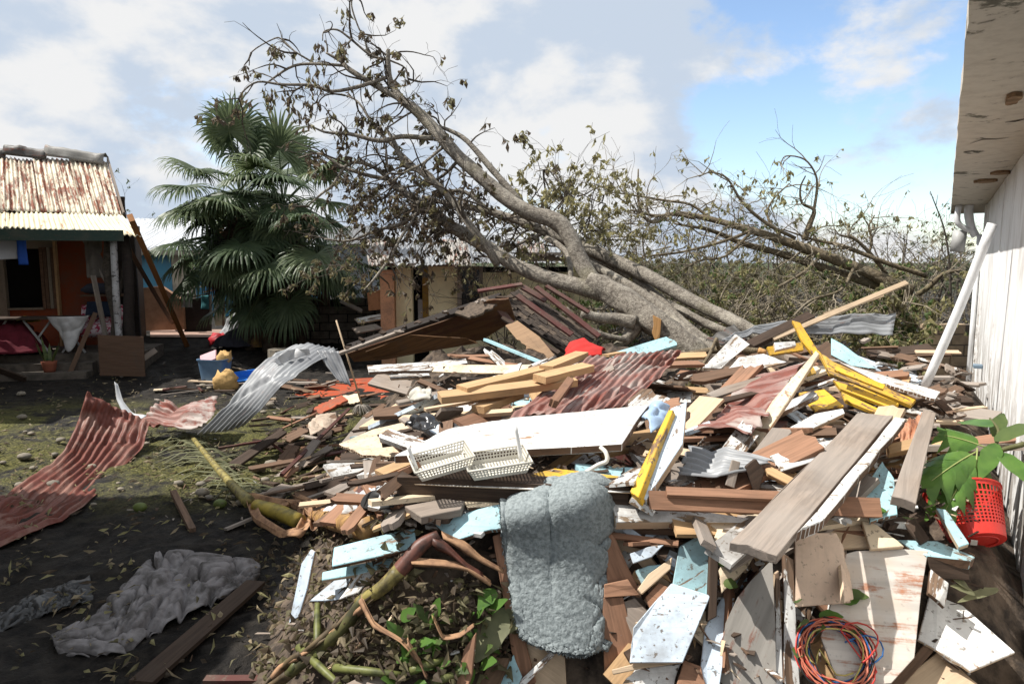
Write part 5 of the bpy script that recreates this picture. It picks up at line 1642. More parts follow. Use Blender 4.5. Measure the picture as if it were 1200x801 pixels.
# ------------------------------------------------------------------ boards and timbers traced one by one
# name, label, outline in the photograph, material, thickness, height over the rubble, lean, grain edge
B = [
    # middle
    ('door', 'big white painted door lying flat across the rubble', [(462, 534), (524, 502), (600, 489), (760, 474), (729, 520), (600, 527)], P_DOOR, .042, .14, (5, 185), 2),
    ('cream_plywood', 'cream plywood panel with ragged edges left of the white door', [(397, 520), (436, 503), (479, 493), (519, 499), (468, 535), (425, 532)], P_CREAM, .02, .07, (4, 200), 1),
    ('white_beam', 'pale blue and yellow painted beam sloping beside the white door', [(742, 578), (786, 478), (805, 470), (800, 520), (768, 568), (757, 585)], P_BLUEW, .05, .16, (28, 200), 0),
    ('yellow_beam_edge', 'yellow painted batten along the pale blue beam', [(738, 576), (783, 480), (789, 479), (752, 572), (748, 582)], P_YELL, .06, .20, (30, 235), 0),
    ('yellow_board', 'yellow board lying between the plastic trays and the white door', [(618, 556), (650, 548), (742, 560), (738, 568), (640, 562)], P_YELL, .02, .08, (5, 180), 1),
    ('white_board', 'white painted board end right of the shaggy mat', [(716, 590), (790, 593), (878, 607), (868, 612), (722, 611)], P_WHITE, .06, .1, (35, 180), 1),
    ('white_shard', 'splintered white board end among the pine timbers', [(584, 442), (600, 430), (612, 424), (608, 434), (628, 438), (600, 446)], P_WHITE, .02, .14, (15, 180), 1),
    ('pale_board', 'whitish board lit in the hollow under the collapsed roof', [(430, 428), (490, 425), (546, 419), (548, 425), (503, 434), (432, 435)], P_WHITE_WORN, .03, .05, (8, 180), 1),
    ('white_board', 'narrow white board under the hollow of the collapsed roof', [(455, 439), (502, 436), (505, 441), (458, 443)], P_WHITE_WORN, .02, .03, (5, 180), 0),
    ('red_wallboard', 'orange red painted panel lying in the shaded hollow', [(345, 462), (400, 444), (480, 440), (540, 452), (480, 468), (400, 474)], paint('orange_red', (.42, .07, .025), chip=.5, dirt=.6), .02, .02, (4, 180), 1),
    ('plank', 'worn purple brown plank end behind the mop', [(436, 480), (490, 470), (512, 474), (470, 486), (438, 488)], W_BROWN, .035, .08, (8, 180), 0),
    ('plank', 'short brown plank tipped over by the cream panel', [(400, 518), (430, 482), (446, 480), (424, 512), (408, 524)], W_GREY, .03, .06, (30, 200), 0),
    ('plank', 'thick broken plank over the pale blue boards', [(474, 593), (520, 583), (545, 586), (540, 596), (494, 605)], W_GREY, .04, .1, (10, 180), 0),
    ('cream_board', 'small cream board end beside the thick broken plank', [(542, 586), (585, 584), (586, 592), (548, 594)], P_CREAM, .02, .07, (12, 180), 0),
    ('grey_offcut', 'tilted grey box end standing by the grey iron sheet', [(850, 568), (858, 538), (868, 541), (861, 572)], W_GREY, .03, .1, (70, 190), 0),
    ('ribbed_block', 'dark ribbed timber block standing on edge behind the red brown plank', [(874, 547), (886, 537), (896, 552), (890, 574), (884, 574)], W_DARK, .06, .12, (75, 190), 0),
    ('pine_offcut', 'orange pine offcut wedged behind the red brown plank', [(897, 548), (904, 546), (933, 561), (925, 568), (900, 555)], W_PINE, .03, .1, (40, 190), 1),
    # yellow frame and what lies round it
    ('yellow_board', 'top yellow frame board sloping down from the galvanised sheet', [(958, 410), (977, 424), (1074, 467), (1068, 474), (972, 437)], P_YELL, .035, .22, (30, 200), 1),
    ('yellow_board', 'second yellow board of the fan below the top frame board', [(976, 444), (1000, 449), (1054, 472), (1044, 477), (985, 455)], P_YELL, .03, .14, (28, 200), 1),
    ('yellow_board', 'lowest yellow board of the fan above the weathered board', [(986, 458), (1036, 481), (1027, 483), (990, 468)], P_YELL, .03, .1, (25, 200), 0),
    ('yellow_board', 'narrow yellow batten above the fan of yellow boards', [(980, 426), (1038, 450), (1035, 456), (978, 433)], P_YELL, .02, .26, (35, 200), 0),
    ('yellow_post', 'yellow upright stub under the galvanised sheet', [(928, 375), (938, 378), (957, 408), (964, 420), (952, 414), (940, 400)], P_YELL, .05, .3, (55, 200), 1),
    ('yellow_rail', 'yellow rail crossing behind the rusty red brown sheet', [(899, 406), (940, 401), (942, 410), (903, 416)], P_YELL, .04, .18, (60, 185), 0),
    ('white_rail', 'short white and yellow rail end on the yellow rail', [(907, 401), (932, 399), (933, 405), (909, 410)], P_WHITE, .04, .28, (50, 185), 0),
    ('yellow_box_board', 'yellow boxed panel in the hollow beneath the fascia strip', [(936, 460), (966, 456), (989, 475), (955, 481)], P_YELL, .02, .12, (12, 185), 0),
    ('yellow_chip', 'small yellow board end by the fascia strip', [(944, 432), (952, 428), (957, 437), (946, 440)], P_YELL, .02, .16, (40, 185), 0),
    ('white_edge_board', 'white board edge beneath the yellow boxed panel', [(926, 500), (955, 484), (988, 478), (990, 484), (938, 508)], P_WHITE, .03, .1, (25, 190), 1),
    ('blue_wallboard', 'pale blue panel behind the yellow frame', [(974, 396), (988, 403), (1027, 432), (998, 428), (974, 415)], P_BLUE, .02, .18, (40, 200), 1),
    ('white_lath', 'long white lath above the yellow boards', [(984, 424), (1102, 459), (1096, 467), (1030, 447)], P_WHITE, .025, .2, (12, 190), 0),
    ('white_wallboard', 'upright white panel shard beside the trunk base', [(823, 431), (843, 411), (862, 391), (879, 403), (858, 420), (845, 432)], P_WHITE, .015, .12, (50, 190), 1),
    ('white_wallboard', 'broken white panels above the rusty red brown sheet', [(846, 441), (866, 418), (895, 414), (922, 424), (890, 432), (866, 443)], P_WHITE, .015, .14, (28, 190), 1),
    ('white_wallboard', 'white panel strip under the snapped branch', [(826, 440), (846, 434), (870, 436), (850, 446), (832, 448)], P_WHITE, .015, .1, (20, 190), 0),
    ('fascia_strip', 'long weathered cream fascia strip slanting over the rusty sheet', [(956, 410), (960, 414), (924, 470), (888, 522), (872, 522), (905, 470)], P_CREAM, .03, .2, (25, 215), 0),
    ('white_plank', 'short white plank under the weathered board', [(902, 533), (940, 522), (984, 512), (962, 537), (915, 551)], P_WHITE, .03, .1, (12, 185), 1),
    ('grey_plank', 'dark edged grey plank end pointing from the fascia strip', [(882, 530), (905, 500), (926, 502), (928, 506), (900, 536)], W_GREY, .04, .12, (22, 190), 0),
    ('brown_boards', 'splintered brown boards stacked before the white panels', [(812, 438), (870, 428), (878, 434), (830, 446), (810, 446)], W_BROWN, .03, .15, (15, 185), 0),
    ('brown_lath', 'thin splintered slat left of the rusty sheet', [(828, 460), (850, 452), (892, 440), (894, 446), (860, 458), (835, 466)], W_GREY, .02, .13, (18, 185), 1),
    ('brown_lath', 'dark slat half under the rusty sheet', [(826, 470), (880, 458), (890, 460), (850, 471), (828, 476)], W_DARK, .02, .11, (15, 185), 0),
    # right front
    ('weathered_board', 'widest weathered grey board running down towards the red brown plank', [(1005, 483), (1047, 487), (911, 650), (855, 634)], W_GREY, .04, .20, (11, 182), 1),
    ('white_strip', 'white painted strip alongside the widest weathered board', [(1049, 488), (1062, 490), (966, 608), (934, 624)], P_WHITE, .05, .20, (12, 170), 0),
    ('grey_plank', 'short thick grey plank near the white wall', [(1045, 580), (1074, 589), (1097, 484), (1082, 480)], W_GREY, .05, .20, (20, 190), 1),
    ('pine_offcut', 'split pine offcut beside the short thick grey plank', [(1040, 520), (1070, 513), (1071, 525), (1042, 531)], W_PINE, .04, .1, (30, 190), 0),
    ('blue_scrap', 'pale blue board half buried under the white strip', [(1012, 572), (1034, 540), (1048, 560), (1052, 602), (1020, 610)], P_BLUE, .02, .05, (20, 185), 0),
    ('blue_scrap', 'blue white board below the white plank', [(985, 545), (1012, 528), (1030, 535), (1010, 560), (988, 572)], P_BLUEW, .02, .05, (15, 185), 0),
    ('cream_wedge', 'wedge shaped cream board pointing at the pale blue box', [(1010, 610), (1028, 614), (1060, 640), (1020, 643)], P_CREAM, .02, .12, (30, 185), 1),
    ('tan_board', 'tan board fragment beneath the white strip', [(965, 618), (1004, 606), (1020, 640), (985, 642), (970, 630)], W_PLY, .02, .05, (30, 185), 0),
    ('rusty_metal_sheet', 'rust stained white metal panel with the wire coil on it', [(992, 648), (1004, 645), (1058, 643), (1088, 645), (1072, 770), (1045, 800), (985, 806), (962, 745)], I_RUSTW, .012, .10, (48, 184), 2),
    ('white_wallboard', 'glossy white panel lying below the red basket', [(1090, 694), (1128, 709), (1190, 764), (1138, 786), (1076, 748)], P_DOOR, .018, .02, (30, 184), 1),
    ('grey_board_end', 'small ribbed grey board end above the glossy white panel', [(1091, 666), (1112, 683), (1108, 711), (1088, 694)], P_WHITE_WORN, .03, .12, (45, 190), 1),
    ('tan_plywood', 'tan plywood corner with white paint near the glossy panel', [(1045, 806), (1100, 762), (1160, 812), (1080, 830)], W_PLY, .02, .04, (30, 180), 0),
    ('dark_strip', 'dark wooden strip beside the tan plywood corner', [(1035, 808), (1085, 752), (1096, 760), (1050, 812)], W_BROWN, .02, .06, (35, 180), 0),
    ('blue_box_side', 'pale blue box side next to the red basket', [(1047, 632), (1098, 633), (1143, 652), (1138, 657), (1086, 651)], P_BLUE, .05, .12, (15, 180), 1),
    ('dark_block', 'dark rotten timber block under the pale blue box side', [(1086, 652), (1138, 657), (1136, 680), (1092, 676)], W_DARK, .06, .06, (75, 182), 0),
    ('blue_batten', 'pale blue batten leaning on the red basket', [(1097, 594), (1109, 597), (1136, 637), (1124, 641)], P_BLUE, .03, .14, (35, 200), 1),
    ('dark_batten', 'dark grey batten among leaves behind the blue batten', [(1060, 612), (1072, 606), (1090, 630), (1080, 636)], W_DARK, .02, .08, (35, 185), 1),
    ('dark_metal_sheet', 'tall dark grey metal sheet bent in the foreground', [(840, 812), (850, 730), (864, 700), (880, 680), (905, 655), (910, 800), (905, 812)], I_GREYF, .006, .0, (74, 205), 5),
    ('white_stile', 'thin white door stile standing beside the dark metal sheet', [(908, 672), (913, 668), (918, 806), (908, 806)], P_WHITE_WORN, .03, .04, (68, 185), 1),
    ('white_stile', 'wide grey white stile standing between metal sheet and peach panel', [(918, 648), (930, 655), (938, 806), (918, 806)], P_WHITE_WORN, .03, .06, (66, 185), 1),
    ('cream_board', 'cream board in the leaves right of the light blue board', [(842, 668), (858, 640), (890, 640), (876, 664), (846, 694)], P_CREAM, .02, .0, (45, 185), 1),
    ('cream_board', 'pale cream board leaning above the dark metal sheet', [(838, 618), (870, 612), (878, 618), (855, 632)], P_CREAM, .02, .08, (20, 185), 0),
    ('blue_board', 'light blue board standing under the white board end', [(788, 686), (796, 640), (833, 618), (834, 698)], P_BLUE, .03, -.05, (62, 184), 1),
    ('dark_stile', 'dark studded stile at the edge of the light blue board', [(832, 640), (842, 655), (840, 722), (829, 728)], W_DARK, .04, -.02, (62, 184), 1),
    ('white_wallboard', 'blue white tongued panel with leaf bits right of the mat', [(787, 683), (833, 697), (800, 776), (738, 776), (742, 735), (766, 706)], P_BLUEW, .025, .05, (50, 186), 2),
    ('tan_lath', 'pale lath across the foot of the tongued panel', [(717, 784), (755, 774), (800, 770), (801, 776), (756, 782), (719, 790)], W_PLY, .02, .06, (55, 182), 1),
    ('white_wallboard', 'bottom white panel under the pale lath', [(722, 808), (745, 783), (798, 777), (786, 812)], P_WHITE, .02, .0, (48, 184), 1),
    ('blue_wallboard', 'shaded light blue panel between tongued panel and dark metal sheet', [(818, 810), (826, 735), (846, 700), (862, 700), (850, 760), (842, 812)], P_BLUEW, .02, -.12, (50, 184), 1),
    ('pink_board', 'pinkish board end below the tongued panel', [(790, 812), (802, 772), (822, 780), (830, 812)], W_RED, .02, -.05, (50, 184), 1),
    # mat surroundings
    ('brown_board', 'tall red brown board hanging left of the shaggy mat', [(577, 628), (587, 624), (600, 700), (613, 742), (628, 800), (606, 806)], W_RED, .022, .02, (72, 190), 1),
    ('brown_board', 'red brown board showing right of the shaggy mat', [(711, 622), (720, 628), (738, 668), (750, 692), (711, 694)], W_RED, .022, .0, (70, 185), 1),
    ('brown_board', 'grooved red brown board step right of the shaggy mat', [(708, 684), (736, 678), (750, 697), (708, 700)], W_RED, .022, .04, (65, 185), 0),
    ('brown_plywood', 'dark red brown ply panel below the grooved board', [(706, 700), (730, 699), (750, 776), (708, 790)], W_RED, .012, -.02, (70, 185), 1),
    ('grey_board', 'small greyish board between ply panel and tongued panel', [(726, 706), (744, 700), (768, 722), (744, 752)], W_GREY, .02, -.06, (60, 186), 1),
    ('tan_board', 'tan broken board over the light blue scrap right of the mat', [(747, 690), (760, 672), (788, 652), (786, 666), (752, 696)], W_PLY, .02, .0, (50, 186), 1),
    ('blue_scrap', 'torn white and blue board scrap right of the mat', [(738, 648), (760, 640), (778, 638), (764, 652), (742, 660)], P_BLUEW, .015, .04, (50, 186), 1),
    ('blue_scrap', 'dusty blue board scrap below the torn white and blue scrap', [(744, 668), (760, 662), (780, 660), (770, 674), (752, 684)], P_BLUE, .015, -.02, (55, 186), 1),
    ('brown_board', 'brown lath board angled beside the tan broken board', [(756, 700), (772, 682), (790, 690), (776, 716), (766, 722)], W_RED, .02, -.04, (55, 186), 1),
    ('tan_ply', 'tan ply piece under the mat hem', [(612, 742), (640, 755), (662, 770), (664, 806), (628, 806)], W_PLY, .012, .02, (72, 186), 1),
    ('brown_board', 'brown board end behind the big green leaf', [(556, 806), (578, 770), (598, 770), (584, 806)], W_BROWN, .02, .0, (50, 190), 0),
    ('brown_batten', 'reddish batten standing in the green leaves', [(533, 806), (544, 760), (558, 740), (553, 790), (548, 806)], W_RED, .02, .06, (60, 190), 0),
    ('blue_scrap', 'light blue corner below the tall red brown board', [(572, 806), (602, 766), (612, 792), (606, 806)], P_BLUE, .015, .0, (55, 188), 0),
    ('white_stick', 'white painted stick across the foot of the mat', [(606, 800), (646, 762), (650, 767), (612, 806)], P_WHITE_WORN, .015, .12, (60, 186), 0),
    # left front
    ('blue_board', 'widest pale blue board left of the shaggy mat', [(391, 640), (440, 628), (486, 617), (488, 640), (440, 652), (389, 663)], P_BLUE, .022, .10, (28, 190), 0),
    ('blue_board', 'pale blue board running under the mat', [(508, 612), (560, 596), (588, 589), (590, 618), (560, 624), (530, 634)], P_BLUE, .03, .12, (40, 195), 0),
    ('blue_board', 'lower pale blue board under the widest pale blue board', [(378, 670), (420, 660), (462, 652), (455, 664), (420, 672), (377, 680)], P_BLUE, .02, .06, (25, 190), 0),
    ('blue_strip', 'striped blue white strip below the pale blue boards', [(362, 704), (400, 672), (416, 668), (398, 702)], P_BLUEW, .015, .06, (30, 190), 0),
    ('white_strip', 'white strip beside the striped blue white strip', [(396, 702), (420, 672), (440, 668), (420, 694)], P_WHITE, .015, .06, (30, 190), 0),
    ('blue_lath', 'worn pale blue lath standing at the edge of the mud', [(338, 730), (353, 660), (364, 643), (369, 646), (360, 690), (350, 722)], P_BLUEW, .02, .10, (62, 200), 1),
    ('stump_board', 'mouldy flat board lying at the bottom of the mud', [(405, 800), (440, 784), (456, 786), (448, 806), (400, 812)], W_GREY, .02, .04, (15, 180), 1),
]
for nm, lab, px, m, t, up, n, gr_ in B:
    if sum(p[1] for p in px) / len(px) > 640 and n[0] > 40:
        up += .05
    board(nm, lab, px, m, t, up, n, grain=gr_, cat=nm.split('_')[-1] if '_' in nm else nm)

# the folded peach panel with its bent side
pb_ = empty('peach_laminate_sheet', S(960, 700, .1), 'folded peach laminate panel in front of the rusty panel', 'panel')
board('front', None, [(932, 624), (980, 624), (989, 640), (997, 706), (932, 711)], P_PEACH, .018, .20, (62, 184), grain=4, parent=pb_)
board('bent_side', None, [(981, 625), (990, 632), (1000, 702), (990, 706)], P_PEACH, .018, .16, (60, 120), grain=1, parent=pb_)

# long timbers given by their centre line
T_ = [
    ('beam', 'old dark beam with white painted top under the plastic trays', S(470, 566, .06), S(742, 580, .06), .16, .12, [W_DARK], 0, (0, .06)),
    ('red_brown_plank', 'straight red brown plank crossing over the widest weathered board', S(760, 586, .22), S(1030, 595, .22), .085, .042, [W_RED], 62, (0, 0)),
    ('red_brown_lath', 'thin red brown lath on top of the straight red brown plank', S(781, 576, .24), S(922, 582, .24), .05, .02, [W_RED], 30, (0, .03)),
    ('pine_timber', 'longest clean pine timber lying on the red corrugated sheet', S(515, 466, .16), S(673, 446, .22), .12, .05, [W_PINE], 10, (0, 0)),
    ('pine_timber', 'pine timber crossing above the longest pine timber', S(541, 457, .20), S(643, 432, .24), .11, .05, [W_PINE], 5, (0, 0)),
    ('pine_timber', 'short pine timber end below the red cloth', S(632, 444, .26), S(689, 430, .28), .12, .05, [W_PINE], 5, (0, 0)),
    ('pine_timber', 'pine timber end poking out beside the red cloth', S(640, 432, .26), S(682, 415, .27), .12, .05, [W_PINE], 0, (0, 0)),
    ('pine_timber', 'pine timber sloping under the longest pine timber', S(560, 480, .08), S(607, 461, .12), .11, .05, [W_PINE], 0, (0, 0)),
    ('pine_lath', 'yellowish pine lath left of the pine timbers', S(498, 480, .08), S(576, 466, .1), .05, .02, [W_PLY], 0, (0, .02)),
    ('pine_lath', 'thin pine lath along the edge of the white door', S(470, 490, .07), S(603, 482, .1), .055, .025, [W_PLY], 20, (0, .02)),
    ('pine_lath', 'broken pine wedge behind the white shard', S(582, 442, .1), S(620, 437, .1), .06, .03, [W_PINE], 0, (.02, .04)),
    ('pine_stick', 'long pale pine stick pointing up over the galvanised sheet', D(905, 397, 7.2), D(1062, 331, 8.3), .055, .03, [W_PLY], 40, (0, 0)),
    ('pine_stick', 'second pale pine stick doubling the long one', D(965, 369, 7.75), D(1035, 345, 8.2), .05, .02, [W_PLY], 60, (0.02, 0.02)),
    ('maroon_stick', 'thin maroon batten slanting over the splintered wood', S(330, 556, .10), S(409, 479, .22), .035, .03, [P_MAROON], 20, (0, 0)),
    ('pine_plank', 'salmon pine plank slanting below the cream panel', S(386, 590, .10), S(486, 547, .14), .06, .03, [W_RED], 20, (0, 0)),
    ('brown_plank', 'dark brown rafter poking out by the galvanised sheet', D(878, 405, 7.1), D(950, 370, 7.6), .11, .06, [W_DARK], 25, (0, 0)),
    ('short_plank', 'upright brown stub in the mud by the banana stalk', S(384, 577, .04), S(396, 536, .12), .05, .02, [W_RED], 30, (.01, .02)),
    ('pine_lath', 'pine lath above the orange banana stalk', S(438, 620, .08), S(484, 601, .1), .03, .015, [W_PINE], 20, (0, .02)),
    ('brown_lath', 'brown lath above the widest pale blue board', S(412, 600, .08), S(470, 592, .1), .03, .015, [W_RED], 20, (0, .02)),
    ('thin_moulding', 'thin curved brown moulding right of the mat', S(715, 627, .06), S(795, 637, .06), .03, .012, [W_RED], 30, (0, 0)),
    ('white_batten', 'white batten stub under the trays', S(424, 556, .08), S(458, 553, .08), .07, .03, [P_WHITE], 20, (.02, .02)),
    ('brown_pole', 'rounded brown pole stub on the red corrugated sheet', S(648, 473, .2), S(668, 446, .25), .05, .05, [W_RED], 20, (.02, .02)),
    ('scrap_plank', 'dark plank lying in the shaded mud beside the dirty cloth', Zp(165, 800, .05), Zp(300, 682, .05), .13, .025, [W_DARK], 0, (0, 0)),
    ('brown_stick', 'short brown stick lying in the mud by the banana leaf', Zp(203, 576, .06), Zp(226, 622, .04), .05, .045, [W_BROWN], 0, (.02, .02)),
    ('rusty_batten', 'thin rusty batten on the moss below the grey curved sheet', Zp(256, 525, .06), Zp(326, 514, .10), .035, .025, [P_MAROON], 0, (0, 0)),
    ('bottom_batten', 'dark red batten along the bottom of the mud', Zp(240, 797, .04), Zp(360, 796, .04), .05, .03, [P_MAROON], 0, (0, 0)),
]
for nm, lab, a, b, w, t, m, roll, jag in T_:
    beam(nm, lab, a, b, w, t, m[0], roll=roll, jag=jag, cat=nm.split('_')[-1])
# white painted top of the old beam
ob = bpy.data.objects['beam']
board('painted_top', None, [(470, 557), (546, 559), (640, 563), (740, 572), (738, 577), (600, 572), (470, 566)], P_WHITE, .004, .128, (3, 182), grain=1, parent=ob)

# pieces of splintered timber between trunk and sheet
for k, (px, m, lab) in enumerate([([(205, 583), (240, 560), (330, 500), (336, 506), (250, 566)], W_DARK, 'dark splintered rafter reaching out over the moss'), ([(318, 560), (345, 540), (368, 512), (376, 516), (352, 548), (326, 566)], W_GREY, 'grey broken rafter in front of the grey curved sheet'), ([(326, 512), (352, 500), (362, 504), (340, 518)], W_BROWN, 'stubby brown block under the grey curved sheet'), ([(320, 545), (336, 520), (352, 522), (338, 550)], W_BROWN, 'brown box board near the maroon batten'), ([(300, 580), (330, 566), (350, 570), (318, 588)], W_GREY, 'grey flat board at the pile foot'), ([(350, 500), (392, 484), (396, 490), (358, 508)], W_BROWN, 'brown slat beside the mop head'), ([(360, 480), (400, 462), (408, 468), (370, 488)], paint('red_scrap', (.40, .09, .04), chip=.5), 'red painted scrap in front of the hollow'), ([(388, 466), (420, 460), (424, 470), (395, 476)], P_CREAM, 'crumpled cream scrap by the mop head'), ([(362, 520), (378, 500), (392, 504), (376, 526)], W_DARK, 'dark stub beside the maroon batten')]):
    board('splintered_board', lab, px, m, .03, .08, (12 + 5 * (k % 3), 170 + 10 * (k % 4)), jag={0: .03, 2: .03}, cat='board')

# ------------------------------------------------------------------ sheets of corrugated iron
def DR(l):
    return [D(*p) for p in l]


sheet('red_iron_sheet', 'long red corrugated sheet curling up from the mud', [DR([(102, 459, 7.6), (140, 478, 7.75), (176, 494, 7.7)]), DR([(92, 490, 7.45), (128, 508, 7.5), (166, 522, 7.4)]), DR([(76, 527, 7.1), (106, 541, 7.0), (134, 556, 6.85)]), DR([(42, 556, 6.55), (68, 576, 6.1), (98, 592, 5.75)]), DR([(-12, 588, 5.8), (16, 610, 5.4), (44, 622, 5.2)]), DR([(-80, 600, 5.5), (-50, 628, 5.1), (-20, 648, 4.85)])], I_RED, waves=9, amp=.016, nu=50, crumple=.03, ragged=.03)
sheet('red_iron_scrap', 'crumpled rusty pink sheet piece between red and grey sheets', [DR([(152, 497, 8.1), (172, 480, 8.3), (190, 462, 8.5)]), DR([(178, 496, 8.0), (196, 486, 8.2), (208, 474, 8.4)]), DR([(205, 500, 7.8), (222, 480, 8.1), (232, 462, 8.4)]), DR([(232, 502, 7.7), (246, 480, 8.0), (252, 457, 8.4)])], I_ROSE, waves=7, amp=.016, nu=18, crumple=.06, ragged=.03)
sheet('curled_strip', 'white curled metal strip sticking up behind the red sheet', [DR([(134, 447, 8.2), (138, 450, 8.2)]), DR([(137, 468, 8.15), (145, 470, 8.15)]), DR([(146, 487, 8.05), (156, 484, 8.1)]), DR([(160, 494, 7.95), (172, 486, 8.05)])], I_WHITE, waves=1, amp=.004, nu=16, crumple=.02)
sheet('grey_iron_sheet', 'grey galvanised sheet arching down to the moss', [DR([(346, 404, 7.9), (372, 402, 7.8), (395, 408, 7.6)]), DR([(322, 414, 7.8), (345, 418, 7.55), (366, 426, 7.3)]), DR([(298, 434, 7.6), (316, 444, 7.3), (330, 452, 7.0)]), DR([(268, 472, 7.4), (286, 478, 7.2), (304, 482, 7.0)]), DR([(232, 508, 7.4), (258, 506, 7.3), (284, 500, 7.2)])], I_GREY, waves=8, amp=.014, nu=36, crumple=.02, ragged=.03)
sheet('grey_fold', 'folded end of galvanised iron beside the mop handle', [DR([(370, 410, 7.5), (396, 410, 7.5)]), DR([(382, 428, 7.4), (404, 430, 7.4)]), DR([(396, 444, 7.3), (412, 452, 7.3)])], I_GREY, waves=3, amp=.01, nu=14, crumple=.02)


def SR(l, up=.1):
    return [S(p[0], p[1], p[2] if len(p) > 2 else up) for p in l]


sheet('rose_iron_sheet', 'wide rust red and grey corrugated sheet at the centre of the rubble', [SR([(690, 417, .28), (744, 413, .32), (800, 410, .34)]), SR([(650, 448, .18), (712, 440, .2), (782, 432, .22)]), SR([(594, 490, .09), (664, 486, .10), (738, 474, .10)])], I_ROSE, waves=14, amp=.010, nu=30, crumple=.03, ragged=.03)
sheet('rust_iron_sheet', 'rusty red brown torn sheet under the fascia strip', [SR([(815, 505, .10), (845, 470, .12), (884, 434, .14)]), SR([(846, 502, .12), (880, 468, .14), (918, 426, .17)]), SR([(873, 508, .14), (912, 468, .17), (956, 413, .2)])], I_ROSE, waves=8, amp=.012, nu=24, crumple=.05, ragged=.05)
sheet('grey_iron_scrap', 'grey ribbed sheet scrap in front of the rusty sheet', [SR([(795, 550, .08), (808, 518, .10)]), SR([(840, 557, .10), (850, 520, .12)]), SR([(880, 551, .12), (906, 536, .12)])], I_GREY, waves=6, amp=.010, nu=20, crumple=.035, ragged=.04)
sheet('galvanised_roof_sheet', 'flat grey galvanised sheet topping the yellow frame', [DR([(846, 398, 7.4), (850, 401, 7.3)]), DR([(884, 384, 7.6), (886, 392, 7.4)]), DR([(940, 374, 7.8), (938, 391, 7.4)]), DR([(1000, 369, 8.0), (996, 392, 7.5)]), DR([(1050, 367, 8.2), (1046, 392, 7.6)])], I_GREY, waves=5, amp=.014, nu=40, crumple=.02)
sheet('orange_iron_scrap', 'orange rusted iron scrap beside the top of the weathered board', [SR([(1046, 492, .1), (1078, 476, .14)]), SR([(1056, 505, .1), (1086, 490, .14)]), SR([(1058, 520, .06), (1080, 512, .08)])], iron('orange_rust', (.45, .22, .13), amt=.5, rust=(.34, .13, .06)), waves=4, amp=.01, nu=16, crumple=.05)
sheet('black_iron_scrap', 'dark scorched sheet scrap beside the trunk base', [DR([(826, 395, 8.2), (860, 380, 8.3)]), DR([(845, 400, 8.0), (872, 392, 8.1)]), DR([(858, 398, 7.9), (880, 398, 8.0)])], I_DARK, waves=3, amp=.01, nu=14, crumple=.06)

# ------------------------------------------------------------------ loose planks and scraps that fill the pile
RS = random.Random(99)
TONE = {W_BROWN.name: 'brown', W_GREY.name: 'weathered grey', W_PINE.name: 'clean pine', W_PLY.name: 'pale plywood', W_DARK.name: 'dark wet', P_WHITE.name: 'white painted', P_WHITE_WORN.name: 'worn white', P_BLUE.name: 'pale blue', P_BLUEW.name: 'blue white', W_RED.name: 'red brown', P_YELL.name: 'yellow', P_CREAM.name: 'cream painted', P_MAROON.name: 'maroon', P_PEACH.name: 'peach'}
plank_m = [W_BROWN] * 5 + [W_GREY] * 6 + [W_PINE] * 2 + [W_PLY] * 3 + [W_DARK] * 4 + [P_WHITE] * 3 + [P_WHITE_WORN] * 4 + [P_BLUE] * 2 + [P_BLUEW] * 3 + [W_RED] * 4 + [P_CREAM] * 2 + [P_MAROON]
cnt = 0
while cnt < 240:
    px, py = RS.uniform(340, 1110), RS.uniform(408, 800)
    if py > 690 and px < 600 or (px < 470 and py > 600) or (px > 990 and py > 535) or (545 < px < 745 and py > 535) or (370 < px < 590 and py > 592):
        continue
    p = S(px, py, -.02)
    if pile_h(p.x, p.y) < .3:
        continue
    steep = py > 625
    L = RS.uniform(.35, 1.15) * (.55 if steep else 1)
    a = RS.gauss(0.1, .5) if RS.random() < .65 else RS.uniform(.6, 2.5)
    d = Vector((math.cos(a), math.sin(a), RS.uniform(-.12, .18) if RS.random() < .75 else RS.uniform(.25, .6)))
    if steep:
        d = Vector((RS.uniform(-.8, .8), RS.uniform(.1, .5), RS.uniform(-.9, .9))).normalized()
        d.y = abs(d.z) * .8 * (1 if d.z > 0 else -1)
    m = RS.choice(plank_m)
    c = p + Vector((0, .10 if steep else 0, RS.uniform(-.06, .045)))
    w = RS.choice((.06, .09, .12, .16, .2)) * (.75 if steep else 1)
    beam('loose_plank', ('wide ' if w > .13 else 'narrow ') + TONE[m.name] + ' plank jumbled loose in the rubble pile', c - d * L / 2, c + d * L / 2, w, RS.uniform(.015, .035), m, roll=RS.uniform(-22, 22) + (45 if steep else 8), jag=(RS.choice((0, 0, .05)), RS.choice((0, .04, .09))), cat='plank', group=('wide ' if w > .13 else 'narrow ') + TONE[m.name] + ' loose planks in the pile', seg=3, bow=RS.uniform(-.012, .012))
    cnt += 1
fill_m = [W_BROWN] * 7 + [W_GREY] * 5 + [W_PINE] * 1 + [W_PLY] * 2 + [W_DARK] * 7 + [P_WHITE_WORN] * 3 + [P_BLUE] * 1 + [P_BLUEW] * 1 + [W_RED] * 2
cnt = 0
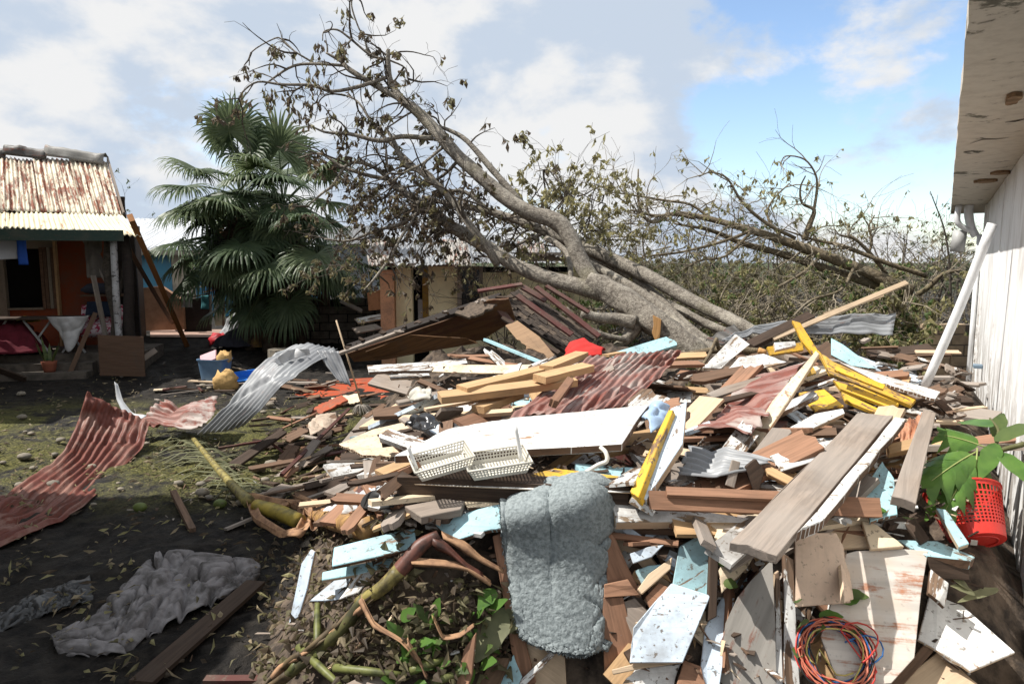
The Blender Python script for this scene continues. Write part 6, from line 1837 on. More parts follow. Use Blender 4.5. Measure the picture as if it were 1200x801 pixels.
while cnt < 170:
    px, py = RS.uniform(315, 1120), RS.uniform(415, 800)
    if py > 660 and px < 560 or (px > 1060 and py > 560) or (575 < px < 735 and py > 545):
        continue
    p = S(px, py, -.02)
    if pile_h(p.x, p.y) < .10:
        continue
    steep = py > 640
    if steep and RS.random() < .75:
        cnt += 1
        continue
    L = RS.choice((.14, .18, .25, .32)) * (0.7 if steep else 1)
    a = RS.uniform(-.9, .9) + (0 if RS.random() < .7 else 1.5)
    d = Vector((math.cos(a), math.sin(a), RS.uniform(-.25, .25) - (.5 * math.sin(a) * -1 if steep else 0)))
    c = p + Vector((0, .04 if steep else 0, RS.uniform(-.05, .03)))
    m = RS.choice(fill_m)
    beam('timber_scrap', 'small broken ' + TONE[m.name] + ' timber scrap lying among the boards', c - d * L / 2, c + d * L / 2, RS.uniform(.03, .10), RS.uniform(.012, .03), m, roll=RS.uniform(-35, 35) + (45 if steep else 0), jag=(RS.choice((0, .03)), RS.choice((0, .05))), cat='timber scrap', group=TONE[m.name] + ' timber scraps in the pile', seg=2)
    cnt += 1
for cnt in range(70):
    p = S(RS.uniform(985, 1135), RS.uniform(398, 492), .0)
    L = RS.choice((.12, .2, .3, .4))
    d = Vector((RS.uniform(-1, 1), RS.uniform(-1, 1), RS.uniform(-.15, .2))).normalized()
    m = RS.choice([W_BROWN] * 4 + [W_DARK] * 4 + [W_GREY] * 4 + [W_PLY] + [P_WHITE_WORN])
    c = p + Vector((0, 0, RS.uniform(-.01, .04)))
    beam('wood_fragment', 'broken ' + TONE[m.name] + ' fragment on the earth bank beside the leaning pipe', c - d * L / 2, c + d * L / 2, RS.uniform(.03, .09), RS.uniform(.012, .03), m, roll=RS.uniform(-30, 30), jag=(.02, .05), cat='wood piece', group=TONE[m.name] + ' fragments on the earth bank', seg=2)
for cnt in range(46):
    p = Zp(RS.uniform(170, 400), RS.uniform(418, 470), .04)
    L = RS.choice((.15, .25, .4, .6))
    d = Vector((RS.uniform(-1, 1), RS.uniform(-.6, .6), RS.uniform(-.03, .12))).normalized()
    m = RS.choice([W_BROWN] * 3 + [W_DARK] * 3 + [W_GREY] * 4 + [W_PLY] + [P_WHITE_WORN] + [P_MAROON])
    beam('yard_scrap', 'loose ' + TONE[m.name] + ' scrap on the yard between house and pile', p - d * L / 2 + Vector((0, 0, .02)), p + d * L / 2 + Vector((0, 0, .02)), RS.uniform(.03, .12), RS.uniform(.012, .03), m, roll=RS.uniform(-20, 20), jag=(.02, .05), cat='wood piece', group=TONE[m.name] + ' scraps on the yard', seg=2)
# broken brown wood strewn between the pile and the grey curved sheet
for cnt in range(110):
    px, py = RS.gauss(375, 42), RS.uniform(452, 612)
    if px < 290 or px > 560 or (py < 470 and px < 340):
        continue
    p = S(px, py, .0)
    L = RS.choice((.2, .3, .45, .6))
    a = RS.gauss(.7, .7)
    d = Vector((math.cos(a), math.sin(a), RS.uniform(-.05, .22)))
    m = RS.choice([W_BROWN] * 5 + [W_DARK] * 6 + [W_GREY] * 5 + [W_RED] * 2 + [P_MAROON] * 2 + [W_PLY])
    c = p + Vector((0, 0, .03 + RS.uniform(0, .06)))
    beam('splintered_wood', 'splintered ' + TONE[m.name] + ' piece strewn at the muddy edge of the pile', c - d * L / 2, c + d * L / 2, RS.uniform(.025, .09), RS.uniform(.012, .03), m, roll=RS.uniform(-40, 40), jag=(RS.choice((0, .05)), RS.choice((.03, .09))), cat='wood piece', group='splintered ' + TONE[m.name] + ' pieces at the muddy edge', seg=3)
# splinters and crumbs too small to count
vs, fs, mi = [], [], []
for i in range(4600):
    px, py = RS.uniform(150, 1150), RS.uniform(430, 800)
    p = S(px, py, -.03 if i % 3 else .0)
    h = pile_h(p.x, p.y)
    if (h < .05 and RS.random() < .6) or (py > 615 and RS.random() < .86):
        continue
    L, w = RS.choice((.03, .04, .05, .07, .10)) * RS.uniform(.6, 1.3), RS.uniform(.006, .03)
    d = rvec(RS)
    d.z *= .45
    d.normalize()
    s = d.cross(Vector((RS.uniform(-.4, .4), RS.uniform(-.4, .4), 1))).normalized()
    u = s.cross(d)
    t = RS.uniform(.002, .008)
    c = p + Vector((0, 0, RS.uniform(0, .03)))
    k = len(vs)
    for e in (-1, 1):
        for q, z in ((-1, 0), (1, 0), (1, 1), (-1, 1)):
            vs.append(c + d * e * L * .5 + s * q * w * .5 * (1 if e < 0 else .5) + u * z * t)
    fs += [(k, k + 1, k + 2, k + 3), (k + 7, k + 6, k + 5, k + 4), (k + 3, k + 2, k + 6, k + 7), (k + 1, k, k + 4, k + 5), (k + 2, k + 1, k + 5, k + 6), (k, k + 3, k + 7, k + 4)]
    mi += [RS.choice((0, 0, 0, 1, 1, 4, 4, 4, 2, 3))] * 6
tag(mesh('splinters', vs, fs, [W_BROWN, W_GREY, W_PLY, P_WHITE_WORN, W_DARK], midx=mi), 'fine splinters and crumbs strewn over the rubble', 'splinters', kind='stuff')

# ------------------------------------------------------------------ shaggy mat
r = random.Random(41)
mr = [
    [(590, 604, 3.42), (615, 596, 3.42), (650, 584, 3.42), (690, 572, 3.40), (716, 590, 3.38), (712, 604, 3.45)],
    [(588, 587, 3.20), (612, 578, 3.20), (648, 566, 3.20), (688, 557, 3.20), (716, 569, 3.20), (722, 586, 3.30)],
    [(586, 606, 3.04), (612, 602, 3.02), (648, 592, 3.00), (690, 584, 3.00), (718, 588, 3.04), (722, 600, 3.16)],
    [(589, 636, 2.99), (618, 634, 2.97), (652, 630, 2.95), (688, 628, 2.95), (712, 628, 2.99), (719, 632, 3.10)],
    [(594, 672, 2.95), (622, 672, 2.93), (655, 672, 2.92), (686, 670, 2.92), (708, 668, 2.96), (714, 668, 3.05)],
    [(600, 706, 2.91), (628, 710, 2.89), (658, 712, 2.88), (686, 712, 2.88), (704, 710, 2.92), (708, 708, 3.0)],
    [(607, 736, 2.88), (632, 748, 2.86), (660, 755, 2.85), (684, 757, 2.86), (701, 750, 2.9), (705, 744, 2.98)],
    [(614, 745, 2.87), (636, 757, 2.85), (662, 764, 2.84), (684, 766, 2.85), (699, 760, 2.89), (703, 752, 2.96)],
]
def mpt(i, x, y, d):
    if i < 2:
        return D(x, y, d)
    q = min(S(650, y, .07).y, S(600, y, .07).y, S(695, y, .07).y) - .02
    return D(x, y, min(3.02, q) + (.05 if x > 714 else 0) + max(0, (x - 690) / 30) ** 2 * .07)


gr = patch([[mpt(i, *p) for p in x] for i, x in enumerate(mr)], 98, 80)
U, V = len(gr), len(gr[0])
vs, ns = [], []
for i in range(U):
    for j in range(V):
        a = gr[min(i + 1, U - 1)][j] - gr[max(i - 1, 0)][j]
        b = gr[i][min(j + 1, V - 1)] - gr[i][max(j - 1, 0)]
        n = b.cross(a).normalized()
        if n.dot(EYE - gr[i][j]) < 0 and i > U // 6:
            n = -n
        u, v = i / (U - 1), j / (V - 1)
        # pleats: upright ones near the fold, cross folds down the right side
        h = -.026 * max(0, math.sin(v * 19 + 2.2 * u)) ** 6 * sm(.62, .2, v) * sm(.85, .25, u)
        h -= .034 * max(0, math.sin(u * 40 + 3 * v + 1.2 * math.sin(v * 9))) ** 5 * sm(.62, .85, v) * sm(.2, .4, u)
        h += .018 * math.exp(-((v - .42) / .2) ** 2) * sm(.1, .4, u) - .05 * sm(.8, 1.0, v)
        h -= .014 * max(0, math.sin(u * 26 - 6 * v)) ** 8 * sm(.5, .7, v)
        h += .006 * mnoise.noise(Vector((u * 4, v * 3, 2)))
        h += .0045 * mnoise.noise(gr[i][j] * 70) + .003 * mnoise.noise(gr[i][j] * 160)
        vs.append(gr[i][j] + n * h)
        ns.append(n)
fs = [(i * V + j, i * V + j + 1, (i + 1) * V + j + 1, (i + 1) * V + j) for i in range(U - 1) for j in range(V - 1)]
M_MAT = plain('grey_green_shag', (0.285, 0.32, 0.325), .95, .7, 60, (0.16, 0.185, 0.19), bs=.9, bd=.01, spec=.1)
mat_o = mesh('shaggy_mat', vs, fs, M_MAT, smooth=True)
md = mat_o.modifiers.new('thickness', 'SOLIDIFY')
md.thickness = .022
md.offset = -1 if True else 0
tag(mat_o, 'grey green shaggy bath mat draped over the edge of the rubble', 'mat')
tv, tf = [], []
for q in range(19000):
    k = r.randrange(len(vs))
    p, n = vs[k], ns[k]
    d = (n + rvec(r) * .75 + Vector((0, 0, -.3))).normalized()
    L = r.uniform(.010, .022)
    s = d.cross(rvec(r)).normalized() * r.uniform(.0015, .003)
    p = p + rvec(r) * .003
    k = len(tv)
    tv += [p - s, p + s, p + d * L + s * .8, p + d * L - s * .8]
    tf.append((k, k + 1, k + 2, k + 3))
o = mesh('tufts', tv, tf, M_MAT, mat_o)
o['kind'] = 'stuff'


# ------------------------------------------------------------------ perforated plastic
def lattice(grid, hole, fn=None):
    """grid of points -> faces that leave a hole in each cell; returns verts, faces"""
    vs, fs = [], []
    U, V = len(grid), len(grid[0])
    for i in range(U - 1):
        for j in range(V - 1):
            c = [grid[i][j], grid[i][j + 1], grid[i + 1][j + 1], grid[i + 1][j]]
            m = (c[0] + c[1] + c[2] + c[3]) / 4
            hh = hole if fn is None else fn(i / (U - 1), j / (V - 1))
            k = len(vs)
            if hh <= 0:
                vs += c
                fs.append((k, k + 1, k + 2, k + 3))
            else:
                vs += c + [m + (p - m) * hh for p in c]
                fs += [(k + a, k + (a + 1) % 4, k + 4 + (a + 1) % 4, k + 4 + a) for a in range(4)]
    return vs, fs


def thick(o, t):
    md = o.modifiers.new('thickness', 'SOLIDIFY')
    md.thickness = t
    md.offset = 0


M_TRAY = plain('cream_plastic', (0.66, 0.63, 0.55), .5, .25, 9)


def tray(label, c, ux, n, sx, sy, h, leg):
    e = empty('plastic_tray', c, label, 'tray')
    M = frame(c, ux, n)

    def P(x, y, z):
        return M @ Vector((x, y, z))
    f = .82

    def rect(a, b, c_, d, nu, nv):
        return [[a.lerp(b, j / nv).lerp(d.lerp(c_, j / nv), i / nu) for j in range(nv + 1)] for i in range(nu + 1)]
    X, Y = sx / 2, sy / 2
    top = [P(-X, -Y, h), P(X, -Y, h), P(X, Y, h), P(-X, Y, h)]
    bot = [P(-X * f, -Y * f, 0), P(X * f, -Y * f, 0), P(X * f, Y * f, 0), P(-X * f, Y * f, 0)]
    for k in range(4):
        v_, f_ = lattice(rect(bot[k], bot[(k + 1) % 4], top[(k + 1) % 4], top[k], 4, 18), .55, lambda a, b: .62 if .2 < a < .8 else 0)
        thick(mesh('side', v_, f_, M_TRAY, e), .003)
    v_, f_ = lattice(rect(bot[0], bot[1], bot[2], bot[3], 12, 16), .6)
    thick(mesh('base', v_, f_, M_TRAY, e), .003)
    T = Tubes()
    T.add(top + [top[0]], .006, 1, 6)
    T.build('rim', M_TRAY, e)
    T = Tubes()
    T.add([leg[0], leg[0].lerp(leg[1], .5), leg[1]], [.011, .01, .009], 3, 8)
    T.build('corner_leg', plain('white_plastic', (.8, .8, .78), .4, .15), e)


c1, c2 = S(519, 547, .13), S(583, 549, .13)
tray('cream perforated plastic tray beside the salmon pine plank', c1, Vector((1, .35, -.05)), nrm(14, 215), .29, .20, .06, (S(488, 549, .15), D(478, 522, S(488, 549, .15).y)))
tray('cream perforated plastic tray with a tall white corner leg', c2, Vector((1, .22, .06)), nrm(12, 192), .31, .19, .06, (S(611, 540, .17), D(604, 498, S(611, 540, .17).y)))
T = Tubes()
T.add(SR([(676, 560, .12), (700, 545, .16), (711, 540, .18), (710, 530, .2), (704, 524, .18)]), .011, 4, 7)
tag(T.build('bent_tube', M_TRAY), 'bent white plastic tube in the gap below the white door', 'tube')

# ------------------------------------------------------------------ mop
mp = empty('mop', S(425, 474, .1), 'string mop standing head down with a long pale handle', 'mop')
hd = S(424, 474, .16)
T = Tubes()
T.add([hd, D(394, 375, hd.y - .05)], [.013, .012], 2, 8)
T.build('handle', W_PLY, mp)
T = Tubes()
for i in range(70):
    a = r.uniform(0, 6.28)
    q = hd + Vector((math.cos(a) * .02, math.sin(a) * .02, .0))
    o_ = Vector((math.cos(a), math.sin(a) * .8, 0)) * r.uniform(.05, .15)
    T.add([q, q + o_ * .5 + Vector((0, 0, -.02)), q + o_ + Vector((.03, 0, -.10 - r.uniform(0, .04)))], .006, 3, 4)
T.build('mop_head', plain('mop_string', (0.30, 0.27, 0.23), .95, .5, 20), mp)

# ------------------------------------------------------------------ coil of wire on the rusty panel
wc = empty('wire_coil', S(975, 770, .1), 'tangled coil of red, blue and black electric wire', 'wire')
N = nrm(48, 184)
pc_ = plane_hit(974, 770, S(1020, 720, .10), N) + N * .03
Mw = frame(pc_, Vector((1, 0, 0)), N)
cols = [('red_wire', (.50, .05, .04)), ('blue_wire', (.03, .12, .32)), ('black_wire', (.02, .02, .02)), ('orange_wire', (.52, .16, .10)), ('yellow_wire', (.45, .38, .12))]
for ci, (nm, c) in enumerate(cols):
    T = Tubes()
    pts = []
    n = {0: 9, 3: 7, 2: 5, 1: 3, 4: 1}[ci]
    R0 = .128 + r.uniform(-.01, .01)
    for i in range(n * 14):
        a = i / 14 * 2 * math.pi + ci
        loop = i // 14
        rr_ = R0 + .018 * math.sin(loop * 2.1 + ci) + .010 * math.sin(a * 3 + loop) + r.uniform(-.006, .006)
        pts.append(Mw @ Vector((rr_ * math.cos(a) * 1.0 + .008 * math.sin(loop * 1.7), rr_ * .95 * math.sin(a), .002 + .022 * abs(math.sin(loop * 1.3 + ci + a * .5)) + .004 * ci)))
    if ci == 0:
        pts += [plane_hit(x, y, pc_ + N * .05, N) for x, y in ((985, 738), (1005, 729), (1024, 738), (1029, 752), (1020, 768), (1010, 776))]
    if ci == 1:
        pts += [plane_hit(x, y, pc_ + N * .03, N) for x, y in ((990, 752), (1015, 744), (1032, 752), (1034, 768), (1018, 780))]
    if ci == 4:
        pts += [plane_hit(x, y, pc_ + N * .02, N) for x, y in ((960, 760), (980, 790), (1000, 788))]
    T.add(pts, .0036, 2, 5)
    T.build(nm, plain(nm + '_m', c, .4, .15), wc)

# ------------------------------------------------------------------ red laundry basket
rb = empty('red_basket', S(1150, 640, .0), 'red perforated plastic basket tipped against the white wall', 'basket')
bc_ = D(1146, 634, 3.18)
axd = Vector((.06, .62, .70)).normalized()
Mb = frame(bc_, Vector((1, 0, 0)), axd)
M_REDP = plain('red_plastic', (0.58, 0.035, 0.025), .38, .2, 7, spec=.45)


def ring(R, h, n=48):
    return [Mb @ Vector((R * math.cos(2 * math.pi * i / n), R * math.sin(2 * math.pi * i / n), h)) for i in range(n + 1)]


hs = [0, .012, .05, .066, .082, .098, .114, .13, .146, .162, .178, .20, .235, .25]
v_, f_ = lattice([ring(.118 + .20 * h, h) for h in hs], .6, lambda a, b: 0 if a < .14 or a > .9 else (.75 if a > .82 else .62))
thick(mesh('wall', v_, f_, M_REDP, rb), .0025)
vs = ring(.118, 0)[:-1]
mesh('base', vs, [tuple(range(48))], M_REDP, rb)
T = Tubes()
T.add(ring(.169, .252), .007, 1, 6)
T.build('rim', M_REDP, rb)
T = Tubes()
T.add(ring(.085, -.003), .004, 1, 5)
T.build('foot_ring', M_REDP, rb)
q0 = Mb @ Vector((-.02, -.03, -.002))
board('price_label', None, [(1138, 632), (1146, 633), (1145, 639), (1137, 638)], plain('label_white', (.7, .68, .64), .7), .001, d=3.15, n=(-axd.x, -axd.y, -axd.z), parent=rb)


# ------------------------------------------------------------------ plants
def big_leaf(name, base, tip, side_w, m, parent=None, lobes=0, fold=.25, r=r, nrm_hint=(0, -.5, 1), droop=.12):
    """broad leaf with a midrib crease, wavy or deeply lobed outline"""
    ax = tip - base
    L = ax.length
    x = ax.normalized()
    up = Vector(nrm_hint)
    up = (up - x * up.dot(x)).normalized()
    y = up.cross(x)
    K = 40 if lobes else 16
    vs, fs = [], []
    ph = r.uniform(0, 6)
    for i in range(K + 1):
        f = i / K
        w = side_w * (math.sin(math.pi * min(1, f * .96 + .03)) ** .7) * (1.15 - .5 * f)
        c = base + x * (L * f) - up * (droop * L * f * f)
        for s in (-1, 0, 1):
            ww = w
            if lobes:
                ww = w * (.22 + .78 * abs(math.sin(f * math.pi * lobes + .4)) ** 1.6)
            else:
                ww = w * (1 + .06 * math.sin(f * 17 + ph + s))
            sweep = x * (ww * .35 if lobes else 0)
            p = c + y * s * ww + up * (fold * ww * abs(s)) + sweep * abs(s)
            vs.append(p + up * (.012 * L * mnoise.noise(Vector((f * 6 + ph, s * 2.0, ph))) if s else 0))
    for i in range(K):
        a = i * 3
        fs += [(a, a + 1, a + 4, a + 3), (a + 1, a + 2, a + 5, a + 4)]
    return mesh(name, vs, fs, m, parent, smooth=True)


def lobed_leaf(name, base, tip, w, m, parent, r=r, hint=(-.3, -.7, 1)):
    """breadfruit-like leaf: a midrib with four pairs of long pointed lobes swept forward, joined near the rib"""
    ax = tip - base
    L = ax.length
    x = ax.normalized()
    up = Vector(hint)
    up = (up - x * up.dot(x)).normalized()
    y = up.cross(x)

    def P(f, s, side):
        return base + x * (L * f) + y * (s * side) + up * (.30 * s - .9 * s * s / max(w, .01)) - up * (.16 * L * f * f)
    vs, fs = [], []
    for side in (-1, 1):
        for i in range(4):
            f0 = .06 + .2 * i
            ll = w * (1.0, 1.12, .95, .7)[i] * r.uniform(.9, 1.08)
            k = len(vs)
            n = 6
            for q in range(n + 1):
                t = q / n
                s = ll * t
                c = f0 + .12 + .26 * t
                hw = (.115 if t < .35 else .105 * (1 - ((t - .35) / .65) ** 1.7) + .004) * (1 + .3 * math.sin(math.pi * min(1, t * 1.4)))
                vs += [P(c - hw, s, side), P(c, s * 1.02, side) - up * (.006 * L), P(c + hw, s, side)]
                if q:
                    b = k + q * 3
                    fs += [(b - 3, b - 2, b + 1, b), (b - 2, b - 1, b + 2, b + 1)]
    k = len(vs)
    for f, s in ((.84, .02), (.9, .03), (1.0, .001)):
        vs += [P(f, s, -1), P(f, s, 1)]
    fs += [(k, k + 1, k + 3, k + 2), (k + 2, k + 3, k + 5, k + 4)]
    o = mesh(name, vs, fs, m, parent, smooth=True)
    T = Tubes()
    T.add([base - x * .03, P(.3, 0, 1) + up * .002, P(.65, 0, 1) + up * .002, P(.98, 0, 1)], [.004, .0035, .0025, .001], 3, 5)
    T.build('midrib', M_RIB, o)
    return o


M_RIB = plain('pale_midrib', (.30, .34, .12), .6)
bp = empty('breadfruit_branch', S(1140, 570, 0), 'broken green branch with large lobed leaves over the red basket', 'branch')
T = Tubes()
T.add(DR([(1200, 520, 3.3), (1165, 530, 3.4), (1130, 545, 3.4), (1100, 560, 3.4)]), [.014, .012, .010, .006], 4, 7)
T.add(DR([(1165, 530, 3.4), (1170, 505, 3.5), (1160, 490, 3.6)]), [.01, .008, .005], 4, 6)
T.build('stem', plain('green_stem', (.10, .10, .04), .6), bp)
for (b, t, w, lb) in [((1142, 530, 3.35), (1086, 560, 3.15), .12, 4), ((1150, 522, 3.4), (1100, 504, 3.5), .10, 4), ((1140, 540, 3.3), (1110, 590, 3.1), .08, 3), ((1130, 545, 3.35), (1085, 605, 3.2), .07, 0), ((1145, 530, 3.35), (1142, 585, 3.15), .08, 4), ((1165, 515, 3.45), (1215, 495, 3.3), .06, 0), ((1162, 500, 3.5), (1120, 488, 3.8), .07, 0), ((1172, 530, 3.35), (1205, 560, 3.1), .06, 0), ((1165, 512, 3.5), (1178, 478, 3.7), .05, 0), ((1110, 555, 3.35), (1090, 580, 3.2), .05, 0), ((1168, 520, 3.4), (1150, 555, 3.2), .06, 0)]:
    if lb:
        lobed_leaf('leaf', D(*b), D(*t), w, L_FRESH, bp)
    else:
        big_leaf('leaf', D(*b), D(*t), w * .8, L_FRESH if r.random() < .5 else L_GREEN, bp, lb, .2, nrm_hint=(-.3, -.7, 1))
for k, (b, t, w, lab) in enumerate([((1110, 672, None), (1140, 690, None), .025, 'wilted pale green leaf below the red basket'), ((1142, 696, None), (1116, 684, None), .025, 'pale green leaf pointing at the pale blue box side'), ((1170, 690, None), (1126, 700, None), .022, 'pale green leaf above the glossy white panel')]):
    tag(big_leaf('fallen_leaf', S(b[0], b[1], .06), S(t[0], t[1], .08), w, L_BAN, None, 0, .3), lab, 'leaf')

# ground plants growing out of the front of the pile
gp = empty('banana_sucker', S(520, 760, .0), 'green leafy weeds growing at the foot of the rubble', 'plant')
for i in range(46):
    px, py = r.uniform(465, 592), r.uniform(715, 805)
    if px < 500 and py < 740:
        continue
    b = S(px, py, .0)
    d = Vector((r.uniform(-1, 1), r.uniform(-.8, .1), r.uniform(.1, .9))).normalized()
    L = r.uniform(.05, .14)
    big_leaf('leaf', b, b + d * L, L * r.uniform(.2, .36), r.choice((L_FRESH, L_GREEN, L_FRESH)), gp, 0, .15, nrm_hint=(r.uniform(-.6, .2), -.6, 1))
for (b, t, w) in [((592, 716), (556, 772), .075), ((580, 690), (560, 712), .04), ((566, 706), (572, 692), .04), ((470, 726), (486, 712), .03), ((600, 712), (585, 745), .07)]:
    p0_, p1_ = S(b[0], b[1], .06), S(t[0], t[1], .12)
    big_leaf('leaf', p0_, p1_, w, L_BAN if w > .06 else L_FRESH, gp, 0, .12, nrm_hint=(-.3, -.9, .6))
# small leaves dropped on the panels on the right
for k, (px, py) in enumerate([(1008, 735), (940, 700), (955, 740), (938, 760), (985, 705), (870, 650), (842, 660), (848, 682), (990, 695), (935, 735), (960, 722), (1050, 590), (1064, 608), (1020, 598)]):
    b = S(px, py, .14 if px > 900 else .08)
    d = Vector((r.uniform(-1, 1), r.uniform(-.6, .2), r.uniform(-.1, .4))).normalized()
    tag(big_leaf('fallen_leaf', b, b + d * r.uniform(.06, .11), .03, r.choice((L_FRESH, L_GREEN)), None, 0, .2, nrm_hint=(-.2, -.5, 1)), 'small torn green leaf lying on the boards', 'leaf', 'green leaves torn onto the boards')

# fallen banana plants
M_BANY = plain('banana_stalk_yellow', (.28, .235, .075), .5, .8, 16, (.08, .065, .03), bs=.4)
M_BANO = plain('banana_stalk_orange', (.42, .25, .09), .5, .8, 15, (.16, .085, .045), bs=.5)
M_BANR = plain('banana_stalk_red', (.15, .06, .043), .45, .7, 14, (.05, .03, .024), bs=.5)
M_BANG = plain('banana_stalk_green', (.15, .16, .05), .5, .8, 15, (.05, .055, .022))
M_HUSK = plain('dry_banana_husk', (.40, .235, .13), .85, .6, 12, (.17, .095, .06), bs=.5)
bn = empty('banana_plant', Zp(290, 590, 0), 'fallen yellow green banana plant lying along the edge of the mud', 'banana plant')
T = Tubes()
T.add([Zp(226, 513, .10), Zp(252, 545, .12), Zp(276, 572, .13), Zp(292, 588, .12)], [.025, .032, .04, .055], 5, 9, .1)
T.build('stalk', M_BANY, bn)
T = Tubes()
T.add([Zp(300, 592, .12), Zp(325, 600, .12), Zp(350, 610, .14)], [.055, .065, .06], 4, 10, .12)
T.build('stalk', plain('banana_mid', (.40, .30, .05), .5, .7, 7, (.12, .10, .035)), bn)
T = Tubes()
T.add([S(366, 604, .06), S(395, 611, .07), S(432, 620, .07)], [.05, .062, .058], 4, 10, .1)
T.build('stalk', M_BANO, bn)
for k, l in enumerate([[(292, 585), (300, 606), (330, 626), (352, 622)], [(290, 580), (330, 588), (360, 590)], [(340, 590), (362, 600), (352, 624), (334, 626)], [(346, 582), (372, 594), (368, 616)], [(352, 600), (376, 588), (372, 612)], [(328, 596), (350, 590), (366, 604)]]):
    rows = []
    for (x, y) in l:
        p = S(x, y, .12)
        rows.append([p + Vector((-.03, 0, .03)), p + Vector((0, -.04, -.01)), p + Vector((.04, 0, .03))])
    sheet('husk', None, rows, M_HUSK, waves=1, amp=.005, nu=14, crumple=.012, parent=bn, per=8)
# shredded pale leaf on the moss
vs, fs = [], []
for side in (-1, 1):
    for i in range(60):
        f = i / 60
        b = Zp(212 + 70 * f, 505 + 72 * f, .09)
        L = r.uniform(.10, .48)
        d = Vector((side * (1 if side > 0 else 1.0), r.uniform(-.9, .7) - .15, r.uniform(-.12, .06)))
        d.normalize()
        w = r.uniform(.008, .022)
        s = d.cross(Vector((0, 0, 1))).normalized() * w
        k = len(vs)
        m_ = b + d * L * .55 + Vector((0, 0, .02))
        t_ = b + d * L
        t_.z = max(.03, t_.z - .08)
        vs += [b - s, b + s, m_ + s, m_ - s, t_ + s * .3, t_ - s * .3]
        fs += [(k, k + 1, k + 2, k + 3), (k + 3, k + 2, k + 4, k + 5)]
o = mesh('shredded_leaf', vs, fs, L_BAN, bn)
o['kind'] = 'stuff'
b2 = empty('banana_plant', S(440, 690, 0), 'broken banana stem with reddish sheath in front of the pale blue boards', 'banana plant')
T = Tubes()
T.add([S(514, 626, .12), S(492, 640, .10), S(468, 668, .08), S(450, 686, .06)], [.022, .034, .036, .032], 5, 12, .2)
T.build('red_sheath', M_BANR, b2)
T = Tubes()
T.add([S(468, 668, .09), S(446, 690, .08), S(420, 706, .05)], [.034, .032, .028], 4, 12, .2)
T.build('stalk', M_BANY, b2)
T = Tubes()
T.add([S(428, 700, .06), S(400, 738, .05), S(372, 762, .04), S(330, 796, .06)], [.030, .032, .028, .022], 5, 12, .35)
T.build('stalk', plain('banana_dark', (.10, .095, .03), .6, .8, 7, (.03, .028, .015)), b2)
for k, (a, b) in enumerate([((350, 758), (402, 806)), ((338, 790), (352, 770)), ((392, 782), (470, 790)), ((372, 770), (372, 700)), ((480, 786), (520, 772)), ((505, 800), (545, 786))]):
    T = Tubes()
    T.add([S(a[0], a[1], .05), S((a[0] + b[0]) / 2, (a[1] + b[1]) / 2, .07), S(b[0], b[1], .05)], [.018, .018, .012], 3, 8)
    T.build('leaf_stalk', M_BANG, b2)
for k, l in enumerate([[(508, 632), (530, 646), (548, 662), (566, 672)], [(520, 628), (545, 640), (565, 655), (590, 668)], [(484, 658), (520, 660), (548, 664), (575, 682)], [(424, 700), (440, 730), (470, 748), (492, 772)], [(478, 750), (492, 772), (500, 790)], [(508, 720), (520, 745), (540, 742), (556, 730)]]):
    rows = []
    for i, (x, y) in enumerate(l):
        p = S(x, y, .09)
        w = (.026 if k < 3 else .012) * (1 - .25 * i)
        rows.append([p + Vector((-w * .4, 0, w)), p + Vector((0, -.03, 0)), p + Vector((w * .4, 0, -w))])
    sheet('husk', None, rows, M_BANR if k < 1 else M_HUSK, waves=2, amp=.003, nu=14, crumple=.008, parent=b2, per=8)
for k in range(9):
    f = k / 8
    x, y = 470 - 130 * f + r.uniform(-8, 8), 668 + 118 * f + r.uniform(-8, 8)
    rows = []
    for q in range(4):
        p = S(x - 16 * q + r.uniform(-3, 3), y + 13 * q + r.uniform(-3, 3), .075 + .02 * math.sin(q * 2 + k))
        rows.append([p + Vector((-.012, 0, .012)), p + Vector((0, -.014, .004)), p + Vector((.012, 0, -.012))])
    sheet('husk', None, rows, M_HUSK if k % 3 == 0 else plain('wet_husk%d' % k, (.12, .085, .045), .7, .7, 14, (.04, .03, .02)), waves=1, amp=.004, nu=9, crumple=.02, parent=b2, per=6)
# unripe fruit on the mud
for k, (px, py, lab) in enumerate([(258, 590, 'green oval fruit next to the yellow banana stalk'), (164, 594, 'small round green fruit alone in the shaded mud')]):
    c = Zp(px, py, .04)
    rings = []
    for i in range(9):
        a = math.pi * i / 8
        rr_ = .045 * math.sin(a) + .002
        rings.append([c + Vector((-.06 * math.cos(a), rr_ * math.cos(b_ * math.pi / 5), rr_ * math.sin(b_ * math.pi / 5))) for b_ in range(10)])
    tag(blob('fruit', plain('green_fruit%d' % k, (.11, .14, .035), .5, .5), rings), lab, 'fruit')

# ------------------------------------------------------------------ cloths and bags
def quadfn(px, z=0.03, bulge=.10, seed=0):
    c = [Zp(x, y, z) if not callable(z) else z(x, y) for x, y in px]
    n = len(c) // 2

    def fn(u, v):
        f = u * (n - 1)
        i = min(n - 2, int(f))
        t = f - i
        a = c[i].lerp(c[i + 1], t)
        b = c[2 * n - 1 - i].lerp(c[2 * n - 2 - i], t)
        p = a.lerp(b, v)
        return p + Vector((0, 0, bulge * math.sin(math.pi * v) * (.5 + .5 * math.sin(math.pi * u))))
    return fn


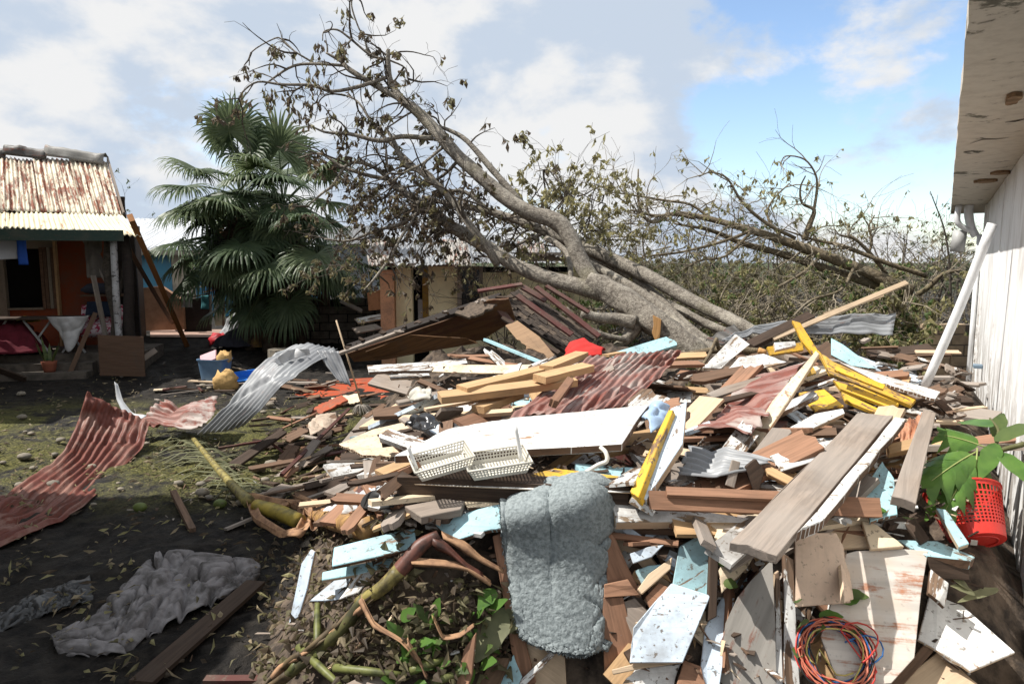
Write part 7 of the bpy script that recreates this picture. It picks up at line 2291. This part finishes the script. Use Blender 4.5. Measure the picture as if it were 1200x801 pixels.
cloth('dirty_cloth', 'large dirty grey cloth crumpled on the shaded mud', plain('muddy_cloth', (.24, .225, .225), .95, .8, 8, (.07, .064, .06), bs=.4), quadfn([(58, 742), (110, 716), (150, 680), (185, 642), (235, 648), (304, 660), (306, 672), (268, 692), (228, 714), (180, 736), (148, 762), (66, 764)], .04, .07), 130, 70, .075, 4, fscale=11, uvf=(7, 5))
cloth('black_plastic', 'crumpled black plastic lying in the shaded mud', plain('wet_black_plastic', (.035, .035, .035), .3, .4, spec=.5), quadfn([(-8, 722), (40, 694), (105, 674), (110, 700), (60, 716), (0, 738)], .02, .05), 60, 34, .05, 6, cat='plastic', fscale=7, uvf=(5, 4))


def srf(up):
    return lambda x, y: S(x, y, up)


cloth('red_cloth', 'bright red cloth bunched beside the pine timbers', plain('bright_red_cloth', (.46, .025, .02), .8, .4, 6), quadfn([(660, 419), (668, 404), (684, 398), (708, 412), (704, 418), (686, 421), (672, 421), (662, 421)], srf(.24), .06), 40, 24, .045, 3, fscale=6)
cloth('black_bag', 'shiny black plastic bag on the cream panel', plain('black_bag_m', (.02, .02, .022), .25, .3, spec=.6), quadfn([(477, 500), (484, 492), (506, 492), (520, 500), (512, 504), (496, 505), (486, 503), (478, 502)], srf(.11), .05), 36, 22, .04, 9, cat='bag', fscale=14)
cloth('blue_bag', 'pale blue plastic bag stuffed under the sloping beam', plain('blue_bag_m', (.34, .46, .62), .4, .4, 8), quadfn([(752, 494), (764, 480), (780, 478), (784, 490), (774, 500), (764, 506)], srf(.12), .08), 30, 22, .05, 5, cat='bag', fscale=10)
cloth('grey_rag', 'pale rag draped over the top of the grey curved sheet', plain('pale_rag', (.62, .62, .62), .9, .4), quadfn([(318, 424), (336, 410), (362, 408), (364, 415), (345, 420), (326, 428)], lambda x, y: D(x, y, 7.45), .03), 36, 20, .05, 2, fscale=8)
for k, (q, c, lab) in enumerate([([(374, 604), (400, 588), (448, 574), (452, 584), (420, 598), (384, 610)], (.6, .6, .6), 'white plastic sheeting bunched below the salmon pine plank'), ([(360, 500), (372, 486), (394, 484), (396, 498), (380, 506), (364, 510)], (.45, .36, .28), 'crumpled paper scraps beside the mop head'), ([(424, 590), (440, 582), (466, 584), (464, 594), (446, 598), (428, 598)], (.03, .03, .03), 'torn black plastic below the salmon pine plank'), ([(478, 466), (490, 458), (506, 458), (504, 466), (492, 470), (480, 470)], (.5, .48, .42), 'pale bundle by the worn purple brown plank')]):
    cloth('plastic_scrap', lab, plain('scrap%d' % k, c, .6, .5, 10), quadfn(q, srf(.09), .04), 30, 18, .05, 20 + k, cat='scrap', fscale=12)

# ------------------------------------------------------------------ concrete stump, tubs and bags near the old house
T = Tubes()
c = Zp(331, 436, 0)
T.add([c, c + Vector((0, 0, .25)), c + Vector((0, 0, .46))], [.27, .26, .25], 4, 22, .05)
tag(T.build('concrete_pillar', M_CONC, smooth=False), 'short round concrete pillar behind the grey curved sheet', 'pillar')


def tub(name, label, c, ux, sx, sy, h, m, tilt=None, cat='tub', t=.008):
    M = frame(c, ux, tilt or Vector((0, 0, 1)))
    vs, fs = [], []
    prof = [(.80, 0, 0), (1.0, h, 0), (1.06, h, 0), (1.06, h - .02, 0), (1.0, h - .015, 0), (.97, h - .004, 1), (.79, .01, 1)]
    K = 28
    for f, z, _ in prof:
        for i in range(K):
            a = 2 * math.pi * i / K
            ca, sa = math.cos(a), math.sin(a)
            e = .35
            x = math.copysign(abs(ca) ** e, ca) * sx / 2 * f
            y = math.copysign(abs(sa) ** e, sa) * sy / 2 * f
            vs.append((x, y, z))
    order = [0, 4, 3, 2, 1, 5, 6]
    for a, b in zip(order[:-1], order[1:]):
        for i in range(K):
            fs.append((a * K + i, a * K + (i + 1) % K, b * K + (i + 1) % K, b * K + i))
    fs.append(tuple(range(K))[::-1])
    fs.append(tuple(6 * K + i for i in range(K)))
    o = mesh(name, vs, fs, m, None, M)
    return tag(o, label, cat)


c = Zp(253, 447, .02)
tub('blue_bin', 'grey blue plastic bin full of bags on the yard', c, Vector((1, -.2, 0)), .52, .36, .42, plain('grey_blue_plastic', (.11, .19, .30), .45, .3))
tub('blue_tray', 'bright blue plastic tray beside the paper bag', Zp(290, 446, .05), Vector((1, .25, 0)), .52, .34, .12, plain('bright_blue_plastic', (.02, .16, .55), .45, .2), nrm(22, 185), cat='tray')


def bag(name, label, c, rx, ry, h, m, seed, lean=(0, 0)):
    rings = []
    rr_ = random.Random(seed)
    for i in range(9):
        f = i / 8
        w = (1.0 + .12 * math.sin(f * 3.2)) * (1 - .35 * max(0, f - .6) / .4)
        row = []
        for k in range(14):
            a = 2 * math.pi * k / 14
            q = 1 + .30 * mnoise.noise(Vector((math.cos(a) * 2.2, math.sin(a) * 2.2, f * 3.5 + seed)))
            row.append(c + Vector((rx * w * q * math.cos(a) + lean[0] * f, ry * w * q * math.sin(a) + lean[1] * f, h * f + (.05 * math.sin(a * 3 + seed) if i == 8 else 0))))
        rings.append(row)
    return tag(blob(name, m, rings, sub=0), label, 'bag')


M_PAPER = plain('brown_paper', (.52, .33, .13), .85, .4, 14, bs=.6, bd=.02)
bag('paper_bag', 'crumpled brown paper bag standing before the blue bin', Zp(265, 456, .02), .19, .15, .30, M_PAPER, 3)
bag('paper_bag', 'brown paper bag sticking out of the blue bin', Zp(256, 447, .02) + Vector((.02, .02, .26)), .15, .11, .26, M_PAPER, 8, (.12, 0))
tag(boxm('pink_crate_lid', .32, .22, .03, Zp(244, 447, .02).to_4d() and frame(Zp(246, 447, .02) + Vector((0, 0, .43)), Vector((1, .1, .25)), nrm(50, 200)), plain('pink_plastic', (.50, .30, .33), .5, .3), None, .008), 'pink plastic lid standing in the blue bin', 'lid')
for k, (a, b, w) in enumerate([((222, 446), (262, 448), .1), ((230, 452), (290, 449), .07), ((180, 457), (196, 456), .12), ((296, 452), (322, 447), .06)]):
    beam('yard_board', ['pale flat board lying before the paper bag', 'second thin board lying before the paper bag', 'short cream board on the moss behind the red sheet', 'thin grey board beside the bright blue tray'][k], Zp(a[0], a[1], .05), Zp(b[0], b[1], .05), w, .02, [W_PLY, W_GREY, P_CREAM, W_GREY][k], cat='board')
# the clothes and household things heaped below the palm
hz = .30
tag(heap('clothes_heap', 'patterned brown and yellow clothes heap below the palm', plain('patterned_clothes', (.26, .16, .05), .9, .8, 7, (.09, .05, .045)), D(302, 398, 15.2).xy.to_3d() + Vector((0, 0, hz)), .5, .4, .62, .16, 14), cat='clothes')
tag(heap('clothes_heap', 'dark clothes pile beside the red bag below the palm', plain('dark_clothes', (.05, .05, .065), .9, .6, 6), D(278, 398, 15.1).xy.to_3d() + Vector((0, 0, hz)), .5, .35, .36, .12, 15), cat='clothes')
tag(heap('clothes_heap', 'white and grey bundled sheets behind the red bag', plain('pale_sheets', (.42, .43, .44), .9, .5, 6, (.12, .13, .14)), D(277, 385, 16.2).xy.to_3d() + Vector((0, 0, hz)), .42, .3, .62, .14, 16), cat='clothes')
bag('red_bag', 'red bag on the ground below the palm', D(256, 395, 15.4).xy.to_3d() + Vector((0, 0, hz - .02)), .2, .15, .24, plain('red_bag_m', (.42, .02, .03), .5, .3), 5)
bag('blue_sack', 'blue plastic sack leaning behind the clothes', D(303, 385, 16.4).xy.to_3d() + Vector((0, 0, hz)), .32, .2, .72, plain('blue_sack_m', (.02, .09, .25), .5, .4), 6)
cloth('hung_cloth', 'white cloth hung up near the leaning timber', M_WHC, lambda u, v: D(213 + 12 * u, 342 + 18 * v, 16.2), 16, 16, .06, 31, fscale=5)
cloth('hung_cloth', 'small teal cloth hung under the palm fronds', plain('teal_cloth', (.05, .2, .22), .9, .3), lambda u, v: D(236 + 9 * u, 346 + 16 * v, 16.3), 12, 12, .05, 32, fscale=5)
lt = empty('lean_to', D(235, 390, 16.8).xy.to_3d() + Vector((0, 0, .3)), 'broken lean-to of boards and posts under the palm fronds', 'lean-to')
for k, (a, b, w) in enumerate([((247, 345, 16.6), (247, 380, 16.6), .05), ((236, 336, 16.7), (262, 326, 16.5), .12), ((240, 342, 16.7), (275, 333, 16.4), .09), ((262, 350, 16.7), (262, 382, 16.7), .05), ((205, 352, 16.9), (245, 344, 16.7), .1), ((272, 340, 16.6), (292, 334, 16.6), .12)]):
    beam('board', None, D(*a), D(*b), w, .03, [W_GREY, W_GREY, W_PLY, W_BROWN, W_DARK, W_ORANGE][k], parent=lt)
board('back_panel', None, [(215, 352), (248, 346), (248, 392), (216, 393)], W_BLACK, .03, n=(90, 180), d=17.1, parent=lt)
board('pale_panel', None, [(250, 346), (262, 342), (264, 380), (252, 382)], plain('pale_panel_m', (.4, .4, .3), .9, .6), .03, n=(90, 180), d=17.0, parent=lt)
tag(mesh('paved_strip', [D(176, 391, 16.2).xy.to_3d() + Vector((0, 0, ground_z(0, 16.2) + .03)), D(262, 391, 16.2).xy.to_3d() + Vector((0, 0, ground_z(0, 16.2) + .03)), D(262, 391, 17.4).xy.to_3d() + Vector((0, 0, ground_z(0, 17.4) + .03)), D(176, 391, 17.4).xy.to_3d() + Vector((0, 0, ground_z(0, 17.4) + .03))], [(0, 1, 2, 3)], plain('pink_paving', (.36, .24, .19), .9, .4)), kind='structure')
board('orange_sheet', 'orange rust sheet standing left of the yellow cottage', [(430, 343), (450, 338), (452, 362), (432, 364)], plain('orange_sheet_m', (.50, .24, .12), .8, .6, 5), .02, n=(80, 185), d=14.2, cat='metal sheet')
for k, (px, dd) in enumerate([([(415, 373), (452, 366), (455, 372), (420, 378)], 13.6), ([(412, 384), (440, 379), (448, 384), (418, 390)], 13.2), ([(400, 350), (425, 362), (424, 366), (398, 354)], 14.5)]):
    board('yard_plank', ['pale plank lying left of the cottage pillar', 'grey plank below the pale plank near the cottage', 'long thin plank leaning in the brush by the cottage'][k], px, W_GREY if k else P_WHITE_WORN, .03, n=(25, 180), d=dd, cat='plank')

# snapped branch over the white panels with its raw end and a wilted shoot
sb = empty('snapped_branch', S(850, 412, .3), 'snapped pale branch lying above the white panels', 'branch')
T = Tubes()
T.add([D(800, 416, 6.9), D(832, 411, 6.85), D(860, 409, 6.8), D(890, 412, 6.75)], [.03, .034, .036, .036], 4, 10, .12)
T.add([D(840, 396, 6.8), D(833, 412, 6.75), D(822, 430, 6.6), D(808, 450, 6.4)], [.018, .018, .015, .010], 4, 8, .1)
T.add([D(840, 398, 6.8), D(842, 408, 6.8)], [.016, .02], 2, 8)
T.build('stem', M_BARK2, sb)
T = Tubes()
T.add([D(889, 411, 6.74), D(898, 413, 6.7)], [.036, .022], 3, 9, .4)
T.build('raw_end', M_WOUND, sb)
Lv = Leaves()
for i in range(46):
    p = D(r.uniform(802, 826), r.uniform(445, 480), r.uniform(6.1, 6.35))
    Lv.leaf(p, Vector((0, 0, -1)) + rvec(r) * .5, r.uniform(.1, .2), r.uniform(.035, .06), r.choice((0, 0, 1)), r, .5)
Lv.build('wilted_leaves', [L_KHAKI, L_DEAD2], sb)
# shoot of leaves by the trunk base
brush('sprig', 'green sprig hanging from the split trunk', D(800, 432, 7.6), .1, .4, 900, 7, (2, 2, 1), up=-.8, leafy=1, ls=.12, cat='sprig')

# ------------------------------------------------------------------ litter on the ground
Lv = Leaves()
for i in range(4200):
    px, py = r.uniform(-20, 420), r.uniform(440, 800)
    if mnoise.noise(Vector((px * .018, py * .03, 7))) < (-.05 if py < 600 else .12) and r.random() < .9 or (py > 600 and r.random() < .6):
        continue
    p = Zp(px, py, .02)
    p.z = ground_z(p.x, p.y) + .045 + r.uniform(-.02, .015)
    d = rvec(r)
    d.z = abs(d.z) * .25
    Lv.leaf(p, d, r.uniform(.03, .14), r.uniform(.008, .035), r.choice((0, 0, 1, 2, 3)), r, .3)
for i in range(1500):
    px, py = r.uniform(300, 600), r.uniform(600, 800)
    if px > 480 and py < 690:
        continue
    p = S(px, py, -.02)
    d = rvec(r)
    d.z = abs(d.z) * .4
    Lv.leaf(p + Vector((0, 0, .02)), d, r.uniform(.03, .13), r.uniform(.012, .045), r.choice((0, 1, 1, 3, 3, 3, 1)), r, .5)
tag(Lv.build('leaf_litter', [L_STRAW, L_DEAD, L_KHAKI, L_DEAD2]), 'dry leaf litter strewn over moss and mud', 'leaf litter', kind='stuff')
for i in range(40):
    px, py = r.uniform(0, 330), r.uniform(448, 600)
    p = Zp(px, py, .02)
    s = r.uniform(.02, .06)
    rings = []
    for q in range(5):
        a = math.pi * (q + .15) / 4.3
        rings.append([p + Vector((s * 1.3 * math.sin(a) * math.cos(b_ * 1.047 + q) * r.uniform(.8, 1.2), s * math.sin(a) * math.sin(b_ * 1.047 + q) * r.uniform(.8, 1.2), s * .7 * -math.cos(a) + s * .5)) for b_ in range(6)])
    tag(blob('stone', M_CONC, rings, sub=0), 'small pale stone lying on the moss and mud', 'stone', 'stones on the yard')
